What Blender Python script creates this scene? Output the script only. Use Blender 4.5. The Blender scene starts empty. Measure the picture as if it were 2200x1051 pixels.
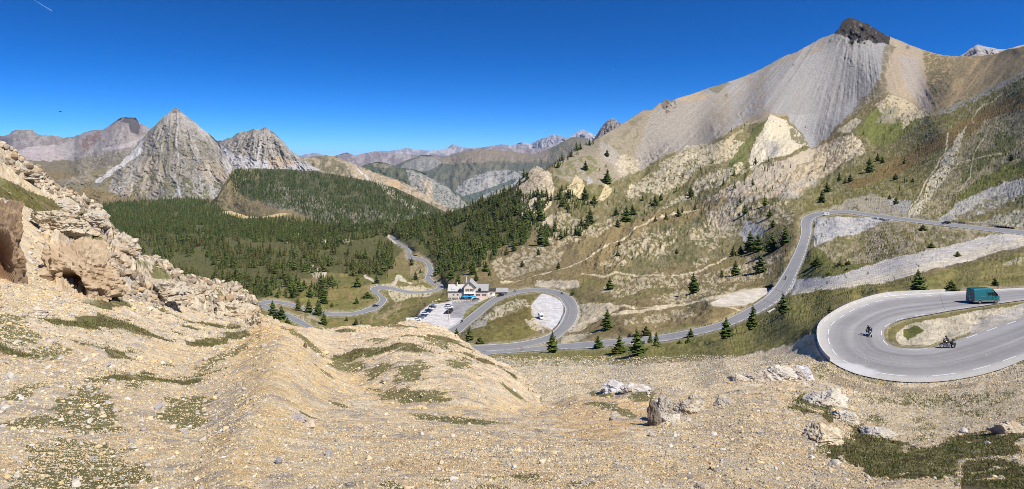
import bpy, bmesh, math, random, time
import numpy as np
from mathutils import Vector, Matrix
T0 = time.time()
sc = bpy.context.scene
F, UC, VH = 1500.0, 1100.0, 345.0          # focal length and horizon in photo pixels (2200 wide)
# ---------------------------------------------------------------- camera, sky, sun, exposure
cam_d = bpy.data.cameras.new('camera'); cam = bpy.data.objects.new('camera', cam_d)
sc.collection.objects.link(cam); sc.camera = cam
cam.location = (0, 0, 0); cam.rotation_euler = (math.radians(90), 0, 0)
cam_d.sensor_width = 36; cam_d.lens = F / 2200 * 36
cam_d.shift_y = -(525.5 - VH) / 2200
cam_d.clip_start = 0.2; cam_d.clip_end = 150000
EL = math.radians(50); SX, SY = 0.78, -0.62
sdir = Vector((SX * math.cos(EL), SY * math.cos(EL), math.sin(EL))).normalized()
w = bpy.data.worlds.new('World'); sc.world = w; w.use_nodes = True
nt = w.node_tree; nt.nodes.clear()
def N(t, ty, **k):
    n = t.nodes.new(ty)
    for a, b in k.items(): setattr(n, a, b)
    return n
wo = N(nt, 'ShaderNodeOutputWorld'); bg = N(nt, 'ShaderNodeBackground'); bg.inputs[1].default_value = 0.088
sky = N(nt, 'ShaderNodeTexSky', sky_type='NISHITA', sun_disc=False, sun_elevation=EL,
        sun_rotation=math.atan2(SX, SY), altitude=2400, air_density=1.0, dust_density=0.1, ozone_density=3.0)
tc = N(nt, 'ShaderNodeTexCoord'); mp = N(nt, 'ShaderNodeMapping'); mp.inputs['Scale'].default_value = (1, 1, 2.2)
mp.inputs['Location'].default_value = (0, 0, 0.05)
nt.links.new(tc.outputs['Generated'], mp.inputs[0]); nt.links.new(mp.outputs[0], sky.inputs[0])
hs = N(nt, 'ShaderNodeHueSaturation'); hs.inputs['Saturation'].default_value = 1.42
gm = N(nt, 'ShaderNodeGamma'); gm.inputs[1].default_value = 1.25
nt.links.new(sky.outputs[0], hs.inputs['Color']); nt.links.new(hs.outputs[0], gm.inputs[0])
nt.links.new(gm.outputs[0], bg.inputs[0]); nt.links.new(bg.outputs[0], wo.inputs[0])
sl = bpy.data.lights.new('sun', 'SUN'); sl.energy = 4.6; sl.angle = math.radians(0.5); sl.color = (1, 0.955, 0.88)
so = bpy.data.objects.new('sun', sl); sc.collection.objects.link(so)
so.rotation_euler = (-sdir).to_track_quat('-Z', 'Y').to_euler(); so.location = (50, -50, 80)
sc.view_settings.view_transform = 'Standard'; sc.view_settings.look = 'None'
sc.view_settings.exposure = 0.60; sc.view_settings.gamma = 1
sc.cycles.use_denoising = True; sc.cycles.denoising_prefilter = 'NONE'; sc.cycles.filter_width = 0.9
sc.cycles.max_bounces = 4; sc.cycles.diffuse_bounces = 2; sc.cycles.volume_bounces = 0
KI = 1.35                                    # picture value / base colour under this light

# ---------------------------------------------------------------- numeric helpers
def hsh(x, y, z):
    h = (x.astype(np.int64) * 374761393 + y.astype(np.int64) * 668265263 + z.astype(np.int64) * 2147483647 + 1013904223) & 0xffffffff
    h = ((h ^ (h >> 13)) * 1274126177) & 0xffffffff
    h = ((h ^ (h >> 16)) * 2246822519) & 0xffffffff
    return ((h ^ (h >> 15)) & 0xffffff).astype(np.float32) / 16777215.0
def vn(x, y, z=None):
    x = np.asarray(x, np.float32); y = np.asarray(y, np.float32)
    xi = np.floor(x); yi = np.floor(y); fx = x - xi; fy = y - yi
    fx = fx * fx * (3 - 2 * fx); fy = fy * fy * (3 - 2 * fy)
    if z is None or np.isscalar(z):
        zi = np.full(1, int(z or 0))
        a = hsh(xi, yi, zi); b = hsh(xi + 1, yi, zi); c = hsh(xi, yi + 1, zi); d = hsh(xi + 1, yi + 1, zi)
        return (a + (b - a) * fx) * (1 - fy) + (c + (d - c) * fx) * fy
    zi = np.floor(z); fz = z - zi; fz = fz * fz * (3 - 2 * fz)
    r = 0
    for k in (0, 1):
        a = hsh(xi, yi, zi + k); b = hsh(xi + 1, yi, zi + k); c = hsh(xi, yi + 1, zi + k); d = hsh(xi + 1, yi + 1, zi + k)
        v = (a + (b - a) * fx) * (1 - fy) + (c + (d - c) * fx) * fy
        r = r + v * (fz if k else 1 - fz)
    return r
def fbm(x, y, s=1.0, o=4, g=0.5, seed=0):     # 0..1, s = size of the largest lumps
    r = 0; a = 1; t = 0; x = np.asarray(x) / s; y = np.asarray(y) / s
    for i in range(o):
        c, sn = math.cos(i * 1.3 + seed), math.sin(i * 1.3 + seed)
        r = r + a * vn(x * c - y * sn + i * 17.3, x * sn + y * c + i * 9.1, seed + i); t += a; a *= g; x = x * 2.03; y = y * 2.03
    return r / t
def rdg(x, y, s=1.0, o=4, g=0.5, seed=0):     # ridged, 0..1, sharp crests
    r = 0; a = 1; t = 0; x = np.asarray(x) / s; y = np.asarray(y) / s
    for i in range(o):
        c, sn = math.cos(i * 1.1 + seed), math.sin(i * 1.1 + seed)
        r = r + a * (1 - np.abs(2 * vn(x * c - y * sn + i * 7.3, x * sn + y * c + i * 3.1, seed + i) - 1)); t += a; a *= g; x = x * 2.05; y = y * 2.05
    return r / t
def fbm3(p, s=1.0, o=4, g=0.5, seed=0):
    r = 0; a = 1; t = 0; p = np.asarray(p) / s
    for i in range(o):
        r = r + a * vn(p[..., 0] + seed * 5.1 + i * 3.3, p[..., 1] + i * 11.7, p[..., 2] + i * 5.5 + seed); t += a; a *= g; p = p * 2.03
    return r / t
def cells(x, y, s, seed=0, jit=0.9):          # (distance to nearest stone centre, distance to edge, id)
    x = np.asarray(x) / s; y = np.asarray(y) / s; xi = np.floor(x); yi = np.floor(y)
    d1 = np.full(x.shape, 9.0, np.float32); d2 = d1.copy(); idd = np.zeros(x.shape, np.float32)
    z = np.full(1, seed); z2 = np.full(1, seed + 77); z3 = np.full(1, seed + 191)
    for i in (-1, 0, 1):
        for j in (-1, 0, 1):
            cx = xi + i + 0.5 + jit * (hsh(xi + i, yi + j, z) - 0.5); cy = yi + j + 0.5 + jit * (hsh(xi + i, yi + j, z2) - 0.5)
            d = np.hypot(x - cx, y - cy); m = d < d1
            d2 = np.where(m, d1, np.minimum(d2, d)); idd = np.where(m, hsh(xi + i, yi + j, z3), idd); d1 = np.where(m, d, d1)
    return d1, d2 - d1, idd
def sst(a, b, x):
    t = np.clip((x - a) / (b - a), 0, 1); return t * t * (3 - 2 * t)
def lerp(a, b, t): return a + (b - a) * t
def lin(c):
    c = np.array(c, float) / 255; c = np.where(c <= 0.04045, c / 12.92, ((c + 0.055) / 1.055) ** 2.4)
    return c / KI
def pt(u, v, d): return Vector(((u - UC) / F * d, d, -(v - VH) / F * d))
def curve(pts, u):
    p = np.array(pts, float); return np.interp(u, p[:, 0], p[:, 1])
def inpoly(poly, U, V):
    r = np.zeros(U.shape, bool); n = len(poly); p = poly
    for i in range(n):
        x1, y1 = p[i]; x2, y2 = p[(i + 1) % n]
        if y1 == y2: continue
        c = ((y1 > V) != (y2 > V)) & (U < (x2 - x1) * (V - y1) / (y2 - y1) + x1)
        r ^= c
    return r
def segdist(pts, U, V):
    d = np.full(U.shape, 1e9)
    for (x1, y1), (x2, y2) in zip(pts[:-1], pts[1:]):
        dx, dy = x2 - x1, y2 - y1; L = dx * dx + dy * dy + 1e-9
        t = np.clip(((U - x1) * dx + (V - y1) * dy) / L, 0, 1)
        d = np.minimum(d, np.hypot(U - x1 - t * dx, V - y1 - t * dy))
    return d
def catmull(P, n):                             # rows of P interpolated smoothly, n steps each
    P = np.array(P, float); Q = np.vstack([2 * P[0] - P[1], P, 2 * P[-1] - P[-2]]); out = []
    for i in range(1, len(Q) - 2):
        t = np.linspace(0, 1, n, endpoint=False)[:, None]; a, b, c, d = Q[i - 1], Q[i], Q[i + 1], Q[i + 2]
        out.append(0.5 * (2 * b + (c - a) * t + (2 * a - 5 * b + 4 * c - d) * t ** 2 + (3 * b - a - 3 * c + d) * t ** 3))
    out.append(P[-1:]); return np.vstack(out)

# ---------------------------------------------------------------- scene helpers
def link(o, parent=None):
    sc.collection.objects.link(o)
    if parent: o.parent = parent
    return o
def tag(o, label=None, cat=None, group=None, kind=None):
    for k, v in (('label', label), ('category', cat), ('group', group), ('kind', kind)):
        if v: o[k] = v
    return o
def npmesh(name, verts, faces, mats, col=None, smooth=True, matidx=None, attrs=None):
    me = bpy.data.meshes.new(name); verts = np.asarray(verts, np.float32); faces = np.asarray(faces, np.int32)
    k = faces.shape[1]; me.vertices.add(len(verts)); me.vertices.foreach_set('co', verts.ravel())
    me.loops.add(faces.size); me.loops.foreach_set('vertex_index', faces.ravel())
    me.polygons.add(len(faces)); me.polygons.foreach_set('loop_start', np.arange(0, faces.size, k, dtype=np.int32))
    me.polygons.foreach_set('loop_total', np.full(len(faces), k, np.int32))
    for m in (mats if isinstance(mats, (list, tuple)) else [mats]): me.materials.append(m)
    if matidx is not None: me.polygons.foreach_set('material_index', np.asarray(matidx, np.int32))
    me.update(calc_edges=True)
    me.polygons.foreach_set('use_smooth', np.full(len(faces), smooth, bool))
    if col is not None:
        a = me.color_attributes.new('Col', 'FLOAT_COLOR', 'POINT')
        c = np.ones((len(verts), 4), np.float32); c[:, :3] = col; a.data.foreach_set('color', c.ravel())
    for nm, val in (attrs or {}).items():
        a = me.attributes.new(nm, 'FLOAT', 'POINT'); a.data.foreach_set('value', np.asarray(val, np.float32))
    me.validate(); return me
def gridfaces(nr, nc):
    i = np.arange(nr * nc).reshape(nr, nc)
    return np.stack([i[:-1, :-1], i[:-1, 1:], i[1:, 1:], i[1:, :-1]], -1).reshape(-1, 4)
def mat(name, rgb=(0.5, 0.5, 0.5), rough=0.8, metal=0.0, attr=False, nscale=None, namp=0.3, detail=6, bump=0.0, bscale=None, spec=0.3, nrough=0.6, emit=None):
    m = bpy.data.materials.new(name); m.use_nodes = True; t = m.node_tree; b = t.nodes['Principled BSDF']
    b.inputs['Roughness'].default_value = rough; b.inputs['Metallic'].default_value = metal
    b.inputs['Specular IOR Level'].default_value = spec
    src = None
    if attr: src = N(t, 'ShaderNodeAttribute', attribute_name='Col').outputs['Color']
    else: b.inputs['Base Color'].default_value = (*rgb, 1)
    if nscale:
        co = N(t, 'ShaderNodeTexCoord').outputs['Object']
        no = N(t, 'ShaderNodeTexNoise'); no.inputs['Scale'].default_value = nscale; no.inputs['Detail'].default_value = detail; no.inputs['Roughness'].default_value = nrough
        t.links.new(co, no.inputs['Vector'])
        mr = N(t, 'ShaderNodeMapRange'); mr.inputs[1].default_value = 0.3; mr.inputs[2].default_value = 0.7
        mr.inputs[3].default_value = 1 - namp; mr.inputs[4].default_value = 1 + namp
        t.links.new(no.outputs[0], mr.inputs[0])
        mx = N(t, 'ShaderNodeVectorMath', operation='SCALE')
        if src: t.links.new(src, mx.inputs[0])
        else: mx.inputs[0].default_value = rgb
        t.links.new(mr.outputs[0], mx.inputs['Scale']); src = mx.outputs[0]
        if bump:
            no2 = no
            if bscale:
                no2 = N(t, 'ShaderNodeTexNoise'); no2.inputs['Scale'].default_value = bscale; no2.inputs['Detail'].default_value = detail; no2.inputs['Roughness'].default_value = 0.7
                t.links.new(co, no2.inputs['Vector'])
            bp = N(t, 'ShaderNodeBump'); bp.inputs['Strength'].default_value = 1; bp.inputs['Distance'].default_value = bump
            t.links.new(no2.outputs[0], bp.inputs['Height']); t.links.new(bp.outputs[0], b.inputs['Normal'])
    if src: t.links.new(src, b.inputs['Base Color'])
    if emit: b.inputs['Emission Color'].default_value = (*emit, 1); b.inputs['Emission Strength'].default_value = 1
    return m
class RBF:
    def __init__(s, pts):
        p = np.array(pts, float); s.c = p[:, :2] / 100; n = len(p)
        A = np.zeros((n + 3, n + 3)); A[:n, :n] = -np.hypot(s.c[:, None, 0] - s.c[None, :, 0], s.c[:, None, 1] - s.c[None, :, 1])
        A[:n, :n] -= np.eye(n) * 0.03
        A[:n, n] = 1; A[:n, n + 1:] = s.c; A[n, :n] = 1; A[n + 1:, :n] = s.c.T
        s.w = np.linalg.solve(A, np.concatenate([np.log(p[:, 2]), [0, 0, 0]]))
    def grid(s, gu, gv):
        Ug, Vg = np.meshgrid(gu / 100, gv / 100); r = s.w[-3] + s.w[-2] * Ug + s.w[-1] * Vg
        for (cx, cy), w_ in zip(s.c, s.w): r -= w_ * np.hypot(Ug - cx, Vg - cy)
        return r
def bilin(G, gu0, gv0, st, U, V):
    x = np.clip((U - gu0) / st, 0, G.shape[1] - 1.001); y = np.clip((V - gv0) / st, 0, G.shape[0] - 1.001)
    xi = x.astype(int); yi = y.astype(int); fx = x - xi; fy = y - yi
    return (G[yi, xi] * (1 - fx) + G[yi, xi + 1] * fx) * (1 - fy) + (G[yi + 1, xi] * (1 - fx) + G[yi + 1, xi + 1] * fx) * fy
def blur(G, r, it=2):
    for _ in range(it):
        for ax in (0, 1):
            k = 2 * r + 1; pad = [(0, 0), (0, 0)]; pad[ax] = (r + 1, r)
            c = np.cumsum(np.pad(G, pad, mode='edge'), axis=ax)
            G = (np.take(c, range(k, c.shape[ax]), ax) - np.take(c, range(0, c.shape[ax] - k), ax)) / k
    return G
class Painter:
    """mixes base colours per vertex; regions are given in photo pixels, their fringes and fill by noise on the ground"""
    def __init__(s, U, V, X, Y, col):
        s.U, s.V, s.X, s.Y = U, V, X, Y; s.C = np.empty(U.shape + (3,), np.float32); s.C[:] = lin(col)
        s.w1 = fbm(U, V, 22, 4, 0.6, 3) - 0.5; s.w2 = fbm(U, V, 22, 4, 0.6, 11) - 0.5
    def put(s, m, col, var=0.0):
        c = lin(col); m = np.asarray(m, np.float32)[..., None]; s.C = s.C * (1 - m) + c * m
    def poly(s, pts, col, warp=14, a=1.0, mask=None):
        p = np.array(pts); k = abs(warp); b = (s.U > p[:, 0].min() - k) & (s.U < p[:, 0].max() + k) & (s.V > p[:, 1].min() - k) & (s.V < p[:, 1].max() + k)
        m = np.zeros(s.U.shape, np.float32)
        m[b] = inpoly(pts, s.U[b] + s.w1[b] * warp * 2, s.V[b] + s.w2[b] * warp * 1.3)
        m *= a
        if mask is not None: m *= mask
        s.put(m, col); return m
    def line(s, pts, wd, col, warp=3, a=1.0, mask=None):
        p = np.array(pts); k = wd + abs(warp) + 2; b = (s.U > p[:, 0].min() - k) & (s.U < p[:, 0].max() + k) & (s.V > p[:, 1].min() - k) & (s.V < p[:, 1].max() + k)
        m = np.zeros(s.U.shape, np.float32)
        m[b] = 1 - sst(wd * 0.6, wd * 1.2, segdist(pts, s.U[b] + s.w1[b] * warp * 2, s.V[b] + s.w2[b] * warp * 2))
        m *= a
        if mask is not None: m *= mask
        s.put(m, col); return m
COLS = np.concatenate([np.linspace(-420, -30, 40), np.arange(-25, 2226, 1.5), np.linspace(2232, 2620, 40)])
class Sheet:
    def __init__(s, name, T, B, D, rows, cols=None, disp=None, paint=None, material=None, back=0.7, backn=5, tn=0.0, flat=False, vis=None):
        u = COLS if cols is None else cols; s.u = u
        Tu = T(u) + tn; Bu = np.maximum(B(u), Tu + 4)
        t = np.linspace(0, 1, rows)[:, None]; U = np.repeat(u[None], rows, 0); s.vis = vis
        du = np.clip(np.diff(u, append=u[-1] + 1.5), 0.5, 3).mean(); kk = max(3, int(28 / du)) * 2 + 1; Ts = np.convolve(np.pad(Tu, kk // 2, mode='reflect', reflect_type='odd'), np.ones(kk) / kk, 'valid')
        if vis: s.kb = 10; tb = np.clip(np.arange(rows) / s.kb, 0, 1)[:, None]; ta = np.clip((np.arange(rows) - s.kb) / (rows - 1 - s.kb), 0, 1)[:, None]; V = np.where(ta > 0, vis + (Ts - vis) * ta + (Tu - Ts) * ta ** 5, Bu + (vis - Bu) * tb ** 0.6)
        else: V = Bu + (Ts - Bu) * t + (Tu - Ts) * t ** 5
        Dd = D(U, V); s.T, s.B = Tu, Bu
        X = (U - UC) / F * Dd; Y = Dd.copy(); Z = -(V - VH) / F * Dd
        s.U, s.V = U, V
        if disp is not None: X, Y, Z = disp(U, V, X, Y, Z, t)
        s.X, s.Y, s.Z = X, Y, Z; s.rows = rows
        C = paint(s)
        xs, ys, zs, cs = [X], [Y], [Z], [C]
        for k in range(backn):
            f = [0.006, 0.02, 0.06, 0.15, 0.35, 0.7, 1.3][k]
            dy = Y[-1] * f; xs.append((X[-1] * (1 + f))[None]); ys.append((Y[-1] + dy)[None]); zs.append((Z[-1] - back * dy)[None]); cs.append(C[-1:])
        X, Y, Z, C = (np.concatenate(a) for a in (xs, ys, zs, cs))
        me = npmesh(name, np.stack([X, Y, Z], -1).reshape(-1, 3), gridfaces(X.shape[0], X.shape[1]), material, C.reshape(-1, 3), smooth=not flat)
        s.ob = link(bpy.data.objects.new(name, me)); s.ob['kind'] = 'structure'
    def row(s, v, ci):
        return np.interp(-v, -s.V[:, ci], np.arange(s.rows))
    def at(s, u, v):
        ci = np.searchsorted(s.u, u) - 1; ci = min(max(ci, 0), len(s.u) - 2); f = (u - s.u[ci]) / (s.u[ci + 1] - s.u[ci])
        r = s.row(v, ci); r = min(max(r, 0), s.rows - 1.001); ri = int(r); g = r - ri
        o = []
        for A in (s.X, s.Y, s.Z):
            o.append((A[ri, ci] * (1 - f) + A[ri, ci + 1] * f) * (1 - g) + (A[ri + 1, ci] * (1 - f) + A[ri + 1, ci + 1] * f) * g)
        return Vector(o)
    def atn(s, u, v):
        ci = np.clip(np.searchsorted(s.u, u), 0, len(s.u) - 1)
        r = np.array([int(np.interp(-b, -s.V[:, a], np.arange(s.rows))) for a, b in zip(ci, v)]); s.last = (r, ci)
        return np.stack([s.X[r, ci], s.Y[r, ci], s.Z[r, ci]], -1)
# ---------------------------------------------------------------- roads: pairs of edge points in photo pixels + height
R_HAIR = [(2420, 608, 2420, 628, -24.6), (2300, 613, 2300, 636, -24.5), (2200, 618, 2200, 645, -24.5), (2100, 623, 2100, 659, -24.5), (2030, 627, 2040, 668, -24.5), (1960, 630, 1997, 676, -24.5), (1893, 636, 1962, 682, -24.5),
    (1830, 655, 1932, 689, -24.5), (1788, 677, 1912, 699, -24.5), (1762, 699, 1901, 709, -24.5), (1756, 722, 1899, 719, -24.5), (1762, 748, 1903, 731, -24.5), (1778, 770, 1913, 740, -24.4),
    (1802, 787, 1930, 746, -24.3), (1843, 804, 1955, 748.5, -24.2), (1900, 816, 1980, 748, -24.1), (1965, 821.5, 2010, 744, -24), (2035, 818, 2040, 735, -23.9), (2100, 807, 2085, 720, -23.7),
    (2150, 793, 2130, 704, -23.5), (2205, 771, 2190, 684, -23.2), (2300, 730, 2290, 645, -22.5), (2420, 672, 2400, 600, -21.5)]
R_MAIN = [(940, 716, 958, 730, -88), (968, 704, 988, 716, -87.5), (992, 689, 1006, 700, -87), (1016, 671, 1029, 681, -86.5), (1041, 651.5, 1054, 659, -86), (1068, 635, 1082, 641, -85.5), (1098, 625, 1110, 632.5, -85.2),
    (1130, 620.2, 1138, 628, -84.8), (1160, 618.6, 1163, 627.4, -84.4), (1190, 621.5, 1184, 632, -83.8), (1216, 629.5, 1199, 640, -83), (1233, 641, 1208, 652, -82), (1242.5, 660, 1214, 665, -81), (1242, 680, 1210, 680, -80),
    (1233, 698, 1201, 697, -79), (1216, 714, 1188, 711, -78), (1198, 728, 1170, 721.5, -77.3), (1162, 739, 1140, 730, -76.6), (1120, 748, 1100, 736.5, -76), (1080, 752, 1060, 739.5, -75.5), (1045, 755, 1020, 741, -75.2), (1000, 757, 970, 742, -75)]
R_UP = [(1020, 768, 1010, 757, -75.5), (1052, 762, 1047, 755, -75.3), (1120, 757, 1120, 748.3, -74.9), (1200, 751, 1200, 739.5, -73.2), (1275, 748, 1275, 732.6, -70.5), (1341, 741, 1341, 726.5, -69), (1420, 734.5, 1420, 719, -67.5), (1484, 723, 1478, 709, -65.5),
    (1547, 708, 1540, 694, -63.5), (1600, 688, 1582, 675, -61.8), (1642, 667, 1617, 656, -60), (1672, 648, 1643, 638, -58.5), (1696, 625, 1665, 614, -57), (1714, 587, 1688, 578, -53.5), (1729, 551, 1705, 545, -50), (1738, 522, 1716, 519, -47), (1744, 498, 1721, 497, -44.5),
    (1745, 482, 1719.5, 480, -43), (1750, 471, 1726, 466.5, -41.5), (1763, 465, 1744, 458, -40.3), (1785, 460.5, 1772, 453.5, -39.5), (1818, 458.5, 1815, 450.7, -38.6), (1860, 464.5, 1862, 456.2, -37.6), (1934, 475, 1936, 466.4, -36),
    (2024, 485, 2026, 477, -34), (2114, 496, 2116, 487, -32), (2200, 505.5, 2202, 495, -30), (2330, 522, 2335, 509, -27), (2450, 540, 2455, 524, -25)]
R_LOW = [(700, 729, 730, 729, -95), (659, 705, 677, 704, -96), (628, 690.5, 647, 686, -97), (600, 677, 617, 672, -98), (575, 667, 590, 662.5, -98.7), (555.5, 657, 572, 655.5, -99.2), (556, 648, 573, 653.5, -99.6), (587, 645, 590, 652.6, -100), (623, 650, 621, 657.5, -100.7), (654, 660, 651, 667.5, -101.4),
    (694.6, 669, 693, 678, -102), (742, 671.5, 742, 679.5, -103), (773, 666.7, 778, 674.5, -103.8), (799, 656.5, 813, 664, -104.4), (813.5, 647, 829.5, 649, -105), (813, 638, 830.3, 641, -105.8), (803, 629.5, 820, 633.5, -106.6), (795, 622.5, 813.5, 626.5, -107.2), (799, 616.8, 816, 623, -107.8),
    (816, 613.8, 826, 621.6, -108.2), (839.7, 615.5, 843, 623.5, -108.6), (858.7, 620, 858, 627.5, -109), (885, 625, 884, 631.5, -110), (911, 624.5, 911, 630, -111), (930, 621, 935, 627, -111.6), (937.5, 617.5, 951.5, 620, -112), (937, 614.2, 954, 614, -112.2), (931, 611, 944, 609, -112.6), (920, 606, 932.5, 602.5, -113.4),
    (913, 598, 925, 595, -114.4), (916.5, 586.5, 931, 586, -115.5), (918, 575, 929, 573.5, -117), (910, 562.5, 920.6, 560.5, -119), (898, 557, 905, 553.5, -120.5), (882, 556, 884.5, 549.5, -122), (873, 552, 883.5, 545.5, -123.5), (874, 541.5, 881.5, 538, -125), (869, 533.5, 874, 530.5, -127), (855, 525, 859, 521.5, -130), (842, 514, 847, 510.5, -134), (833, 507, 838, 504, -137)]
ROADS = [('road', R_HAIR, 22), ('road', R_MAIN, 12), ('road', R_UP, 14), ('road', R_LOW, 10)]
RD = []
for nm, pr, n in ROADS: RD.append(catmull(pr, n))
def dz(v, z): return -z * F / (v - VH)
# flat lots beside the road (photo-pixel outline + height)
LOT = [(890, 700), (905, 668), (925, 654), (958, 651), (985, 640), (1052, 634), (1046, 645), (1015, 668), (995, 686), (972, 704), (940, 716), (900, 716)]
BAY = [(1142, 660), (1150, 645), (1163, 630), (1184, 634), (1199, 642), (1209, 653), (1212, 668), (1208, 682), (1199, 698), (1186, 709), (1170, 700), (1150, 685)]
BAY2 = [(1520, 655), (1560, 636), (1600, 624), (1662, 615), (1650, 632), (1622, 648), (1598, 657), (1560, 658)]
# raster of road heights, spread outward
RU0, RV0 = -420, 300
RZ = np.zeros((900, 3100), np.float32); RM = np.zeros(RZ.shape, bool)
def splat(u, v, z):
    ui = np.round(u - RU0).astype(int); vi = np.round(v - RV0).astype(int)
    ok = (ui > 0) & (ui < 3099) & (vi > 0) & (vi < 899); RZ[vi[ok], ui[ok]] = z[ok]; RM[vi[ok], ui[ok]] = True
for R in RD:
    for k in np.linspace(-0.04, 1.04, 110):
        for f in (0, 0.5):
            Q = R[:-1] * (1 - f) + R[1:] * f
            for g in (0, 0.25, 0.75): 
                q = Q.copy(); q[:-1] = q[:-1] * (1 - g * 0.5) + q[1:] * g * 0.5
                splat(q[:, 0] * (1 - k) + q[:, 2] * k, q[:, 1] * (1 - k) + q[:, 3] * k, q[:, 4])
uu, vv = np.meshgrid(np.arange(RU0, RU0 + 3100), np.arange(RV0, RV0 + 900))
for poly, z in ((LOT, -87.8), (BAY, -81.5), (BAY2, -60.2)):
    m = inpoly(poly, uu, vv) & ~RM; RZ[m] = z; RM |= m
ROADM = RM.astype(np.float32).copy()
Zs, Ms = RZ.astype(float) * RM, RM.astype(float)
for _ in range(9):
    a = blur(Zs, 1, 1); b = blur(Ms, 1, 1); new = (b > 1e-3) & (Ms < 0.5)
    Zs = np.where(new, a / np.maximum(b, 1e-3), Zs); Ms = np.where(new, 1.0, Ms)
RZX = Zs; RWX = np.clip(blur(RM.astype(float), 3, 2) * 2.2, 0, 1) * (Ms > 0.5)
RNEAR = np.clip(blur(RM.astype(float), 7, 2) * 2.5, 0, 1)
# ---------------------------------------------------------------- depth of the land (photo pixel -> metres)
C2 = [(200, 440, 2600), (-300, 450, 2400), (-300, 650, 500), (400, 425, 2700), (480, 445, 2300), (560, 455, 2300), (640, 455, 2300), (700, 478, 1800), (740, 492, 1500), (800, 485, 1450), (880, 475, 1400), (950, 462, 1300), (1000, 440, 1250), (1100, 400, 1180),
    (1200, 335, 1180), (1300, 285, 1260), (1380, 240, 1380), (1430, 215, 1450), (1560, 178, 1650), (1700, 115, 1820), (1800, 62, 1930), (1825, 40, 1950), (1870, 58, 1960), (1905, 78, 1950), (1960, 98, 1900), (2010, 115, 1850), (2070, 122, 1750), (2120, 120, 1650), (2160, 110, 1500), (2200, 97, 1350), (2500, 60, 900),
    (1000, 560, 720), (1100, 530, 760), (1000, 600, 590), (1100, 590, 590), (1200, 600, 480), (1300, 560, 560), (1200, 500, 820), (1300, 450, 950), (1150, 400, 1080), (1400, 500, 750), (1500, 440, 900), (1600, 520, 560), (1500, 560, 480), (1650, 560, 400), (1600, 600, 360), (1500, 640, 330), (1400, 660, 325), (1400, 600, 420),
    (1300, 640, 380), (1250, 600, 460), (1340, 700, 285), (1600, 430, 720), (1700, 430, 620), (1850, 430, 600), (1950, 380, 700), (2100, 440, 420), (2300, 400, 330), (2200, 300, 560), (2200, 180, 820), (2000, 250, 1000), (1850, 320, 1050), (1750, 390, 900), (2400, 200, 500), (2500, 450, 260),
    (1655, 248, 1300), (1640, 345, 1080), (1700, 290, 1400), (1600, 300, 1310), (1740, 318, 1300), (1720, 310, 1230), (1910, 205, 1420), (1900, 300, 1120), (1830, 292, 1150), (1700, 345, 980), (1520, 430, 860), (1830, 200, 1650), (1990, 240, 1380), (1975, 180, 1600), (1600, 200, 1720), (1750, 200, 1700), (1500, 300, 1380),
    (1500, 250, 1500), (1400, 300, 1330), (1380, 370, 1270), (1360, 365, 1220), (1500, 350, 1150), (1400, 400, 1060), (1300, 400, 1080), (1250, 350, 1150), (1155, 362, 1150), (1130, 440, 1020), (1450, 360, 1150), (1560, 300, 1200), (1580, 400, 860),
    (700, 560, 900), (600, 520, 1250), (400, 560, 1000), (400, 500, 1500), (600, 600, 640), (700, 610, 600), (800, 560, 820), (400, 620, 640), (300, 600, 760), (650, 640, 500), (760, 640, 530), (850, 580, 720), (720, 700, 420), (800, 700, 405), (880, 690, 410), (860, 650, 480), (500, 700, 440), (300, 700, 500),
    (900, 530, 950), (960, 560, 760), (980, 500, 1050), (1040, 460, 1130), (860, 500, 1200), (960, 580, 660), (1010, 622, 500), (700, 510, 1400), (600, 480, 1900),
    (1200, 800, 176), (1200, 850, 120), (1200, 900, 75), (1100, 800, 190), (1000, 820, 190), (1400, 780, 150), (1500, 775, 140), (1600, 765, 125), (1700, 755, 106), (1735, 710, 106.5), (1738, 745, 96.5), (1755, 780, 87), (1500, 830, 95), (1400, 850, 85), (1700, 680, 143), (1700, 662, 195), (1730, 650, 225), (1738, 675, 160), (1700, 820, 72), (1400, 900, 55), (1600, 900, 48),
    (1850, 640, 160), (1900, 610, 190), (2050, 600, 170), (2200, 600, 145), (1800, 620, 210), (1745, 625, 265), (1900, 560, 280), (2050, 550, 230), (2200, 540, 190), (1850, 520, 400), (2000, 520, 300), (1760, 560, 330), (1780, 500, 430), (2200, 585, 155), (2350, 580, 140), (1650, 700, 182), (1650, 730, 139), (1650, 682, 225), (1560, 735, 168), (1560, 720, 210), (1560, 750, 140), (1450, 750, 206), (1450, 765, 174), (1300, 770, 216), (1300, 785, 193), (1800, 480, 440), (2350, 555, 165),
    (1900, 830, 74), (1900, 880, 52), (1900, 950, 34), (2100, 850, 58), (2100, 920, 36), (2200, 880, 40), (2200, 830, 57), (2400, 830, 48), (2400, 950, 28), (1800, 860, 60), (1950, 715, 101.5), (2000, 700, 103.2), (2100, 690, 106.0), (2200, 665, 112), (2030, 720, 98)]
for R in (R_HAIR, R_MAIN, R_UP, R_LOW):
    for a, b, c, d, z in R[::1]:
        for a_, b_ in ((a, b), (c, d)):
            if min([9] + [math.hypot(a_ - q[0], b_ - q[1]) for q in C2]) > 3.2: C2.append((a_, b_, dz(b_, z)))
for p, z in ((LOT, -87.8), (BAY, -81.5), (BAY2, -60.2)):
    for a, b in p:
        if min(math.hypot(a - q[0], b - q[1]) for q in C2) > 4.5: C2.append((a, b, dz(b, z)))
C2 += [(1060, 700, 336), (1100, 700, 333), (1140, 700, 331), (1100, 665, 387), (1060, 680, 367), (1130, 670, 377)]
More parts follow.
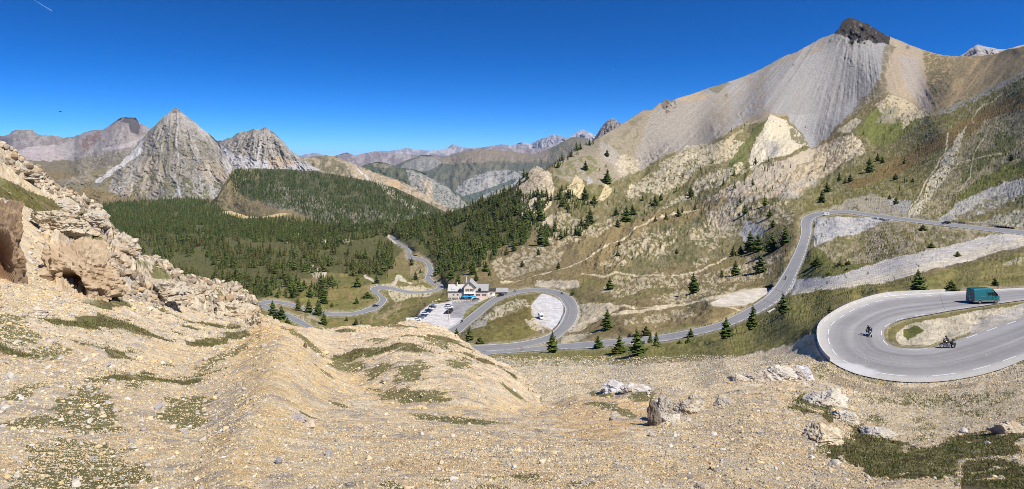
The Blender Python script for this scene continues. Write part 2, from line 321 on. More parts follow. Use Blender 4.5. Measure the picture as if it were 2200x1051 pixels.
C1 = [(600, 1051, 3.6), (0, 1051, 3.6), (1100, 1051, 3.6), (1600, 1051, 3.6), (2200, 1051, 3.6), (-400, 1051, 3.6), (2600, 1051, 3.6), (600, 1500, 2.0), (1700, 1500, 2.0), (0, 2200, 1.25), (1100, 2200, 1.25), (2200, 2200, 1.25),
    (600, 1000, 4.2), (600, 900, 6.3), (600, 800, 12), (600, 720, 26), (760, 860, 10.5), (730, 810, 18), (500, 860, 9), (900, 900, 7.6), (580, 690, 42), (300, 900, 6.8), (300, 800, 12.5), (300, 700, 24), (100, 800, 11), (100, 700, 18), (100, 620, 24), (50, 500, 29), (0, 400, 34), (0, 320, 40), (150, 425, 46), (250, 505, 52), (300, 600, 36), (400, 605, 58), (400, 680, 38), (530, 625, 66), (545, 670, 60), (470, 640, 56), (200, 520, 38), (-300, 600, 20), (-300, 300, 32), (-300, 800, 9), (-300, 200, 40),
    (700, 708, 46), (780, 700, 50), (860, 692, 52), (860, 780, 21), (860, 850, 12), (860, 950, 5.2), (930, 702, 54), (1000, 736, 50), (1000, 850, 11), (1100, 800, 42), (1100, 870, 11), (1165, 838, 34), (1165, 900, 8), (1300, 900, 8.3), (1300, 838, 22), (1300, 1000, 4.3), (1430, 840, 17), (1430, 910, 8), (1600, 800, 20), (1600, 900, 7.6), (1700, 778, 22), (1700, 850, 11.5),
    (1760, 815, 19), (1870, 905, 10.5), (1930, 945, 8), (1800, 950, 6.2), (2100, 925, 8.5), (2200, 890, 9.5), (2150, 1000, 4.6), (1950, 1000, 4.7), (2500, 860, 9), (2050, 930, 8.2)]
def dfun(C, st=4, enforce=True, vmax=1100, road=False, v0=0):
    gu = np.arange(-430, 2640, st); gv = np.arange(v0, vmax, st)
    G = RBF(C).grid(gu, gv); G = blur(G, 1, 1)
    if road:
        y, x = np.meshgrid(gv, gu, indexing='ij'); rm = np.where(y > RV0, ROADM[np.clip(y - RV0, 0, 899), np.clip(x - RU0, 0, 3099)], 0); wb = 1 - np.clip(blur(rm, 4, 3) * 5, 0, 1)
        G = lerp(G, blur(G, 4, 3), wb)
    else: G = lerp(G, blur(G, 9, 3), 0.85)
    if enforce: G = np.maximum.accumulate(G[::-1], 0)[::-1]
    G = np.exp(G)
    def f(U, V):
        D = bilin(G, -430, v0, st, U, V)
        if road:
            x = np.clip(np.round(U - RU0).astype(int), 0, 3099); y = np.clip(np.round(V - RV0).astype(int), 0, 899); ok = V > RV0
            wgt = RWX[y, x] * ok; z = RZX[y, x] - 0.13
            D = np.where(wgt > 0, np.exp(lerp(np.log(D), np.log(np.maximum(-z, 1) * F / np.maximum(V - VH, 20)), wgt)), D)
        return D
    return f
D1 = dfun(C1, vmax=2300); D2 = dfun(C2, road=True)
def rasat(A, U, V):
    x = np.clip(np.round(U - RU0).astype(int), 0, 3099); y = np.clip(np.round(V - RV0).astype(int), 0, 899); return A[y, x] * (V > RV0)

# ---------------------------------------------------------------- near hill
T1P = [(-420, 180), (-300, 220), (0, 320), (20, 326), (35, 338), (60, 352), (78, 372), (100, 385), (122, 408), (150, 425), (180, 434), (205, 448), (222, 462), (232, 485), (245, 507), (270, 522), (290, 535), (302, 552), (320, 562), (345, 571), (370, 582), (395, 602), (420, 607), (450, 612), (490, 611), (510, 617), (526, 626), (542, 646), (562, 674),
    (584, 686), (610, 697), (640, 702), (700, 707), (730, 703), (765, 699), (800, 702), (850, 697), (872, 688), (895, 690), (935, 698), (965, 711), (990, 728), (1012, 744), (1040, 764), (1065, 780), (1090, 794), (1125, 812), (1150, 830), (1168, 842), (1200, 851), (1250, 850), (1290, 842), (1330, 838), (1390, 848), (1430, 843), (1500, 838), (1560, 824), (1620, 802), (1650, 790), (1700, 788), (1742, 792), (1760, 817), (1800, 838), (1840, 872), (1870, 905), (1900, 925),
    (1930, 946), (1960, 948), (1990, 938), (2020, 928), (2100, 926), (2150, 903), (2200, 893), (2350, 870), (2620, 830)]
rr = np.random.RandomState(5)
def T1(u): 
    k = fbm(u, u * 0, 18, 4, 0.6, 4) - 0.5
    return curve(T1P, u) + k * np.where(u < 560, 12, 4)
def B1(u): return np.full(len(u), 2150.0)
ROCKY = [(-420, 150), (0, 315), (60, 345), (150, 420), (215, 450), (250, 500), (300, 550), (400, 600), (520, 610), (555, 650), (550, 695), (470, 680), (400, 668), (320, 650), (280, 645), (200, 640), (120, 620), (130, 560), (100, 500), (150, 470), (120, 430), (60, 385), (0, 370), (-420, 240)]
def disp1(U, V, X, Y, Z, t):
    near = sst(900, 600, V); u_ = fbm(U, V, 40, 3, 0.5, 2) - 0.5; inr = np.zeros(U.shape, bool)
    k = inpoly(ROCKY, U + u_ * 40, V + u_ * 30)
    rock = blur(k.astype(float), 3, 2)
    a = rdg(X, Y * 1.4 + Z, 2.2, 6, 0.62, 3); d1, e1, id1 = cells(X + fbm(X, Y, 1.2, 2) * 0.8, Y * 1.5 + Z, 1.7, 5); d2, e2, id2 = cells(X, Y * 1.5 + Z * 1.2, 0.7, 9)
    zz = (a - 0.55) * 2.2 + (id1 - 0.4) * 1.1 * sst(0, 0.2, e1) + (id2 - 0.5) * 0.45 * sst(0, 0.2, e2)
    edge = sst(0, 0.02, 1 - t)
    Z = Z + rock * zz * (0.22 + 0.5 * edge)
    g = lambda pts, wd: np.exp(-(segdist(pts, U, V * 1.0) / wd) ** 2)
    fade = sst(695, 760, V) * sst(1100, 1000, V)
    Z = Z + Y * (0.020 * g([(585, 700), (612, 770), (590, 850), (520, 950), (470, 1060)], 62) * fade - 0.013 * g([(690, 730), (770, 810), (900, 872), (1080, 872), (1180, 852)], 34) * sst(715, 760, V) + 0.010 * g([(860, 760), (960, 800), (1060, 830)], 40) * sst(715, 760, V) - 0.012 * g([(240, 760), (380, 800), (440, 880)], 60) * sst(715, 760, V))
    # rubble everywhere: stones of three sizes
    s = np.clip(Y / 12, 0.3, 3.0)
    Z = Z + (fbm(X, Y, 3.0, 3, 0.5, 21) - 0.5) * 0.24 * sst(4, 14, Y) + (fbm(X, Y, 0.8, 3, 0.5, 22) - 0.5) * 0.10
    for sz, am, sd in ((0.055, 0.006, 31), (0.16, 0.014, 32), (0.5, 0.04, 33), (1.3, 0.13, 34)):
        px = sz * F / np.maximum(Y, 1); m = sst(4, 8, px) * (1 - sst(60, 110, px))
        if m.max() <= 0: continue
        d, e, i = cells(X + fbm(X, Y, sz * 2, 2, 0.5, sd) * sz, Y + fbm(Y, X, sz * 2, 2, 0.5, sd + 1) * sz, sz, sd)
        dens = sst(0.45, 0.75, fbm(X, Y, sz * 25, 3, 0.6, sd + 5) * 0.5 + i * 0.6)
        Z = Z + am * m * dens * np.sqrt(np.clip(1 - (d / 0.55) ** 2, 0, 1))
    return X, Y, Z
def paint1(s):
    U, V, X, Y, Z = s.U, s.V, s.X, s.Y, s.Z; p = Painter(U, V, X, Y, (228, 207, 170)); s.p = p
    n1 = fbm(X, Y, 9, 4, 0.6, 41); n2 = fbm(X, Y, 1.6, 4, 0.6, 42); n3 = fbm(X, Y, 0.35, 3, 0.6, 43)
    p.put(sst(0.4, 0.7, n1), (234, 212, 172)); p.put(sst(0.5, 0.75, n2) * 0.3, (206, 192, 166))
    # ochre soil of the middle ridge
    O = [(560, 700), (600, 690), (700, 760), (850, 830), (1000, 845), (1180, 850), (1300, 860), (1390, 870), (1350, 930), (1200, 930), (1050, 905), (900, 880), (760, 860), (700, 900), (620, 960), (540, 1060), (400, 1060), (470, 940), (520, 860), (480, 800), (520, 740)]
    p.poly(O, (240, 210, 156), 40, 0.75); p.poly([(560, 690), (640, 700), (640, 740), (560, 770), (500, 760), (530, 720)], (242, 206, 142), 20, 0.7)
    p.poly([(1190, 860), (1380, 850), (1400, 900), (1300, 960), (1200, 930)], (236, 200, 144), 30, 0.7)
    p.poly([(560, 690), (1000, 720), (1160, 840), (900, 790), (700, 740)], (226, 204, 168), 20, 0.6)
    # grey rubble left side
    p.poly([(-420, 640), (0, 640), (120, 650), (260, 620), (420, 660), (560, 690), (480, 730), (300, 740), (200, 800), (250, 900), (200, 1060), (-420, 1060)], (220, 206, 180), 40, 0.6)
    # limestone crest
    k = s.p.poly(ROCKY, (208, 196, 174), 30, 0.95); d2, e2, i2 = cells(X, Y * 1.4 + Z * 1.2, 0.8, 9)
    p.put(k * (i2 > 0.7) * 0.5, (178, 170, 158)); p.put(k * sst(0.14, 0.02, e2) * 0.75, (120, 104, 84)); p.put(k * sst(0.58, 0.75, fbm(X, Y, 3, 3)) * 0.5, (228, 207, 170))
    p.poly([(100, 480), (220, 500), (280, 560), (260, 620), (170, 640), (80, 600)], (206, 178, 142), 24, 0.6)
    # stones: lighter, darker, warm
    for sz, sd in ((0.055, 31), (0.16, 32), (0.5, 33)):
        d, e, i = cells(X + fbm(X, Y, sz * 2, 2, 0.5, sd) * sz, Y + fbm(Y, X, sz * 2, 2, 0.5, sd + 1) * sz, sz, sd)
        px = sz * F / np.maximum(Y, 1); m = sst(3, 7, px) * (d < 0.5)
        p.put(m * (i > 0.86) * 0.55, (168, 162, 158)); p.put(m * ((i > 0.6) & (i < 0.72)) * 0.5, (226, 216, 196)); p.put(m * ((i > 0.3) & (i < 0.4)) * 0.5, (214, 180, 132))
        p.put(sst(0.06, 0.0, e) * sst(5, 9, px) * 0.2, (150, 132, 108))
    # plant mats
    g = fbm(X, Y, 1.1, 4, 0.65, 51); g2 = fbm(X * 0.6, Y, 0.4, 3, 0.6, 52); s.green = np.zeros(U.shape, np.float32); g3 = fbm(X, Y, 0.28, 3, 0.6, 57)
    for q, thr in MATS: 
        a = np.array(q); c = a.mean(0)
        if len(q) == 14:
            hx, hy = (a.max(0) - a.min(0)) / 2; sl = (a[0] - c); sl = sl[1] / (sl[0] + 1e-6); V_ = V - sl * (U - c[0]) * (abs(sl) < 1); hy = max(hy - abs(sl) * hx * 0.9, hy * 0.35); b_ = (np.abs(U - c[0]) < hx * 2) & (np.abs(V - c[1]) < hy * 2.5 + hx * abs(sl) * 2); m = np.zeros(U.shape, np.float32)
            m[b_] = sst(0.06, -0.06, np.hypot((U[b_] - c[0]) / hx, (V_[b_] - c[1]) / hy) + (g[b_] - 0.5) * 1.5 + (g3[b_] - 0.5) * 1.1 + p.w1[b_] * 0.8 - 1.22 + thr * 0.6) * 0.9; p.put(m, (118, 116, 70))
        else: m = p.poly(q, (118, 116, 70), 34, 0.85, ((g * 0.5 + 0.5 * g3) > thr * 0.4 + 0.32).astype(float)); s.green = np.maximum(s.green, m)
    band = [(-420, 380), (0, 395), (40, 400), (120, 440), (180, 480), (150, 500), (60, 450), (0, 430), (-420, 420)]
    m = p.poly(band, (116, 112, 60), 14, 1, (g > 0.38).astype(float)); s.green = np.maximum(s.green, m)
    # streaky tussocks over the left slope and the middle hill
    st = fbm(X, Y * 0.55, 2.2, 4, 0.6, 61)
    reg = blur((inpoly([(0, 660), (250, 640), (520, 700), (560, 760), (480, 800), (300, 860), (0, 900), (-420, 900), (-420, 640)], U, V)).astype(float), 4, 2)
    m = reg * (st > 0.60); p.put(m, (116, 112, 70)); s.green = np.maximum(s.green, m)
    reg = blur((inpoly([(620, 705), (900, 700), (1000, 740), (1160, 838), (1130, 835), (960, 790), (800, 780), (700, 760)], U, V)).astype(float), 4, 2)
    m = reg * (fbm(X, Y * 0.6, 3.0, 4, 0.6, 63) > 0.64); p.put(m, (124, 120, 78)); s.green = np.maximum(s.green, m)
    m = (s.green > 0.5); p.put(m * sst(0.5, 0.7, g2) * 0.8, (160, 144, 108)); p.put(m * sst(0.52, 0.62, n3) * 0.7, (96, 84, 62)); p.put(m * sst(0.6, 0.75, fbm(X, Y, 2.2, 3, 0.5, 71)) * 0.6, (126, 104, 74))
    return p.C * np.array([1.02, 1.0, 0.965], np.float32)
def ell(cx, cy, a, b, rot=0, n=14):
    r = math.radians(rot); return [(cx + a * math.cos(t) * math.cos(r) - b * math.sin(t) * math.sin(r), cy + a * math.cos(t) * math.sin(r) + b * math.sin(t) * math.cos(r)) for t in np.linspace(0, 2 * math.pi, n, endpoint=False)]
MATS = [(ell(165, 1010, 95, 42, 0), -0.35), (ell(190, 880, 46, 32, 0), -0.3), (ell(398, 880, 42, 30, -8), -0.25), (ell(60, 905, 55, 16, -5), -0.1), (ell(50, 845, 40, 26, -20), 0.34), (ell(215, 925, 60, 14, -5), 0.42), (ell(290, 815, 22, 18, 0), 0.42), (ell(215, 810, 30, 9, 0), 0.42), (ell(190, 1045, 60, 18), 0.35),
    (ell(480, 765, 58, 9, -18), 0.38), (ell(430, 790, 40, 5, -18), 0.42), (ell(655, 740, 42, 9, 24), 0.25), (ell(745, 775, 40, 10, 8), 0.4), (ell(700, 800, 20, 5, 20), 0.4), (ell(815, 793, 24, 9), 0.35), (ell(815, 738, 24, 6), 0.6), (ell(835, 765, 30, 7), 0.7),
    (ell(885, 805, 50, 16, 0), 0.75), (ell(940, 745, 32, 15), 0.6), (ell(985, 800, 28, 13), 0.6), (ell(890, 838, 58, 16, 10), -0.2), (ell(800, 815, 30, 6, 12), 0.42), (ell(982, 885, 80, 11, 8), -0.3), (ell(1110, 842, 34, 5, 18), 0.35),
    (ell(1285, 850, 32, 6, 8), 0.3), (ell(1335, 890, 48, 9, 18), 0.3), (ell(1290, 875, 30, 4), 0.4), (ell(1375, 855, 22, 10), 0.3), (ell(730, 870, 28, 6, 10), 0.42), (ell(665, 900, 26, 6, 12), 0.42), (ell(945, 1027, 24, 8, 12), -0.3), (ell(1118, 1025, 40, 8), -0.3), (ell(840, 1040, 24, 10, 12), -0.3), (ell(1070, 975, 22, 4), 0.4), (ell(1050, 1050, 40, 8), 0.3), (ell(1250, 1040, 30, 7), 0.4),
    ([(1690, 870), (1720, 850), (1760, 856), (1800, 880), (1830, 905), (1870, 925), (1960, 955), (2010, 960), (2040, 935), (2100, 928), (2200, 925), (2200, 975), (2120, 985), (2060, 995), (2030, 1030), (1990, 1035), (1900, 1035), (1850, 1020), (1790, 985), (1760, 965), (1780, 950), (1835, 945), (1830, 915), (1760, 895), (1700, 885)], 0.22),
    ([(2070, 1005), (2120, 990), (2200, 1000), (2600, 1010), (2600, 1150), (2100, 1150), (2060, 1040)], 0.2), (ell(1770, 965, 35, 10), 0.35), (ell(2250, 900, 60, 22), 0.3),
    (ell(110, 445, 75, 8, 28), 0.35), (ell(60, 420, 80, 9, 24), 0.3), (ell(200, 530, 30, 5, 35), 0.35), (ell(360, 610, 60, 4, 28), 0.4), (ell(470, 650, 60, 4, 22), 0.42), (ell(30, 720, 60, 30, 10), 0.34), (ell(110, 755, 50, 16), 0.42), (ell(10, 690, 40, 16), 0.34)]
M_NEAR = mat('gravel_ground', attr=True, rough=0.95, nscale=3.5, namp=0.30, detail=14, nrough=0.72, bump=0.09, bscale=7.0, spec=0.15)
near = Sheet('hillside', T1, B1, D1, 520, vis=1062, disp=disp1, paint=paint1, material=M_NEAR, back=1.0, backn=7)
print('near', time.time() - T0)
# ---------------------------------------------------------------- valley, road slopes and the big scree mountain
T2P = [(-420, 452), (100, 445), (200, 441), (300, 431), (400, 426), (440, 432), (480, 447), (520, 462), (560, 466), (600, 458), (640, 458), (680, 474), (710, 486), (740, 492), (800, 486), (880, 476), (950, 464), (1000, 447), (1050, 428), (1100, 404), (1118, 388), (1135, 370), (1155, 359), (1170, 368), (1185, 358), (1200, 345), (1250, 314), (1300, 288), (1330, 271), (1380, 238), (1400, 236), (1418, 222), (1432, 213), (1440, 216), (1480, 204), (1520, 190), (1560, 178), (1620, 155),
    (1690, 118), (1710, 112), (1760, 84), (1792, 72), (1802, 62), (1808, 50), (1815, 42), (1826, 38), (1840, 42), (1862, 50), (1880, 62), (1905, 76), (1930, 86), (1960, 98), (1985, 108), (2010, 116), (2040, 120), (2065, 122), (2100, 119), (2140, 116), (2165, 106), (2180, 104), (2200, 98), (2350, 70), (2620, 40)]
def T2(u):
    k = fbm(u, u * 0, 14, 4, 0.7, 14) - 0.5; pk = np.exp(-((u - 1860) / 45) ** 2) + np.exp(-((u - 1430) / 12) ** 2)
    return curve(T2P, u) + k * (4 + 5 * pk)
def B2(u):
    x = np.arange(-500, 2700.0); y = curve(T1P, x) + np.interp(x, [0, 900, 1240, 1700, 1900, 2300], [110, 130, 150, 150, 120, 120]); k = np.ones(61) / 61
    y = np.convolve(np.pad(y, 30, mode='edge'), k, 'valid'); y = np.maximum(y, curve(T1P, x) + 16); return np.interp(u, x, np.minimum(y, 1085))
MTN = [(1375, 372), (1362, 345), (1300, 400), (1190, 375), (1200, 320), (1430, 190), (1700, 90), (1820, 10), (2000, 90), (2220, 80), (2220, 150), (2080, 215), (2010, 250), (1905, 200), (1830, 245), (1745, 322), (1690, 250), (1600, 270), (1500, 325), (1440, 330)]
def disp2(U, V, X, Y, Z, t):
    rn = 1 - rasat(RNEAR, U, V); rn = rn * (1 - 0.75 * blur(inpoly([(2240, 495), (2130, 506), (2000, 536), (1900, 560), (1800, 592), (1712, 600), (1700, 632), (1850, 613), (1950, 596), (2130, 545), (2240, 520)], U, V).astype(float), 2, 2)) * (1 - 0.5 * (V > 760)); s = np.clip(Y / 300, 0.25, 3)
    mt = blur(inpoly(MTN, U, V).astype(float), 4, 2)
    Z = Z + rn * (1 - mt) * ((fbm(X, Y, 60, 4, 0.55, 81) - 0.5) * 7 * sst(150, 500, Y) + (fbm(X, Y, 12, 4, 0.55, 82) - 0.5) * 2.2 * sst(60, 200, Y) + (rdg(X, Y, 5, 4, 0.65, 83) - 0.5) * 1.2 * np.clip(Y / 200, 0.3, 1.6))
    sp = blur(inpoly([(1180, 360), (1440, 320), (1650, 235), (1900, 195), (2010, 250), (1850, 350), (1700, 440), (1520, 500), (1300, 600), (1200, 520)], U, V).astype(float), 4, 2) * rn * (1 - mt)
    Z = Z + sp * ((rdg(U + V * 0.9, V * 0.5 - U * 0.1, 34, 5, 0.6, 95) - 0.5) * 6.5 + (rdg(U, V, 9, 4, 0.6, 96) - 0.5) * 2.2)
    ang = np.arctan2(U - 1850, V + 60); g = rdg(ang * 60, V / 260, 2.4, 4, 0.55, 91) - 0.5; rk = sst(0.5, 0.7, fbm(U, V, 50, 3, 0.5, 92))
    pk = np.exp(-((U - 1858) / 50) ** 2 - ((V - 72) / 24) ** 2) + 0.8 * np.exp(-((U - 1436) / 14) ** 2 - ((V - 225) / 16) ** 2)
    dY = mt * (g * 13 * (0.25 + 0.9 * rk) + (rdg(U, V, 10, 4, 0.6, 93) - 0.5) * (4 + 9 * rk) * sst(0, 0.1, 1 - t)) + pk * (rdg(U, V * 0.8, 13, 4, 0.6, 94) - 0.6) * 75 * sst(0, 0.01, 1 - t)
    f = (Y - dY) / Y; return X * f, Y * f, Z * f
FORESTFLOOR = [(150, 425), (300, 425), (440, 425), (480, 450), (560, 470), (700, 480), (760, 490), (950, 462), (1100, 400), (1150, 470), (1130, 520), (1040, 545), (1000, 590), (950, 600), (930, 560), (880, 530), (840, 560), (830, 600), (720, 590), (640, 600), (560, 640), (545, 700), (300, 720), (-400, 700), (-400, 425)]
def paint2(s):
    U, V, X, Y, Z = s.U, s.V, s.X, s.Y, s.Z; p = Painter(U, V, X, Y, (132, 117, 82)); s.p = p
    wn = fbm(X, Y, 30, 4, 0.6, 101); wn2 = fbm(X, Y, 8, 4, 0.65, 102); fine = fbm(U, V, 3.2, 3, 0.7, 103); mid = fbm(U, V, 9, 4, 0.65, 104)
    hat = fbm(U * 0.8 + V * 0.5, V * 1.6 - U * 0.55, 5.0, 3, 0.6, 105); hat2 = fbm(U + V * 0.2, V * 1.9, 4.5, 3, 0.65, 106); big = fbm(U, V, 60, 4, 0.6, 107)
    p.put(sst(0.45, 0.6, wn) * 0.6, (118, 112, 66)); p.put(sst(0.5, 0.7, wn2) * 0.6, (140, 122, 90)); p.put((fine > 0.62) * 0.35, (100, 92, 58))
    p.put((V < 560) * sst(0.56, 0.62, fine) * sst(0.4, 0.6, mid) * 0.5, (160, 148, 120))
    GR = (110, 112, 60)
    # ---- mountain
    p.poly(MTN, (156, 143, 120), 8)
    SC = [(1795, 66), (1912, 84), (1903, 130), (1885, 175), (1862, 212), (1830, 242), (1800, 270), (1770, 302), (1745, 320), (1722, 300), (1700, 268), (1690, 246), (1640, 240), (1600, 262), (1540, 300), (1505, 322), (1450, 322), (1410, 345), (1378, 372), (1366, 345), (1372, 300), (1398, 250), (1430, 215), (1500, 198), (1560, 176), (1620, 152), (1700, 110), (1760, 82)]
    p.poly(SC, (150, 147, 143), 4)
    p.poly([(1400, 240), (1500, 198), (1560, 190), (1590, 240), (1560, 290), (1500, 322), (1440, 326), (1380, 370), (1368, 340), (1378, 290)], (158, 147, 130), 22, 0.6)
    p.poly([(1530, 200), (1640, 165), (1660, 230), (1640, 240), (1560, 290), (1530, 260)], (152, 136, 110), 24, 0.5, sst(0.45, 0.55, mid))
    p.poly([(1690, 246), (1720, 250), (1800, 230), (1850, 200), (1820, 255), (1745, 322), (1715, 300)], (166, 164, 162), 16, 0.6)
    ang = np.arctan2(U - 1850, V + 60)
    s1 = fbm(ang * 180, V / 70, 1.0, 3, 0.6, 111); s2 = fbm(ang * 460, V / 60, 1.0, 2, 0.6, 112); s3 = fbm(ang * 60, V / 160, 1.0, 3, 0.5, 113)
    m = inpoly(SC, U, V).astype(float); p.put(m * sst(0.55, 0.8, s3) * 0.5, (142, 134, 126)); p.put(m * sst(0.6, 0.8, s1) * 0.45, (182, 174, 162)); p.put(m * sst(0.6, 0.85, s2) * 0.4, (140, 130, 118)); p.put(m * sst(0.62, 0.8, 1 - s1) * 0.35, (160, 140, 116))
    p.poly([(1560, 175), (1640, 148), (1700, 112), (1790, 72), (1800, 90), (1760, 110), (1700, 130), (1640, 165), (1570, 190)], (150, 136, 116), 10, 0.6, sst(0.4, 0.6, mid))
    p.poly([(1910, 80), (1980, 106), (1988, 125), (1993, 180), (2003, 246), (1985, 238), (1960, 216), (1930, 206), (1905, 196), (1898, 160), (1920, 110)], (168, 152, 128), 6)
    p.poly([(1930, 120), (1975, 120), (1985, 180), (1998, 240), (1965, 215), (1940, 180)], (166, 156, 146), 12, 0.7)
    p.poly([(1900, 88), (1925, 100), (1912, 130), (1900, 165), (1905, 198), (1870, 225), (1830, 250), (1800, 280), (1780, 305), (1775, 298), (1830, 235), (1880, 185), (1895, 140)], (122, 112, 86), 8, 0.85, (hat > 0.42).astype(float))
    p.poly([(1985, 110), (2065, 122), (2165, 108), (2230, 90), (2230, 150), (2130, 190), (2080, 215), (2030, 242), (2007, 250), (1997, 210), (1990, 150)], (168, 148, 112), 8)
    gx = fbm(U + V * 0.75, V * 0.25, 9, 3, 0.6, 115)
    mm = inpoly([(1985, 110), (2230, 80), (2230, 150), (2080, 215), (2007, 250), (1995, 200)], U, V); p.put(mm * sst(0.5, 0.62, gx) * 0.6, (138, 124, 92)); p.put(mm * (hat2 > 0.56) * 0.5, (118, 104, 76)); p.put(mm * (gx < 0.36) * 0.7, (190, 162, 118))
    p.poly([(1985, 112), (2030, 125), (2040, 150), (2020, 200), (2005, 225), (1993, 180)], (122, 112, 80), 10, 0.9, (hat2 > 0.45).astype(float))
    # cliffs
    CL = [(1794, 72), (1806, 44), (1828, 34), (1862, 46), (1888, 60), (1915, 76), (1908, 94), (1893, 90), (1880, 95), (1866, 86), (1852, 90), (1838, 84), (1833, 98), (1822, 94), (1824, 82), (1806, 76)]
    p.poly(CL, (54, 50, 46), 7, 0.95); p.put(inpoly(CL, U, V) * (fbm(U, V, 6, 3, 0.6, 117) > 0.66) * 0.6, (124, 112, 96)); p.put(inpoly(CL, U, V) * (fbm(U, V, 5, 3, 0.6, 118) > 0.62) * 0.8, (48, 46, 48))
    p.poly([(1418, 224), (1432, 208), (1450, 216), (1450, 232), (1430, 248), (1422, 236)], (122, 108, 92), 6, 0.9, (mid > 0.42).astype(float))
    p.poly([(1450, 205), (1500, 200), (1530, 200), (1500, 215), (1460, 218)], (170, 152, 122), 10, 0.7)
    p.poly([(1520, 190), (1560, 175), (1570, 182), (1540, 200)], (112, 106, 76), 8, 0.7)
    for (x, y, r_) in ((1700, 113, 3), (1704, 140, 2.4), (1783, 88, 4), (1830, 96, 4), (1950, 102, 4), (1560, 205, 3), (2180, 112, 8)): p.put(np.exp(-((U - x) ** 2 + (V - y) ** 2) / r_ ** 2) * 0.8, (86, 76, 64))
    # ---- lower slopes below the scree
    p.poly([(1200, 340), (1300, 288), (1385, 240), (1395, 255), (1368, 330), (1374, 372), (1330, 400), (1250, 405), (1190, 380)], (152, 141, 120), 14)
    p.poly([(1290, 300), (1330, 290), (1360, 260), (1385, 245), (1370, 290), (1355, 330), (1330, 330)], (120, 112, 84), 14, 0.6, sst(0.45, 0.55, mid))
    p.poly([(1285, 300), (1310, 310), (1340, 350), (1355, 385), (1340, 395), (1320, 360), (1290, 330)], (166, 158, 148), 8, 0.7)
    p.poly([(1190, 350), (1280, 335), (1290, 370), (1240, 380), (1200, 375)], GR, 14, 0.7, (mid > 0.5).astype(float))
    TAN = (198, 184, 154)
    p.poly([(1330, 330), (1375, 345), (1375, 375), (1340, 385), (1320, 350)], TAN, 12, 0.7, (hat > 0.45).astype(float))
    VR = [(1365, 375), (1440, 330), (1540, 300), (1620, 262), (1700, 262), (1745, 322), (1860, 300), (1890, 240), (2005, 250), (2200, 150), (2230, 300), (1950, 460), (1720, 450), (1650, 540), (1500, 560), (1350, 600), (1250, 560), (1200, 520), (1180, 440), (1190, 380), (1300, 400)]
    p.poly(VR, (126, 116, 78), 16, 0.9); p.poly(VR, (150, 140, 112), 16, 0.6, (hat > 0.55).astype(float)); p.poly(VR, (100, 100, 58), 16, 0.7, sst(0.52, 0.6, mid))
    p.poly([(1560, 305), (1620, 300), (1600, 330), (1500, 370), (1450, 410), (1350, 430), (1335, 415), (1400, 380), (1460, 345)], TAN, 16, 0.9, (hat > 0.40).astype(float))
    p.poly([(1470, 315), (1530, 305), (1540, 320), (1480, 350), (1430, 370), (1415, 360)], (200, 186, 156), 12, 0.8, (hat2 > 0.42).astype(float))
    p.poly([(1655, 246), (1690, 262), (1738, 314), (1700, 332), (1650, 348), (1615, 372), (1608, 345), (1626, 300)], (206, 194, 168), 7); p.poly([(1630, 300), (1655, 262), (1660, 300), (1640, 350), (1612, 365)], (222, 210, 180), 8, 0.9)
    p.poly([(1650, 310), (1668, 305), (1672, 335), (1650, 345)], (170, 164, 156), 6, 0.7); p.poly([(1690, 264), (1745, 322), (1738, 330), (1700, 300)], (104, 100, 66), 8, 0.8, (hat > 0.42).astype(float))
    p.poly([(1653, 250), (1640, 275), (1615, 310), (1600, 350), (1570, 375), (1560, 360), (1590, 320), (1620, 275)], (106, 110, 60), 8, 0.9); p.poly([(1645, 250), (1600, 275), (1560, 330), (1540, 350), (1530, 340), (1580, 290), (1620, 258)], (186, 170, 136), 10, 0.8, (hat2 > 0.4).astype(float))
    p.poly([(1520, 435), (1560, 410), (1640, 385), (1620, 400), (1560, 440), (1460, 455)], (108, 104, 60), 12, 0.7)
    p.poly([(1540, 370), (1590, 350), (1600, 370), (1540, 400), (1440, 445), (1420, 450), (1460, 420)], TAN, 14, 0.9, (hat > 0.42).astype(float))
    R1 = [(1508, 440), (1560, 405), (1640, 362), (1720, 335), (1800, 298), (1832, 291), (1868, 326), (1835, 345), (1780, 375), (1730, 405), (1700, 425), (1660, 425), (1600, 438), (1560, 500), (1520, 480)]
    p.poly(R1, (186, 170, 142), 8); p.poly(R1, (132, 118, 92), 8, 0.75, (hat2 > 0.53).astype(float)); p.poly([(1560, 405), (1640, 362), (1760, 318), (1740, 350), (1640, 400), (1570, 430)], (184, 170, 148), 14, 0.85)
    p.poly([(1780, 320), (1832, 292), (1866, 325), (1850, 332), (1810, 345)], (212, 196, 160), 8, 0.9, (hat2 < 0.58).astype(float)); p.poly([(1660, 395), (1765, 375), (1770, 390), (1700, 430), (1680, 440)], (172, 166, 158), 14, 0.6, sst(0.4, 0.6, mid))
    p.poly([(1830, 292), (1900, 240), (1890, 230), (1850, 255), (1790, 298)], (118, 112, 74), 8)
    p.poly([(1862, 250), (1885, 235), (1900, 270), (1960, 262), (1985, 255), (1950, 290), (1900, 318), (1860, 300), (1840, 290)], (116, 118, 62), 8); p.poly([(1880, 228), (1910, 204), (1942, 214), (1998, 250), (1965, 262), (1935, 280), (1935, 250), (1895, 262)], (184, 170, 140), 7, 1, (hat > 0.36).astype(float)); p.poly([(1880, 268), (1910, 225), (1935, 235), (1925, 270)], (150, 142, 116), 8, 0.8)
    p.poly([(1800, 285), (1840, 256), (1848, 262), (1830, 290)], (186, 174, 148), 6, 0.9)
    # ---- green flank on the right
    FL = [(2230, 130), (2150, 185), (2080, 220), (2000, 262), (1930, 310), (1860, 350), (1780, 385), (1720, 430), (1700, 450), (1740, 460), (1850, 455), (1960, 470), (2100, 480), (2230, 490)]
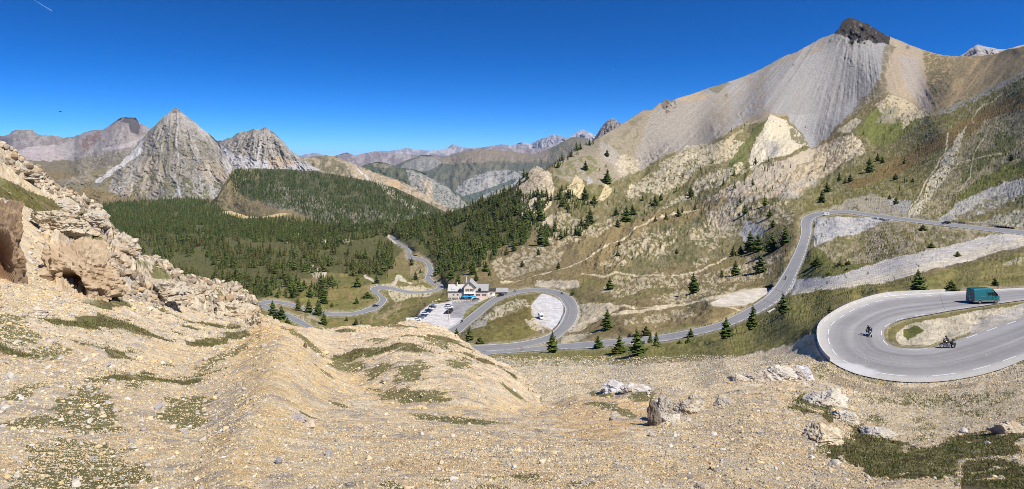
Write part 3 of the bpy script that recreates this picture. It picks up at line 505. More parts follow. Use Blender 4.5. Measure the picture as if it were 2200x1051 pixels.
    p.poly(FL, (118, 110, 64), 8); p.poly(FL, (152, 142, 112), 8, 0.75, (hat2 > 0.55).astype(float)); p.poly(FL, (100, 98, 50), 8, 0.6, sst(0.5, 0.6, mid))
    p.poly([(2230, 180), (2100, 240), (2000, 300), (1880, 365), (1800, 400), (1840, 405), (1930, 370), (2050, 305), (2140, 260), (2230, 222)], (128, 106, 66), 12, 0.85)
    p.poly([(2090, 222), (2030, 250), (2010, 245), (2080, 212), (2140, 180), (2230, 135), (2230, 150), (2150, 190)], (162, 158, 146), 8, 0.8, (hat2 > 0.44).astype(float))
    RB = [(2120, 262), (2230, 225), (2230, 330), (2150, 350), (2060, 420), (2000, 472), (1958, 466), (1975, 430), (2010, 375), (2060, 310)]
    p.poly(RB, (158, 146, 114), 14, 0.85, (hat > 0.40).astype(float)); p.poly([(2080, 265), (2060, 320), (2040, 370), (2000, 425), (1975, 465), (1955, 464), (1975, 425), (2010, 370), (2050, 300)], (206, 194, 164), 8, 0.9, (hat > 0.38).astype(float))
    p.poly([(2100, 300), (2180, 280), (2200, 310), (2130, 350), (2060, 400), (2070, 350)], (98, 100, 50), 14, 0.8, (mid > 0.42).astype(float)); p.poly([(2230, 330), (2130, 370), (2060, 420), (2070, 430), (2140, 395), (2230, 360)], (108, 110, 56), 8, 0.9)
    p.poly([(2230, 368), (2130, 405), (2060, 435), (2010, 470), (2040, 476), (2110, 460), (2230, 400)], (176, 170, 158), 10, 0.95); p.poly([(2230, 400), (2130, 425), (2040, 470), (2080, 478), (2230, 440)], (120, 112, 78), 12, 0.8, (hat > 0.45).astype(float)); p.poly([(2230, 440), (2140, 460), (2080, 478), (2230, 494)], (172, 166, 152), 10, 0.8, (fine > 0.4).astype(float))
    p.poly([(1880, 420), (1960, 440), (1950, 470), (1860, 450), (1780, 450), (1820, 435)], (166, 156, 138), 14, 0.8)
    p.poly([(1900, 430), (1955, 425), (1958, 462), (1930, 455)], (168, 166, 160), 12, 0.7)
    for q in ([(2155, 200), (2100, 235), (2086, 255), (2092, 262)], [(2150, 335), (2060, 345), (2030, 385), (2000, 420), (1965, 440)], [(2120, 290), (2090, 330), (2085, 380), (2060, 410)]): p.line(q, 1.3, (204, 190, 156), 4, 0.8)
    p.line([(2036, 290), (2030, 330), (2005, 365), (1985, 400), (1960, 440), (1953, 468)], 1.6, (214, 200, 168), 4, 0.9)
    p.line([(1500, 458), (1540, 445), (1600, 436), (1640, 425)], 2, (170, 164, 150), 4, 0.6)
    # ---- inside the upper bend
    p.poly([(1752, 470), (1880, 466), (1930, 476), (1900, 480), (1860, 502), (1810, 520), (1752, 535), (1745, 510)], (180, 176, 170), 6); 
    q = [(1900, 478), (2060, 488), (2200, 508), (2230, 515), (2130, 510), (2000, 535), (1900, 556), (1830, 572), (1760, 560), (1752, 530), (1850, 505)]
    p.poly(q, (160, 148, 120), 8); p.poly(q, (108, 104, 58), 8, 0.85, sst(0.5, 0.54, mid)); p.poly(q, (128, 116, 88), 8, 0.6, (fine > 0.55).astype(float))
    p.poly([(1752, 535), (1800, 570), (1860, 565), (1850, 590), (1780, 605), (1715, 600), (1730, 560)], (112, 110, 62), 8)
    SR = [(2240, 495), (2130, 506), (2000, 536), (1900, 560), (1800, 592), (1712, 600), (1698, 622), (1700, 632), (1760, 630), (1850, 613), (1950, 596), (2050, 570), (2130, 545), (2240, 520)]
    p.poly(SR, (200, 192, 180), 7); p.poly([(1702, 622), (1830, 605), (1960, 575), (2080, 540), (2200, 510), (2200, 525), (2080, 560), (1950, 596), (1800, 625), (1705, 634)], (214, 202, 178), 7, 0.9); p.put(inpoly(SR, U, V) * (fine > 0.62) * 0.25, (146, 138, 128))
    # ---- meadow belt along the roads
    MB = [(1690, 638), (1850, 616), (2000, 595), (2100, 570), (2240, 540), (2240, 610), (2000, 622), (1880, 632), (1800, 655), (1760, 690), (1750, 740), (1700, 745), (1600, 762), (1400, 776), (1100, 790), (1040, 768), (1200, 752), (1420, 738), (1600, 692), (1650, 668), (1680, 648)]
    p.poly(MB, (128, 121, 70), 8); p.poly(MB, (140, 128, 84), 8, 0.7, (hat2 > 0.56).astype(float)); p.poly(MB, (104, 104, 52), 8, 0.6, sst(0.5, 0.58, mid)); p.poly([(2020, 600), (2100, 575), (2240, 560), (2240, 590), (2100, 605)], (150, 138, 90), 10, 0.6, sst(0.4, 0.55, mid)); p.poly([(2140, 575), (2240, 540), (2240, 560), (2180, 572)], (188, 176, 150), 8, 0.8, (fine > 0.45).astype(float))
    p.poly([(1080, 770), (1400, 776), (1600, 764), (1700, 748), (1700, 760), (1500, 790), (1300, 795), (1100, 800)], (170, 156, 122), 14, 0.8, (hat2 > 0.45).astype(float))
    for q in ([(1235, 655), (1300, 650), (1335, 656), (1290, 676), (1245, 712), (1225, 716), (1243, 682)], ): p.poly(q, (196, 180, 150), 8, 0.95)
    # gravel slope under the near hill
    GS = [(1060, 790), (1300, 786), (1500, 780), (1640, 758), (1752, 715), (1775, 775), (1800, 800), (1900, 830), (2230, 775), (2230, 1000), (1000, 1000)]
    p.poly(GS, (218, 200, 166), 10); gh = fbm(U * 0.5, V * 2.2, 9, 4, 0.65, 121); p.poly(GS, (168, 152, 112), 10, 0.6, (gh > 0.64).astype(float)); p.put(inpoly(GS, U, V) * (fine > 0.6) * 0.4, (160, 144, 118))
    p.poly([(1060, 768), (1250, 775), (1400, 790), (1250, 800), (1100, 800)], (190, 180, 152), 14, 0.7, (hat2 > 0.4).astype(float))
    s.green = np.zeros(U.shape, np.float32)
    p.poly([(1780, 800), (1850, 822), (1950, 835), (2100, 822), (2100, 830), (1950, 850), (1840, 842), (1780, 820)], (150, 134, 110), 7, 0.8)
    for c in ((1900, 860, 36, 8), (1990, 862, 60, 18), (2100, 860, 60, 12), (2150, 850, 40, 9), (1885, 905, 30, 8), (1985, 905, 22, 10), (2000, 925, 30, 8), (2115, 890, 50, 10), (1990, 940, 36, 8), (1765, 800, 24, 14), (1860, 855, 16, 5)): s.green = np.maximum(s.green, p.poly(ell(*c), (118, 116, 70), 16, 0.8, (mid * 0.6 + fine * 0.4 > 0.49).astype(float)))
    p.poly([(1920, 700), (1960, 690), (2100, 665), (2200, 652), (2200, 676), (2120, 698), (2050, 726), (1990, 742), (1940, 742), (1915, 728)], (204, 192, 166), 3); m = inpoly([(1900, 700), (2230, 640), (2230, 690), (1990, 745), (1900, 735)], U, V); p.put(m * (fine > 0.6) * 0.6, (150, 134, 108)); 
    p.poly([(1904, 722), (1910, 704), (1940, 690), (2000, 678), (2100, 662), (2200, 648), (2200, 655), (2100, 670), (2000, 688), (1945, 702), (1925, 720), (1925, 738)], (124, 116, 70), 4); p.poly([(1940, 712), (1975, 702), (1985, 712), (1950, 733), (1938, 725)], (100, 102, 52), 6); p.poly([(2090, 700), (2200, 655), (2230, 650), (2230, 680), (2140, 704), (2080, 722)], (176, 170, 164), 6, 0.7)
    # ---- round the stone house and the loops
    p.poly([(990, 605), (1100, 560), (1250, 500), (1400, 470), (1420, 480), (1330, 560), (1240, 615), (1150, 616), (1090, 622), (1060, 612)], (136, 120, 84), 16, 0.8)
    p.poly([(1060, 580), (1100, 560), (1220, 540), (1200, 560), (1120, 590), (1070, 600)], (180, 166, 138), 14, 0.8, (hat > 0.45).astype(float)); p.poly([(1155, 603), (1240, 608), (1245, 620), (1190, 618), (1150, 616)], (196, 182, 156), 8, 0.9)
    for q in ([(1290, 565), (1330, 520), (1390, 490), (1400, 500), (1380, 550), (1330, 580), (1290, 578)], [(1370, 520), (1440, 495), (1455, 505), (1440, 545), (1400, 560), (1380, 550)], [(1470, 500), (1530, 485), (1550, 510), (1540, 535), (1500, 525)], [(1480, 560), (1530, 545), (1530, 560), (1500, 572)], [(1310, 600), (1400, 590), (1500, 585), (1600, 560), (1680, 540), (1660, 580), (1620, 600), (1500, 610), (1400, 620), (1320, 640), (1280, 625)], [(1400, 640), (1500, 615), (1590, 610), (1560, 632), (1430, 655)], [(1560, 440), (1700, 440), (1700, 480), (1620, 500), (1540, 510), (1500, 480)], [(1340, 690), (1480, 665), (1500, 680), (1400, 700), (1340, 705)], [(1160, 470), (1210, 460), (1270, 480), (1330, 470), (1330, 490), (1220, 530), (1180, 520)], [(1060, 560), (1220, 500), (1290, 490), (1250, 520), (1120, 570), (1060, 590)]):
        p.poly(q, (190, 175, 144), 16, 0.85, (hat > 0.5).astype(float))
    p.poly([(1590, 495), (1620, 480), (1640, 485), (1640, 512), (1600, 520)], (176, 172, 164), 8, 0.9); p.poly([(1598, 475), (1612, 475), (1612, 492), (1600, 490)], (200, 194, 184), 5, 0.8)
    p.poly([(1340, 480), (1500, 440), (1560, 430), (1540, 460), (1460, 480), (1380, 500), (1300, 560), (1240, 600), (1250, 560)], (140, 122, 84), 14, 0.85)
    for q, wd in (([(1075, 612), (1130, 600), (1200, 580), (1250, 560), (1300, 535), (1350, 505), (1400, 480), (1460, 462), (1500, 456)], 1.8), ([(1250, 590), (1300, 600), (1330, 592), (1400, 594), (1450, 592), (1510, 575), (1560, 555)], 1.6), ([(1075, 720), (1060, 718), (1010, 712)], 1.5),
                  ([(1225, 710), (1255, 695), (1300, 680), (1400, 666), (1500, 648), (1560, 635), (1600, 625)], 4.5), ([(1300, 654), (1400, 660), (1500, 650)], 2), ([(1530, 657), (1560, 660), (1593, 667)], 1.2), ([(700, 655), (735, 655)], 1),
                  ([(905, 622), (915, 640), (922, 648)], 2.5), ([(1040, 714), (1080, 708), (1130, 692), (1150, 686)], 1.4), ([(1030, 716), (1060, 712), (1100, 713), (1150, 710), (1165, 706)], 1.4)): p.line(q, wd, (208, 192, 160), 3, 0.95)
    ISL = [(1040, 735), (1000, 725), (1030, 690), (1060, 662), (1100, 638), (1140, 630), (1165, 632), (1145, 660), (1142, 690), (1160, 712), (1130, 728), (1080, 738)]
    p.poly(ISL, (118, 110, 64), 6); p.poly([(1060, 665), (1110, 645), (1145, 655), (1130, 670), (1080, 680), (1050, 690), (1020, 712), (1012, 705), (1040, 680)], (190, 178, 154), 10, 0.85, (fine > 0.42).astype(float)); p.poly([(1045, 700), (1080, 675), (1140, 665), (1142, 690), (1100, 700)], (110, 98, 58), 8, 0.8); p.poly([(1130, 690), (1165, 690), (1180, 705), (1150, 712)], (196, 182, 156), 8, 0.8, (fine > 0.4).astype(float)); p.poly([(1015, 700), (1050, 685), (1045, 705), (1015, 712)], (180, 172, 158), 6, 0.8)
    p.poly([(1205, 725), (1260, 712), (1270, 720), (1240, 733), (1205, 738)], (196, 184, 156), 8, 0.8)
    MD = [(545, 640), (700, 600), (740, 570), (860, 590), (960, 622), (965, 640), (900, 700), (700, 715), (560, 700)]
    p.poly(MD, (124, 116, 70), 10); p.poly(MD, (142, 122, 82), 10, 0.7, sst(0.5, 0.6, mid)); p.poly(MD, (104, 104, 54), 10, 0.6, sst(0.55, 0.62, wn)); p.poly([(820, 610), (930, 620), (925, 635), (880, 640), (850, 655), (835, 640)], (198, 184, 150), 10, 0.9, (fine > 0.36).astype(float)); p.poly([(890, 560), (925, 575), (915, 610), (880, 612), (880, 590)], (168, 152, 116), 12, 0.7, (fine > 0.45).astype(float))
    p.poly([(800, 668), (860, 650), (850, 680), (800, 690)], (170, 154, 118), 12, 0.6, (mid > 0.5).astype(float)); p.poly([(636, 676), (700, 685), (690, 700), (650, 690)], (180, 168, 140), 8, 0.6, (mid > 0.5).astype(float)); p.poly([(640, 640), (700, 640), (700, 652), (640, 650)], (124, 120, 60), 6, 0.6)
    # forest floor, clearings, pale stream beds
    p.poly(FORESTFLOOR, (98, 96, 58), 10, 0.95, None); p.put(inpoly(FORESTFLOOR, U, V) * (fine > 0.55) * 0.5, (76, 76, 44))
    p.poly([(470, 455), (560, 448), (630, 440), (645, 452), (610, 464), (520, 470)], (196, 174, 126), 6)
    for q in ([(615, 520), (635, 512), (640, 505), (650, 500)], [(685, 530), (690, 522), (700, 518)], [(660, 565), (680, 575), (700, 590), (690, 600)], [(785, 592), (795, 600), (810, 612)], [(735, 520), (760, 515)], [(880, 608), (855, 595), (850, 602), (845, 612)], [(830, 500), (840, 510), (850, 522)]): p.line(q, 3.5, (206, 194, 170), 6, 0.9)
    p.poly([(655, 560), (690, 570), (705, 592), (680, 600), (660, 580)], (196, 184, 158), 8, 0.7, (fine > 0.45).astype(float)); p.poly([(1140, 360), (1155, 358), (1185, 375), (1192, 402), (1186, 440), (1152, 472), (1140, 482), (1122, 482), (1118, 440), (1104, 412), (1128, 378)], (218, 198, 164), 6); p.put(inpoly([(1140, 360), (1192, 400), (1150, 470), (1118, 440), (1105, 410)], U, V) * (hat2 > 0.6) * 0.7, (140, 120, 92)); p.line([(1125, 440), (1122, 480)], 2, (216, 200, 172), 1)
    p.poly([(1240, 375), (1258, 400), (1248, 425), (1208, 414)], (206, 188, 146), 5, 0.95, (hat2 < 0.62).astype(float)); p.poly([(1303, 390), (1316, 415), (1300, 432), (1284, 430)], (206, 188, 146), 5, 0.95); p.poly([(1262, 376), (1275, 392), (1262, 398)], (170, 166, 158), 3)
    p.poly([(1170, 470), (1188, 458), (1185, 480), (1160, 485)], (204, 188, 156), 5, 0.9)
    # bare lots
    p.poly(LOT, (206, 202, 200), 2); p.poly([(972, 648), (1010, 646), (1040, 650), (1005, 668), (993, 684), (968, 682), (970, 660)], (136, 136, 140), 3, 0.9); p.poly([(985, 640), (1052, 634), (1045, 648), (1000, 646), (980, 650)], (190, 180, 168), 3, 0.8)
    p.poly([(992, 689), (1001, 668), (1020, 654), (1050, 641), (1066, 634), (1041, 651), (1016, 671), (1003, 684)], (118, 116, 62), 2); p.poly(BAY, (204, 202, 202), 3); p.poly([(1160, 705), (1180, 690), (1175, 660), (1143, 655), (1142, 680)], (198, 190, 180), 6, 0.5); p.poly(BAY2, (204, 194, 178), 3); p.poly([(1050, 745), (1100, 750), (1160, 740), (1175, 736), (1160, 748), (1100, 752)], (186, 176, 146), 3, 0.8)
    rr_ = rasat(ROADM, U, V); sh = np.clip(rasat(RWX, U, V) * 1.4 - rr_, 0, 1); p.put(sh * (V > 440) * 0.4 * (fine > 0.4), (204, 192, 164))
    p.put(rr_ * 0, (150, 150, 150))
    p.C *= np.where(V < 330, 1.0, 1.06)[..., None]
    jn = fbm(U, V, 7, 2, 0.5, 131); p.put((V > 330) * (V < 700) * (jn > 0.80) * sst(0.4, 0.6, big) * 0.8 * (1 - rr_), (72, 80, 38))
    return p.C
M_SLOPE = mat('mountain_slope', attr=True, rough=0.95, nscale=0.22, namp=0.42, detail=12, nrough=0.78, bump=0.55, bscale=0.30, spec=0.12)
mid = Sheet('mountain_terrain', T2, B2, D2, 540, disp=disp2, paint=paint2, material=M_SLOPE, back=0.8)
print('mid', time.time() - T0)
# ---------------------------------------------------------------- far mountains, each its own landform
M_FAR = mat('far_rock', attr=True, rough=1.0, nscale=0.02, namp=0.32, detail=10, nrough=0.75, bump=12, bscale=0.03, spec=0.05)
def far(name, tp, bv, bd, rows, amp, paint, step=1.5, tj=3, gs=30, pw=1.0, back=0.9, seed=0, apex=None, label=None):
    tp = np.array(tp, float); u = np.arange(tp[0, 0], tp[-1, 0] + 1, step); bvf = bv if callable(bv) else (lambda x: np.full(len(x), float(bv)))
    bdf = bd if callable(bd) else (lambda x: np.full(len(x), float(bd)))
    T = lambda x: np.interp(x, tp[:, 0], tp[:, 1]) + (fbm(x, x * 0, gs * 0.5, 4, 0.65, seed + 5) - 0.5) * tj * 2
    T_ = T(u); kk = 41; Tsm = np.convolve(np.pad(T_, 20, mode='edge'), np.ones(kk) / kk, 'valid')
    def D(U, V):
        Tu, Bu = Tsm, bvf(u); t = np.clip((V - Bu) / np.minimum(Tu - Bu, -4), 0, 1) ** pw
        return np.exp(lerp(np.log(bdf(u)), np.log(np.interp(u, tp[:, 0], tp[:, 2])), t))
    def disp(U, V, X, Y, Z, t):
        ax, ay = apex or (None, None)
        gu = (np.arctan2(U - ax, V - ay) * 180) if apex else U + V * 0.3
        g = (rdg(gu, V * (0.35 if apex else 0.5), gs, 5, 0.55, seed + 1) - 0.5) + 0.5 * (rdg(U, V, gs * 0.4, 4, 0.6, seed + 2) - 0.5)
        f = 1 - g * amp * sst(0, 0.12, 1 - t); return X * f, Y * f, Z * f
    s = Sheet(name, T, bvf, D, rows, cols=u, disp=disp, paint=paint, material=M_FAR, back=back)
    return s
def base(s, col, seed=0):
    p = Painter(s.U, s.V, s.X, s.Y, col); p.f = fbm(s.U, s.V, 3.2, 3, 0.7, seed + 3); p.m = fbm(s.U, s.V, 10, 4, 0.65, seed + 4); p.h = fbm(s.U + s.V * 0.3, s.V * 1.5, 6, 3, 0.6, seed + 6); return p
def streaks(p, ax, ay, k, seed, cl, m, lo=0.58, a=0.6):
    g = fbm(np.arctan2(p.U - ax, p.V - ay) * k, p.V / 60, 1.0, 3, 0.6, seed); p.put(m * sst(lo, lo + 0.12, g) * a, cl)
def pnt_cirque(s):
    p = base(s, (160, 152, 146), 200)
    p.put(sst(0.5, 0.6, p.m) * 0.6, (124, 112, 108)); p.put((p.f > 0.6) * 0.4, (176, 168, 160))
    p.poly([(20, 335), (60, 315), (120, 312), (160, 330), (140, 345), (80, 355), (30, 350)], (190, 176, 172), 8, 0.9); p.poly([(110, 320), (150, 300), (160, 330), (140, 345)], (170, 162, 158), 8, 0.8)
    p.poly([(160, 310), (215, 280), (220, 290), (180, 330)], (150, 120, 108), 8, 0.7, (p.m > 0.45).astype(float)); p.poly([(215, 320), (260, 310), (300, 300), (290, 315), (230, 325)], (196, 184, 178), 6, 0.8)
    p.poly([(220, 300), (250, 265), (275, 270), (300, 300), (250, 315)], (172, 160, 150), 8, 0.7); p.poly([(262, 262), (270, 248), (292, 250), (304, 275), (300, 290), (282, 285), (278, 265)], (96, 90, 90), 6, 0.95)
    p.poly([(60, 345), (150, 345), (240, 330), (320, 320), (360, 460), (40, 460)], (130, 120, 96), 12, 0.95); p.poly([(90, 365), (200, 380), (280, 400), (360, 430), (360, 470), (40, 470)], (138, 122, 90), 12, 0.95)
    p.poly([(170, 345), (230, 325), (300, 320), (280, 350), (220, 370), (170, 380)], (158, 148, 132), 12, 0.8, (p.h > 0.42).astype(float)); p.put((s.V > 330) * (p.f > 0.62) * 0.35, (100, 94, 66)); p.put(np.exp(-((s.U - 10) ** 2 / 300 + (s.V - 305) ** 2 / 150)) * 0.8, (88, 88, 100))
    return p.C
far('far_ridge', [(-420, 300, 8200), (-100, 296, 7800), (0, 292, 7000), (20, 288, 6800), (27, 280, 6700), (70, 279, 6700), (82, 289, 6700), (120, 291, 6900), (136, 297, 7000), (160, 293, 7000), (170, 289, 6800), (205, 279, 6600), (219, 279, 6500), (232, 272, 6400), (246, 262, 6300), (262, 252, 6200), (292, 251, 6200), (300, 266, 6200), (316, 272, 6200), (340, 285, 6200), (380, 300, 6300), (420, 330, 6400)], 462, 3300, 260, 0.028, pnt_cirque, seed=210, tj=3, gs=26, pw=1.3)
def pnt_pyr(s):
    U, V = s.U, s.V; p = base(s, (150, 142, 128), 220)
    bgn = fbm(U, V, 45, 3, 0.5, 229); p.put(sst(0.5, 0.62, bgn) * 0.7, (140, 134, 124)); p.put(sst(0.48, 0.36, bgn) * 0.6, (184, 178, 168))
    p.put(sst(0.48, 0.6, p.m) * 0.55, (142, 134, 120)); p.put((p.f > 0.58) * 0.4, (190, 182, 170)); p.put((p.f < 0.36) * 0.4, (116, 110, 98))
    streaks(p, 378, 180, 40, 221, (190, 182, 170), (V < 330).astype(float), 0.55, 0.5); streaks(p, 378, 180, 90, 222, (128, 120, 106), np.ones(U.shape), 0.6, 0.5)
    p.poly([(270, 400), (300, 350), (325, 320), (345, 350), (360, 400), (300, 425), (260, 415)], (174, 158, 132), 14, 0.5); p.poly([(425, 370), (440, 340), (470, 350), (480, 385), (450, 400)], (184, 164, 134), 12, 0.5); p.poly([(460, 340), (500, 360), (520, 400), (480, 395)], (172, 156, 132), 12, 0.5)
    p.poly([(-60, 380), (150, 370), (262, 338), (280, 340), (240, 375), (225, 420), (-60, 470)], (134, 124, 100), 12, 0.95); p.poly([(110, 388), (180, 375), (240, 352), (250, 362), (200, 385), (130, 400)], (160, 150, 132), 14, 0.8, (p.h > 0.45).astype(float)); p.poly([(190, 365), (230, 355), (240, 365), (200, 380)], (128, 120, 88), 10, 0.7)
    p.poly([(200, 392), (262, 345), (300, 310), (318, 300), (300, 330), (262, 358), (215, 392)], (202, 198, 194), 10, 0.9); p.poly([(470, 330), (492, 350), (520, 390), (560, 420), (500, 400)], (196, 190, 182), 10, 0.8); 
    for q, w_ in (([(378, 300), (383, 345), (375, 380), (385, 410), (370, 428)], 2.4), ([(383, 270), (380, 310)], 2), ([(440, 345), (455, 385), (465, 425)], 2.2), ([(420, 365), (445, 425)], 1.8), ([(380, 405), (395, 428)], 3), ([(455, 375), (480, 415)], 1.6), ([(330, 350), (345, 380), (355, 415)], 1.2), ([(400, 395), (440, 428)], 2.4), ([(290, 370), (280, 410)], 2)): p.line(q, w_, (200, 196, 188), 6, 0.6)
    gm_ = (p.m > 0.52) * (p.f > 0.42); p.poly([(280, 400), (330, 360), (360, 390), (420, 380), (500, 395), (520, 440), (260, 440)], (104, 104, 62), 14, 0.8, gm_.astype(float)); p.poly([(340, 300), (440, 300), (470, 360), (380, 390), (330, 350)], (122, 116, 84), 14, 0.6, gm_.astype(float))
    p.poly([(350, 262), (378, 228), (400, 250), (420, 272), (395, 280), (380, 262), (365, 275)], (184, 176, 166), 8, 0.5); p.poly([(180, 400), (260, 420), (360, 432), (500, 425), (560, 440), (560, 480), (120, 480)], (138, 122, 86), 8, 0.95)
    return p.C
far('pyramid_peak', [(-60, 440, 3500), (20, 424, 3500), (70, 408, 3560), (110, 392, 3640), (150, 381, 3700), (180, 377, 3760), (205, 366, 3850), (228, 360, 3930), (245, 350, 4000), (262, 343, 4050), (285, 322, 4200), (300, 305, 4250), (318, 284, 4300), (335, 268, 4300), (350, 252, 4330), (365, 240, 4350), (378, 231, 4350), (392, 242, 4350), (410, 256, 4330), (430, 273, 4300), (447, 286, 4280), (457, 294, 4250), (470, 306, 4200), (478, 325, 4100), (492, 345, 4000), (512, 372, 3900), (540, 395, 3700), (600, 430, 3500)], 470, 3250, 240, 0.022, pnt_pyr, seed=230, tj=2.5, gs=18, apex=(378, 150))
def pnt_pyr2(s):
    U, V = s.U, s.V; p = base(s, (156, 148, 134), 240)
    p.put(sst(0.5, 0.6, p.h) * 0.6, (134, 126, 114)); p.put((p.f > 0.6) * 0.45, (192, 186, 176)); p.put((p.f < 0.36) * 0.4, (112, 108, 98)); streaks(p, 565, 200, 60, 241, (196, 190, 182), np.ones(U.shape), 0.58, 0.45)
    p.poly([(470, 310), (500, 330), (560, 345), (640, 345), (690, 366), (500, 366), (485, 345)], (196, 192, 190), 6, 0.8); p.poly([(575, 340), (600, 335), (640, 350), (600, 364), (580, 360)], (186, 164, 136), 8, 0.8); p.line([(565, 290), (555, 330), (550, 355)], 3, (206, 202, 198), 4, 0.7)
    return p.C
far('rocky_peak', [(440, 330, 5600), (465, 303, 5500), (480, 301, 5450), (500, 294, 5400), (515, 284, 5350), (530, 282, 5350), (545, 277, 5300), (560, 277, 5300), (571, 272, 5300), (582, 281, 5300), (598, 293, 5250), (612, 307, 5200), (622, 322, 5150), (640, 334, 5100), (662, 350, 5000), (690, 366, 4900), (740, 385, 4800)], 420, 4500, 150, 0.022, pnt_pyr2, seed=250, tj=3.5, gs=16, apex=(566, 190))
def pnt_dark(s):
    U, V = s.U, s.V; p = base(s, (96, 96, 70), 260)
    p.put(sst(0.5, 0.6, p.m) * 0.5, (124, 114, 84)); p.poly([(560, 390), (640, 410), (740, 440), (880, 460), (900, 480), (700, 490), (560, 440)], (150, 144, 130), 20, 0.8, (p.f > 0.5).astype(float)); p.poly([(480, 360), (560, 366), (560, 380), (500, 400), (560, 440), (640, 455), (560, 480), (400, 480), (470, 430)], (150, 134, 98), 14, 0.9)
    p.poly([(800, 388), (830, 400), (870, 430), (920, 458), (905, 462), (850, 430)], (196, 184, 162), 7, 0.9, (p.f > 0.42).astype(float))
    return p.C
dark = far('forested_mountain', [(400, 470, 3050), (440, 448, 3050), (468, 420, 3080), (484, 390, 3120), (498, 370, 3160), (508, 363, 3200), (560, 362, 3330), (620, 364, 3500), (680, 369, 3450), (740, 379, 3400), (800, 391, 3300), (850, 404, 3200), (900, 427, 3000), (950, 452, 2800), (990, 468, 2700), (1040, 480, 2600)], 500, lambda x: np.interp(x, [400, 500, 600, 1040], [3000, 2700, 2000, 1800]), 220, 0.02, pnt_dark, seed=270, tj=1.5, gs=50, pw=0.9)
def pnt_tan(s):
    p = base(s, (168, 150, 122), 280); p.put(sst(0.5, 0.6, p.m) * 0.7, (112, 108, 78)); p.put((p.f > 0.6) * 0.5, (196, 186, 166)); p.poly([(735, 345), (780, 365), (830, 385), (900, 410), (960, 445), (900, 430), (820, 405), (770, 390)], (190, 172, 144), 8, 0.9, (p.f > 0.4).astype(float)); p.poly([(640, 335), (700, 335), (735, 350), (770, 385), (700, 372)], (112, 108, 78), 10, 0.6, (p.m > 0.45).astype(float)); p.poly([(760, 352), (790, 380), (800, 388), (790, 388)], (214, 206, 194), 3, 0.8); p.poly([(825, 392), (852, 384), (866, 400), (850, 408)], (200, 172, 134), 6, 0.9)
    return p.C
far('tan_ridge', [(600, 350, 5600), (640, 340, 5600), (700, 334, 5600), (720, 336, 5600), (740, 344, 5500), (770, 356, 5400), (800, 368, 5300), (840, 383, 5200), (862, 388, 5100), (900, 410, 5000), (950, 438, 4800), (1000, 462, 4600)], 470, 4000, 120, 0.02, pnt_tan, seed=290, tj=2, gs=20)
def pnt_gorge(s):
    p = base(s, (88, 96, 76), 300); p.put(sst(0.5, 0.6, p.m) * 0.5, (118, 114, 90)); p.poly([(868, 365), (905, 372), (940, 392), (985, 420), (1010, 445), (960, 450), (920, 435), (890, 410), (875, 385)], (164, 159, 150), 8, 0.9, (p.f > 0.36).astype(float)); p.poly([(905, 385), (925, 390), (935, 430), (915, 425)], (200, 180, 150), 6, 0.7); p.poly([(930, 385), (985, 425), (980, 445), (930, 430)], (150, 150, 140), 10, 0.8, (p.f > 0.42).astype(float)); p.put((p.f > 0.62) * 0.3, (140, 136, 120)); p.poly([(780, 352), (820, 347), (860, 358), (820, 362)], (150, 140, 120), 8, 0.8, (p.m > 0.45).astype(float))
    return p.C
far('wooded_hill', [(720, 372, 7600), (760, 362, 7600), (790, 352, 7600), (810, 347, 7600), (832, 350, 7500), (862, 361, 7400), (890, 364, 7300), (910, 371, 7200), (935, 388, 7000), (960, 402, 6900), (990, 420, 6700), (1030, 445, 6500), (1080, 460, 6400)], 480, 6000, 110, 0.02, pnt_gorge, seed=310, tj=1.6, gs=24)
def pnt_central(s):
    p = base(s, (116, 112, 92), 320); p.put(sst(0.5, 0.6, p.m) * 0.55, (138, 126, 104)); p.put((s.V > 350) * sst(0.45, 0.55, p.m) * 0.7, (80, 92, 80)); p.poly([(905, 350), (940, 335), (985, 325), (1100, 322), (1180, 318), (1180, 345), (1050, 345), (960, 352)], (146, 132, 112), 10, 0.75)
    p.poly([(985, 398), (1020, 378), (1050, 372), (1100, 365), (1190, 370), (1160, 390), (1110, 410), (1050, 425), (1000, 428), (975, 412)], (166, 163, 160), 14, 0.8, (p.f > 0.42).astype(float)); p.poly([(1020, 400), (1060, 380), (1080, 400), (1040, 420)], (182, 174, 162), 8, 0.6); p.poly([(985, 425), (1050, 405), (1110, 385), (1110, 392), (1050, 415), (1000, 438)], (88, 100, 88), 5, 0.9); p.poly([(840, 372), (880, 345), (910, 335), (950, 350), (920, 366)], (154, 150, 142), 10, 0.8)
    return p.C
far('broad_mountain', [(820, 372, 11500), (850, 355, 11500), (870, 346, 11500), (905, 333, 11500), (925, 333, 11400), (945, 342, 11300), (965, 335, 11300), (1000, 326, 11200), (1030, 322, 11200), (1060, 323, 11200), (1100, 326, 11200), (1150, 332, 11000), (1175, 322, 11000), (1200, 310, 11000), (1228, 295, 11000), (1250, 296, 11000), (1300, 315, 11000), (1350, 330, 11000)], 462, 8500, 120, 0.02, pnt_central, seed=330, tj=1.4, gs=30)
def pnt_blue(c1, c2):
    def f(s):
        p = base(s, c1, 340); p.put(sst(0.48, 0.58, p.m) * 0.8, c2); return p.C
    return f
far('distant_range', [(700, 345, 18000), (723, 334, 18000), (745, 328, 18000), (765, 334, 18000), (800, 327, 18000), (830, 329, 18000), (860, 330, 18000), (900, 334, 18000), (930, 332, 18000), (960, 336, 17500), (1000, 322, 17500), (1040, 317, 17000), (1060, 315, 17000), (1100, 318, 17000), (1150, 320, 17000), (1200, 312, 17000), (1260, 320, 17000)], 372, 15000, 70, 0.02, pnt_blue((138, 126, 124), (168, 158, 150)), seed=350, tj=1.5, gs=20)
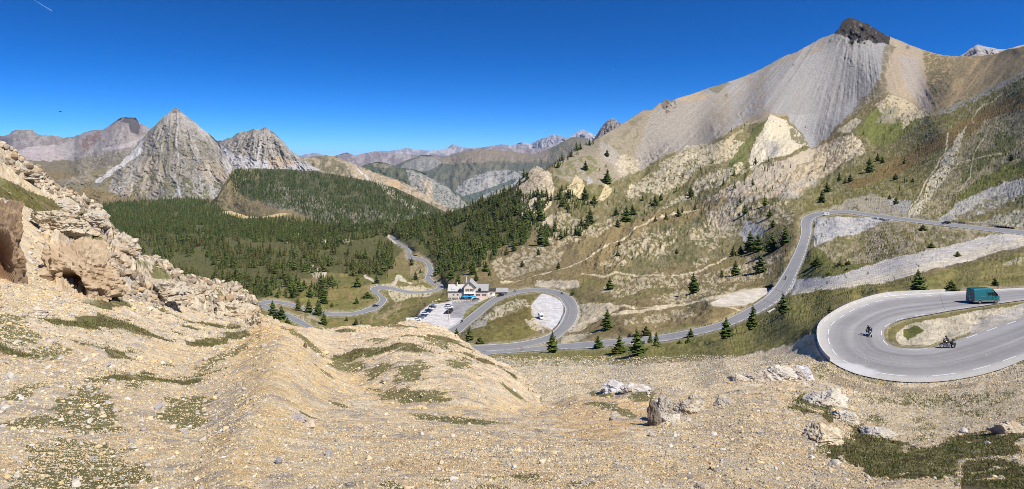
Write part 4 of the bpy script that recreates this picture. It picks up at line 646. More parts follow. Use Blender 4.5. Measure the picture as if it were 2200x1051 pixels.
far('distant_peaks', [(600, 352, 26000), (640, 336, 26000), (660, 331, 26000), (676, 329, 26000), (700, 334, 26000), (740, 340, 26000), (780, 330, 26000), (810, 324, 26000), (838, 325, 26000), (860, 322, 26000), (872, 317, 26000), (890, 323, 26000), (905, 322, 26000), (920, 324, 26000), (945, 323, 26000), (960, 318, 26000), (973, 310, 26000), (990, 316, 26000), (1010, 318, 26000), (1040, 316, 25000), (1080, 310, 24000), (1100, 312, 24000), (1120, 306, 23000), (1140, 309, 23000),
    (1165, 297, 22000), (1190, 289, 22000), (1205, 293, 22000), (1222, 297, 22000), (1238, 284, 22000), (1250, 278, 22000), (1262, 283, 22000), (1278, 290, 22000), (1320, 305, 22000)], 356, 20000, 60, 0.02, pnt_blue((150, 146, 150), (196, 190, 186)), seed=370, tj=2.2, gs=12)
def pnt_rock(s): p = base(s, (132, 126, 124), 380); p.put((p.f > 0.5) * 0.6, (168, 162, 156)); p.put((p.f < 0.38) * 0.6, (88, 84, 86)); return p.C
far('rock_tooth', [(1255, 320, 3000), (1275, 300, 3000), (1288, 280, 3000), (1298, 265, 3000), (1308, 257, 3000), (1314, 253, 3000), (1325, 259, 3000), (1334, 266, 3000), (1350, 280, 3000), (1400, 310, 3000)], 360, 2700, 60, 0.02, pnt_rock, seed=390, tj=3, gs=12)
def pnt_right(s): p = base(s, (170, 164, 160), 400); p.put((p.f > 0.5) * 0.5, (190, 186, 184)); p.poly([(2070, 118), (2090, 104), (2102, 108), (2085, 124)], (90, 92, 108), 5, 0.9); p.put(sst(0.5, 0.6, p.m) * 0.4, (150, 136, 126)); return p.C
far('grey_summit', [(2020, 140, 4500), (2050, 128, 4500), (2070, 115, 4500), (2085, 105, 4500), (2100, 96, 4500), (2112, 99, 4500), (2125, 101, 4500), (2145, 106, 4500), (2165, 105, 4500), (2185, 99, 4500), (2200, 96, 4500), (2400, 60, 4500), (2620, 50, 4500)], 200, 4000, 90, 0.02, pnt_right, seed=410, tj=1.5, gs=16)
# valley floor reaching the horizon, under everything
bm = bmesh.new(); bmesh.ops.create_grid(bm, x_segments=8, y_segments=8, size=60000)
me = bpy.data.meshes.new('ground'); bm.to_mesh(me); bm.free(); me.materials.append(mat('valley_floor', tuple(lin((120, 112, 80))), nscale=0.002, namp=0.3))
gr = link(bpy.data.objects.new('ground', me)); gr.location = (0, 30000, -1650); gr['kind'] = 'structure'
print('far', time.time() - T0)
# ---------------------------------------------------------------- road surfaces, markings
M_ASPH = mat('asphalt', attr=True, rough=0.85, nscale=1.2, namp=0.10, detail=12, nrough=0.75, bump=0.01, spec=0.25)
M_MARK = mat('road_paint', (0.62, 0.62, 0.60), rough=0.7, nscale=3.0, namp=0.12)
def strip(name, R, s0, s1, m, lift, col=None, seg=None, parent=None, label=None, cat=None, ncross=None):
    u1 = lambda k: R[:, 0] * (1 - k) + R[:, 2] * k; v1 = lambda k: R[:, 1] * (1 - k) + R[:, 3] * k
    ks = np.linspace(s0, s1, ncross or 2); A = []
    for k in ks:
        v = v1(k); z = R[:, 4]; d = -z * F / (v - VH); A.append(np.stack([(u1(k) - UC) / F * d, d, z + lift], -1))
    A = np.stack(A, 1); n = len(R)
    if seg is not None:
        L = np.concatenate([[0], np.cumsum(np.linalg.norm(np.diff(A[:, 0], axis=0), axis=1))])
    vs, fs, cs = [], [], []
    if seg is None:
        vs = A.reshape(-1, 3); fs = gridfaces(n, len(ks))
    else:
        on, off, st = seg; a = st; mids = A; vs = []; fs = []
        def at_(x): return np.array([[np.interp(x, L, mids[:, j, c]) for c in range(3)] for j in range(len(ks))])
        while a < L[-1]:
            b = min(a + on, L[-1]); xs = np.linspace(a, b, max(2, int((b - a) / 1.0) + 1)); i0 = len(vs)
            for x in xs: vs += list(at_(x))
            for i in range(len(xs) - 1): fs.append((i0 + 2 * i, i0 + 2 * i + 1, i0 + 2 * i + 3, i0 + 2 * i + 2))
            a = b + off
        vs = np.array(vs); fs = np.array(fs)
    c = None
    if col is not None: c = col(vs, np.tile(ks, n) if seg is None else None)
    # faces upward
    p0, p1, p2 = vs[fs[0][0]], vs[fs[0][1]], vs[fs[0][2]]
    if np.cross(p1 - p0, p2 - p0)[2] < 0: fs = fs[:, ::-1]
    me = npmesh(name, vs, fs, m, c, smooth=False); o = link(bpy.data.objects.new(name, me), parent)
    if not parent: o['kind'] = 'structure'
    return o
def asph(base_, tyre=0.5, shoulder=None):
    def f(vs, k):
        n = fbm(vs[:, 0], vs[:, 1], 6, 4, 0.6, 501); n2 = fbm(k * 60, vs[:, 0] * 0.05 + vs[:, 1] * 0.05, 3, 3, 0.6, 502)
        c = np.empty((len(vs), 3)); c[:] = lin(base_)
        t = np.exp(-((k - 0.30) / 0.06) ** 2) + np.exp(-((k - 0.42) / 0.05) ** 2) + np.exp(-((k - 0.62) / 0.06) ** 2) + np.exp(-((k - 0.76) / 0.05) ** 2)
        c *= (1 - 0.10 * tyre * t + 0.22 * (n - 0.5) + 0.25 * (n2 - 0.5) * tyre)[:, None]
        if shoulder is not None:
            m = sst(0.03, 0.0, k) + sst(0.97, 1.0, k); c = c * (1 - m[:, None]) + lin(shoulder) * m[:, None]
        return c
    return f
def asph_hair(vs, k):
    c = asph((160, 157, 154), 1.6)(vs, k); m = (sst(0.20, 0.10, k + (fbm(vs[:, 0], vs[:, 1], 3, 3) - 0.5) * 0.05))[:, None]
    c = c * (1 - m) + lin((190, 186, 178)) * m
    d = np.hypot(vs[:, 0] - 39.5, (vs[:, 1] - 81) * 0.7) + 3 * (fbm(vs[:, 0], vs[:, 1], 2, 3, 0.6, 511) - 0.5); m = sst(3.0, 1.5, d)[:, None] * 0.8
    return c * (1 - m) + lin((214, 210, 208)) * m
r1 = strip('road', RD[0], 0, 1, M_ASPH, 0, asph_hair, ncross=41)
r2 = strip('road', RD[1], 0, 1, M_ASPH, 0, asph((148, 146, 144), 1.0, (186, 178, 160)), ncross=25)
r3 = strip('road', RD[2], 0, 1, M_ASPH, 0.015, asph((152, 150, 148), 1.0, (184, 178, 162)), ncross=25)
r4 = strip('road', RD[3], 0, 1, M_ASPH, 0, asph((146, 145, 144), 0.6, (186, 178, 160)), ncross=13)
def mark(R, s, w_, seg, par, lift=0.012): return strip('edge_marking', R, s, s + w_, M_MARK, lift, seg=seg, parent=par)
H = RD[0]; mark(H, 0.155, 0.013, (3.2, 2.6, 1.0), r1); mark(H, 0.955, 0.013, (3.0, 2.8, 0.5), r1)
mark(H[:132], 0.045, 0.02, (200, 1, 0), r1)
mark(RD[1], 0.045, 0.02, (500, 1, 0), r2); mark(RD[1][120:], 0.90, 0.022, (3.0, 2.5, 0), r2); mark(RD[1], 0.945, 0.02, (500, 1, 0), r2)
mark(RD[2], 0.08, 0.035, (3.5, 2.2, 0), r3, 0.03); mark(RD[2], 0.93, 0.02, (500, 1, 0), r3, 0.03)
mark(RD[3], 0.06, 0.03, (500, 1, 0), r4, 0.03); mark(RD[3], 0.92, 0.03, (500, 1, 0), r4, 0.03)
M_TAR = mat('tar', (0.06, 0.06, 0.062), rough=0.8)
def seam(R, s0, i0, i1, par, w_=0.012, lift=0.008, wob=0.01, seed=0):
    Q = R[i0:i1].copy(); n = len(Q); j = (fbm(np.arange(n) * 1.0, np.zeros(n), 9, 3, 0.6, seed) - 0.5) * wob * 2; k = s0 + j; P_ = np.empty_like(Q)
    for a, b in ((0, 2), (1, 3)): P_[:, a] = Q[:, a] * (1 - k) + Q[:, b] * k; P_[:, b] = Q[:, a] * (1 - k - w_) + Q[:, b] * (k + w_)
    P_[:, 4] = Q[:, 4]; return strip('tar_seam', P_, 0, 1, M_TAR, lift, parent=par)
seam(RD[2], 0.47, 60, 330, r3, 0.012, 0.03, 0.02, 1); seam(RD[0], 0.47, 250, 460, r1, 0.004, 0.008, 0.02, 2); seam(RD[0], 0.60, 60, 130, r1, 0.003, 0.008, 0.015, 3); seam(RD[1], 0.5, 110, 240, r2, 0.01, 0.012, 0.02, 4); seam(RD[1], 0.72, 130, 230, r2, 0.008, 0.012, 0.01, 5)
for R_, i0, par, lf in ((RD[2], 165, r3, .03), (RD[2], 150, r3, .03), (RD[0], 92, r1, .008)):
    strip('tar_seam', np.stack([R_[i0], R_[i0] + (R_[i0 + 1] - R_[i0]) * (0.25 if R_ is RD[2] else 0.12)]), 0.1, 0.9, M_TAR, lf + .002, parent=par, ncross=9)
# parapet and retaining wall of the near hairpin
def ribbonwall(name, R, i0, i1, s, th, top, bot, m, lift=0):
    vs = []; 
    for k in range(i0, i1):
        r = R[k]; o = []
        for kk in (s, s - th):
            u = r[0] * (1 - kk) + r[2] * kk; v = r[1] * (1 - kk) + r[3] * kk; d = -r[4] * F / (v - VH); o.append(((u - UC) / F * d, d))
        z = r[4]; vs += [(o[0][0], o[0][1], z + bot * 0.1), (o[0][0], o[0][1], z + top), (o[1][0], o[1][1], z + top), (o[1][0], o[1][1], z + bot)]
    n = i1 - i0; fs = []
    for k in range(n - 1):
        for j in range(3): fs.append((4 * k + j, 4 * k + j + 1, 4 * k + j + 5, 4 * k + j + 4))
    fs += [(0, 1, 2, 3), (4 * n - 4, 4 * n - 1, 4 * n - 2, 4 * n - 3)]
    me = npmesh(name, np.array(vs), np.array(fs), m, smooth=False); bm = bmesh.new(); bm.from_mesh(me); bmesh.ops.recalc_face_normals(bm, faces=bm.faces); bm.to_mesh(me); bm.free()
    return link(bpy.data.objects.new(name, me))
M_CONC = mat('concrete', (0.46, 0.44, 0.41), rough=0.9, nscale=1.5, namp=0.2, detail=8)
M_WDARK = mat('shaded_concrete', (0.20, 0.18, 0.16), rough=0.9, nscale=1.2, namp=0.35, detail=8)  # darker concrete, the wall's outer-face shade put into its colour; unassigned
rw = ribbonwall('retaining_wall', H, 22 * 4, 22 * 12 + 8, 0.012, 0.022, 0.45, -2.6, M_CONC)
tag(rw, 'pale concrete parapet wall curving round the outer edge of the near hairpin bend', 'wall')
print('roads', time.time() - T0)
# ---------------------------------------------------------------- stones and plants of the near hill
rng = np.random.RandomState(11)
def ico(n):
    bm = bmesh.new(); bmesh.ops.create_icosphere(bm, subdivisions=n, radius=1); v = np.array([x.co[:] for x in bm.verts]); f = np.array([[y.index for y in x.verts] for x in bm.faces]); bm.free(); return v, f
IC = {n: ico(n) for n in (1, 2, 3, 4, 5, 6)}
def rockshape(n, seed, planes=14, rough=0.06, flat=0.75, nz=1.0):
    r = np.random.RandomState(seed); v, f = IC[n]; p = r.normal(size=(planes, 3)); p /= np.linalg.norm(p, axis=1)[:, None]; d = r.uniform(0.62, 1.0, planes)
    q = (d[None] / np.maximum(v @ p.T, 1e-3)).min(1); q = np.minimum(q, 1.25); o = v * q[:, None]
    if rough: 
        k = (fbm3(o + seed, 0.9, 5, 0.6, seed) - 0.5) * rough * 6 + (1 - np.abs(2 * fbm3(o * 1.7 + seed, 0.6, 3, 0.6, seed + 3) - 1) - 0.6) * rough * 2; o = o * (1 + k[:, None])
    o[:, 2] *= flat; return o, f
def scatter(name, sheet, cnt, usel, vsel, size, cols, shapes, sink=0.3, mask=None, label=None, cat=None, seed=0, kind='stuff'):
    r = np.random.RandomState(seed); u = r.uniform(*usel, cnt); v = r.uniform(*vsel, cnt)
    T = np.interp(u, sheet.u, sheet.T); ok = v > T + 1; u, v = u[ok], v[ok]; P = sheet.atn(u, v)
    if mask is not None: k = mask(u, v, P, sheet); u, v, P = u[k], v[k], P[k]
    s = size(r, P[:, 1], len(u)); n = len(u); sh = r.randint(0, len(shapes), n); V, Fc, C = [], [], []; off = 0; CL = np.array([lin(c) for c in cols])
    for k, (sv, sf) in enumerate(shapes):
        m = sh == k; c = m.sum()
        if not c: continue
        a = r.uniform(0, 6.28, c); ca, sa = np.cos(a), np.sin(a); ss = s[m][:, None]; st = r.uniform(0.75, 1.3, (c, 3))
        x = sv[None, :, 0] * ss * st[:, :1]; y = sv[None, :, 1] * ss * st[:, 1:2]; z = sv[None, :, 2] * ss * st[:, 2:]
        W = np.stack([x * ca[:, None] - y * sa[:, None] + P[m][:, :1], x * sa[:, None] + y * ca[:, None] + P[m][:, 1:2], z + P[m][:, 2:] + ss * (0.5 - sink)], -1)
        V.append(W.reshape(-1, 3)); Fc.append((sf[None] + (off + np.arange(c) * len(sv))[:, None, None]).reshape(-1, 3)); off += c * len(sv)
        base_ = sheet.p.C[sheet.last_sel[0][m], sheet.last_sel[1][m]] if False else None
        cc = CL[r.randint(0, len(CL), c)] * r.uniform(0.8, 1.12, (c, 1)); C.append(np.repeat(cc, len(sv), 0))
    me = npmesh(name, np.concatenate(V), np.concatenate(Fc), M_STONE, np.concatenate(C), smooth=False); o = link(bpy.data.objects.new(name, me)); tag(o, label, cat, None, kind); return o
M_STONE = mat('limestone', attr=True, rough=0.9, nscale=6, namp=0.18, detail=10, nrough=0.7, bump=0.02, bscale=12, spec=0.15)
TANS = [(228, 206, 164), (218, 196, 156), (236, 208, 156), (206, 188, 154), (236, 218, 182), (228, 194, 138), (186, 170, 148), (214, 188, 144)]
GREY = [(206, 196, 180), (190, 182, 170), (216, 206, 190), (176, 168, 158), (222, 214, 200), (208, 190, 160)]
SH1 = [rockshape(1, k, 9, 0, 0.7) for k in range(12)]
_o = np.array([(1, 0, 0), (-1, 0, 0), (0, 1, 0), (0, -1, 0), (0, 0, 1), (0, 0, -1)], float); _f = np.array([(0, 2, 4), (2, 1, 4), (1, 3, 4), (3, 0, 4), (2, 0, 5), (1, 2, 5), (3, 1, 5), (0, 3, 5)])
SH0 = [(_o * np.random.RandomState(k).uniform(0.6, 1.25, (6, 3)) + np.random.RandomState(k + 50).normal(0, 0.22, (6, 3)), _f) for k in range(10)]
gr_of = lambda u, v: inpoly([(545, 690), (640, 700), (1000, 735), (1170, 845), (1390, 850), (1400, 960), (1000, 930), (620, 900), (520, 850), (480, 790)], u, v)
def px(lo, hi, pw, cap=9): return lambda r, Y, n: (lo + (hi - lo) * r.uniform(0, 1, n) ** pw) * Y / F * 0.5
notgreen = lambda u, v, P, s: ~(s.green[s.last] > 0.5)
dens = lambda u, v, P, s: notgreen(u, v, P, s) & (rng.uniform(0, 1, len(u)) < np.where(gr_of(u, v), 0.38, 1)) & (rng.uniform(0, 1, len(u)) < np.clip(3.2 * (fbm(P[:, 0], P[:, 1], 1.2, 3, 0.6) * 0.5 + fbm(P[:, 0], P[:, 1], 7, 2, 0.5, 5) * 0.5) - 1.0, 0.35, 1))
o = scatter('gravel', near, 330000, (-20, 2220), (600, 1062), px(1.7, 3.8, 1.6), TANS, SH0, 0.2, mask=dens, label='fine pale gravel covering the near slope', cat='gravel', seed=1)
o = scatter('gravel', near, 42000, (-30, 2230), (560, 1062), px(3, 8, 3.0), TANS + GREY, SH1, 0.25, mask=dens, label='coarser loose stones lying over the near slope', cat='gravel', seed=7)
o = scatter('rubble', near, 8000, (-30, 2230), (430, 1062), px(5, 14, 3.5), GREY + TANS[:4], [rockshape(2, 20 + k, 11, 0.03, 0.7) for k in range(8)], 0.3, mask=lambda u, v, P, s: notgreen(u, v, P, s) & ((rng.uniform(0, 1, len(u)) < np.where(gr_of(u, v), 0.12, np.where(u < 560, 0.8, 0.45)))), label='scattered broken limestone rubble among the gravel', cat='rubble', seed=2)
o = scatter('rubble', near, 30000, (-60, 570), (300, 700), px(3.5, 17, 2.2), [(196, 182, 160), (182, 166, 144), (204, 188, 162), (168, 152, 132), (146, 130, 110), (188, 162, 128)], [rockshape(2, 40 + k, 12, 0.05, 0.9) for k in range(10)], 0.3, mask=lambda u, v, P, s: notgreen(u, v, P, s) & inpoly(ROCKY, u, v) & (fbm(P[:, 0], P[:, 1] + P[:, 2], 3, 3) > 0.42), label='broken blocks of limestone covering the crest of the slope on the left', cat='rubble', seed=3)
# low plants: short leafy blades over the green mats
def tufts(name, sheet, cnt, vr, hpx, cols, label, seed, thr=0.5, hmax=0.12):
    r = np.random.RandomState(seed); u = r.uniform(-30, 2230, cnt); v = r.uniform(*vr, cnt); T = np.interp(u, sheet.u, sheet.T); ok = v > T + 1; u, v = u[ok], v[ok]; P = sheet.atn(u, v); r_, c_ = sheet.last; ju = np.clip(c_ + (r.normal(0, 6, len(c_))).astype(int), 0, len(sheet.u) - 1); jv = np.clip(r_ + (r.normal(0, 3, len(r_))).astype(int), 0, sheet.rows - 1); k = sheet.green[jv, ju] > thr; P = P[k]; n = len(P)
    nb = 4; P = np.repeat(P, nb, 0); m = len(P); h = np.minimum(r.uniform(0.5, 1.2, m) * hpx * P[:, 1] / F, hmax * r.uniform(0.6, 1.3, m)); a = r.uniform(0, 6.28, m); j = h * 0.7
    P = P + np.stack([r.normal(0, 1, m) * j, r.normal(0, 1, m) * j, -h * 0.12], -1); w_ = h * 0.22; lx, ly = np.cos(a) * w_, np.sin(a) * w_; t = r.normal(0, 0.35, (m, 2)) * h[:, None]
    V = np.stack([P - np.stack([lx, ly, 0 * h], -1), P + np.stack([lx, ly, 0 * h], -1), P + np.stack([t[:, 0], t[:, 1], h], -1)], 1).reshape(-1, 3)
    CL = np.array([lin(c) for c in cols]); C = CL[r.randint(0, len(CL), m)] * r.uniform(0.7, 1.2, (m, 1)); me = npmesh(name, V, np.arange(3 * m).reshape(-1, 3), M_LEAF, np.repeat(C, 3, 0), smooth=False)
    o = link(bpy.data.objects.new(name, me)); tag(o, label, 'ground plants', None, 'stuff')
M_LEAF = mat('leaf', attr=True, rough=0.7, spec=0.25)
tufts('alpine_plants', near, 220000, (690, 1062), 4.2, [(112, 124, 56), (98, 112, 50), (134, 134, 76), (116, 92, 66), (84, 98, 46), (160, 154, 98), (122, 104, 78)], 'low creeping plants growing in mats on the stony slope', 5, hmax=0.06)
tufts('alpine_plants', near, 60000, (330, 720), 4, [(122, 120, 66), (104, 104, 54), (136, 124, 80)], 'olive tussocks streaking the rocky slope on the left', 6, hmax=0.3)
o = scatter('gravel', mid, 60000, (1000, 2230), (765, 1000), px(1.5, 4.5, 2.0), TANS + GREY, SH0, 0.2, label='loose stones on the gravel slope below the roads', cat='gravel', seed=9)
tufts('alpine_plants', mid, 60000, (765, 1000), 4.2, [(112, 124, 56), (98, 112, 50), (134, 134, 76), (120, 108, 70)], 'low plants in patches on the gravel slope below the hairpin', 8, hmax=0.4, thr=0.4)
# rocks that stand out one by one: (photo x, y of the base middle, width, height in photo pixels, colour, shape seed, sheet, label)
W_ = (212, 203, 186); G_ = (196, 184, 164); O_ = (204, 178, 142); B_ = (150, 120, 92)
def crag(nm, u, v, w_, h, col, seed, label, cav=None, dy=0.0, dz=0.22, depth=0.9, rough=0.15, n=6 if 6 in IC else 5, planes=26, cat='rock', dark=None, rot=0):
    p = near.at(u, v); k = p.y / F; o, f = rockshape(6 if w_ > 70 else 5, seed, planes, rough, 1.0); d = o / np.linalg.norm(o, axis=1)[:, None]
    o = o * (1 + 0.22 * (rdg(d[:, 0] * 3 + d[:, 1] + seed, d[:, 2] * 2.2 - d[:, 1], 0.8, 4, 0.6, seed)[:, None] - 0.5))
    st = np.floor((o[:, 2] + 0.25 * o[:, 0]) * 5) / 5; o[:, :2] *= (1 + 0.16 * (vn(st * 31 + seed, st * 7, 3)[:, None] - 0.5))
    o = o * (1 + 0.13 * (rdg(o[:, 0] * 1.3 + o[:, 1], o[:, 2] * 2.4 + o[:, 1] * 0.7, 0.28, 4, 0.6, seed + 7)[:, None] - 0.55))
    cm = 0
    if cav:
        for (cx, cz, rx, rz, dp) in cav:
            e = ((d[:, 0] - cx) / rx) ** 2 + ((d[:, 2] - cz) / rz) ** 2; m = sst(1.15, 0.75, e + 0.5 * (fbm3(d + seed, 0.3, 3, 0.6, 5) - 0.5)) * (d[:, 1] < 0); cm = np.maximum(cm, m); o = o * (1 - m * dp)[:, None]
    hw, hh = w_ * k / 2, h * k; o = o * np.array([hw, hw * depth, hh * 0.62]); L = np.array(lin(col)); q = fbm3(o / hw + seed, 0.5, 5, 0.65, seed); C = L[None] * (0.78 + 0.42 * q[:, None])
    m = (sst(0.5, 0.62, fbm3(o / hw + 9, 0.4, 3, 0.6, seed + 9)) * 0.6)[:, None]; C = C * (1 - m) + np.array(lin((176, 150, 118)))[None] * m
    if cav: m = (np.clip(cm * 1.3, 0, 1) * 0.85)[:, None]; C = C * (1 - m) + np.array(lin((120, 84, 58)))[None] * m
    ob = link(bpy.data.objects.new(nm, npmesh(nm, o, f, M_STONE, C, smooth=False))); ob.location = p + Vector((0, hw * depth * 0.3 + dy, hh * dz)); ob.rotation_euler[2] = rot; tag(ob, label, cat); return ob
def rock(nm, u, v, w_, h, col, seed, label, sheet=None, rot=0, flat=None, depth=0.9, rough=0.085, n=4, planes=16, lean=0, group=None, cat='rock'):
    sheet = sheet or near; p = sheet.at(u, v); k = p.y / F; o, f = rockshape(n, seed, planes, rough, 1.0); hw, hh = w_ * k / 2, h * k
    o = o * np.array([hw, hw * depth, hh * 0.62]); o[:, 0] += lean * o[:, 2]; c, s_ = math.cos(rot), math.sin(rot)
    o = np.stack([o[:, 0] * c - o[:, 1] * s_, o[:, 0] * s_ + o[:, 1] * c, o[:, 2]], -1); L = np.array(lin(col)); q = fbm3(o / hw * 1.0 + seed, 0.7, 4, 0.6, seed)
    C = L[None] * (0.86 + 0.28 * q[:, None]); m = (sst(0.55, 0.68, fbm3(o / hw + 9, 0.5, 3, 0.6, seed + 9)) * 0.5)[:, None]; C = C * (1 - m) + np.array(lin((178, 160, 136)))[None] * m
    me = npmesh(nm, o, f, M_STONE, C, smooth=False); ob = link(bpy.data.objects.new(nm, me)); ob.location = p + Vector((0, hw * depth * 0.3, hh * 0.22)); tag(ob, label, cat, group); return ob
ROCKS = [
 ('rock', 76, 678, 34, 30, W_, 12, 'white jagged rock standing alone on the grey scree'), ('rock', 19, 818, 32, 22, W_, 14, 'rounded white rock near the left edge, above the plant mats'), ('rock', 8, 884, 32, 18, W_, 15, 'flat white rock cut by the left edge'),
 ('stone', 655, 764, 10, 13, (110, 90, 74), 23, 'small dark upright stone on the ochre ridge'), ('stone', 602, 712, 14, 8, (120, 110, 104), 24, 'small grey stones perched at the tip of the ochre ridge'),
 ('stone', 638, 908, 40, 16, (186, 178, 170), 25, 'flat grey stone beside a green tuft on the ochre ridge'), ('stone', 667, 918, 26, 20, (206, 190, 166), 26, 'pale stone with a dark shadowed end, right of the flat grey stone'),
 ('stone', 598, 998, 16, 16, (150, 146, 150), 27, 'small blue grey stone low on the ochre ridge'), ('stone', 338, 880, 18, 16, (170, 166, 170), 28, 'blue grey stone left of a square plant mat'), ('stone', 705, 972, 18, 16, (176, 170, 168), 29, 'light grey stone at the bottom centre left'),
 ('stone', 948, 996, 16, 10, (226, 204, 164), 30, 'small yellowish stone above the tufts at the bottom centre'), ('stone', 1165, 996, 16, 13, (224, 208, 180), 31, 'small cream stone at the bottom centre right'), ('stone', 190, 904, 14, 12, W_, 32, 'little white stone at the foot of a plant mat on the left'), ('stone', 162, 1044, 24, 14, W_, 33, 'cream stone inside the large plant mat at the bottom left'),
 ('rock_outcrop', 1474, 896, 60, 40, G_, 35, 'right shoulder of the split grey crag, half buried in gravel'), ('rock', 1438, 912, 36, 26, W_, 36, 'wedge of pale rock at the foot of the split grey crag'),
 ('rock_outcrop', 1322, 842, 60, 42, (206, 206, 208), 37, 'pointed blue white outcrop with a grassy ledge'), ('rock_outcrop', 1362, 846, 50, 26, (210, 206, 200), 38, 'low white outcrop trailing right of the pointed one'),
 ('rock_outcrop', 1560, 872, 56, 26, G_, 39, 'half buried grey outcrop in gravel right of the split crag'), ('rock', 1502, 862, 36, 22, G_, 40, 'grey hump between the split crag and the half buried outcrop'), ('rock', 1585, 818, 36, 20, W_, 41, 'small white rock on the skyline of the near hill'),
 ('rock_outcrop', 1668, 812, 80, 46, W_, 42, 'spiky white outcrop on the skyline left of the parapet wall'), ('rock_outcrop', 1722, 814, 66, 40, (214, 212, 210), 43, 'rounded white outcrop right next to the spiky one'),
 ('rock_outcrop', 1782, 866, 90, 46, W_, 44, 'white sloping slab below the hairpin bend'), ('rock_outcrop', 1826, 905, 56, 36, W_, 45, 'lower end of the white sloping slab, above the heather'), ('rock_outcrop', 1775, 946, 96, 40, (222, 208, 178), 46, 'cream fluted outcrop between two plant mats'),
 ('rock_outcrop', 1895, 936, 70, 28, W_, 47, 'pale crumbling rock strip on the far side of the plant mat'), ('boulder', 2176, 926, 58, 38, (206, 192, 170), 48, 'boulder with a black shaded side at the right edge'), ('stone', 1794, 1010, 24, 15, W_, 49, 'round white stone at the lower edge of the plant mat'), ('stone', 2124, 952, 15, 11, W_, 50, 'small white stone lying in the upper right plant mat'),
 ('stone', 2072, 893, 22, 12, (206, 198, 190), 51, 'thin grey white rock between green patches on the far side of the dip'), ('rock', 1508, 1050, 34, 18, G_, 52, 'greyish rock cut by the bottom edge'), ('stone', 1470, 866, 8, 7, W_, 53, 'tiny white stone on top of the split crag')]
CRAGS = [
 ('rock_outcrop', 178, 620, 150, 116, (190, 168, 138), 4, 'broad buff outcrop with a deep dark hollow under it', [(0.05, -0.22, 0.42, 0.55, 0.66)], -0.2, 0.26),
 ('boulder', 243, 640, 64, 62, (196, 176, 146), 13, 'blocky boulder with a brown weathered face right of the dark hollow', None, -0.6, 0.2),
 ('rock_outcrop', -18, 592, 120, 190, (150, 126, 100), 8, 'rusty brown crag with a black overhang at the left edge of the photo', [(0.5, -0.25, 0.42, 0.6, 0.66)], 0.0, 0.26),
 ('rock_outcrop', 112, 512, 96, 50, (202, 188, 162), 9, 'buff ledge above and left of the dark hollow', None, 0, 0.1),
 ('rock_outcrop', 330, 636, 110, 56, (196, 184, 164), 18, 'fractured grey outcrop on the crest right of the blocky boulder', None, 0, 0.08), ('rock_outcrop', 262, 556, 70, 44, (196, 184, 164), 19, 'grey rock at the crest above the dark hollow', None, 0, 0.08),
 ('rock_outcrop', 196, 492, 66, 44, (196, 186, 168), 20, 'sharp grey rock halfway up the crest', None, 0, 0.06), ('rock_outcrop', 130, 446, 60, 34, (196, 186, 168), 21, 'grey jagged block on the upper crest', None, 0, 0.04), ('rock_outcrop', 34, 366, 90, 26, (190, 180, 160), 22, 'flat topped rock band at the top of the crest', None, 0, 0.0),
 ('rock_outcrop', 500, 684, 104, 62, (204, 190, 164), 16, 'stubby crag at the lower end of the rocky crest, above the far bend', None, 0, 0.12), ('rock_outcrop', 415, 648, 80, 40, (198, 186, 164), 17, 'grey outcrop on the crest just left of the stubby crag', None, 0, 0.06),
 ('rock_outcrop', 1404, 914, 34, 74, (120, 114, 108), 34, 'tall dark grey slab forming the left half of the split crag in the middle foreground', None, 0, 0.2), ('rock_outcrop', 1434, 908, 46, 56, (186, 178, 164), 55, 'pale grey slab forming the right half of the split crag in the middle foreground', None, 0.15, 0.16)]  # left slab's dark colour carries the shade of the crag's left side
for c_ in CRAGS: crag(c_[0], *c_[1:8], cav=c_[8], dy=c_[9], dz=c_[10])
for r_ in ROCKS:
    if r_[3] >= 34: crag(*r_[:3], r_[3] * 1.12, r_[4] * 0.95, *r_[5:8], dz=0.02, rough=0.11, rot=(r_[6] % 7) * 0.4)
    else: rock(*r_, rot=(r_[6] % 7) * 0.4, n=3, rough=0.05)
print('stones', time.time() - T0)
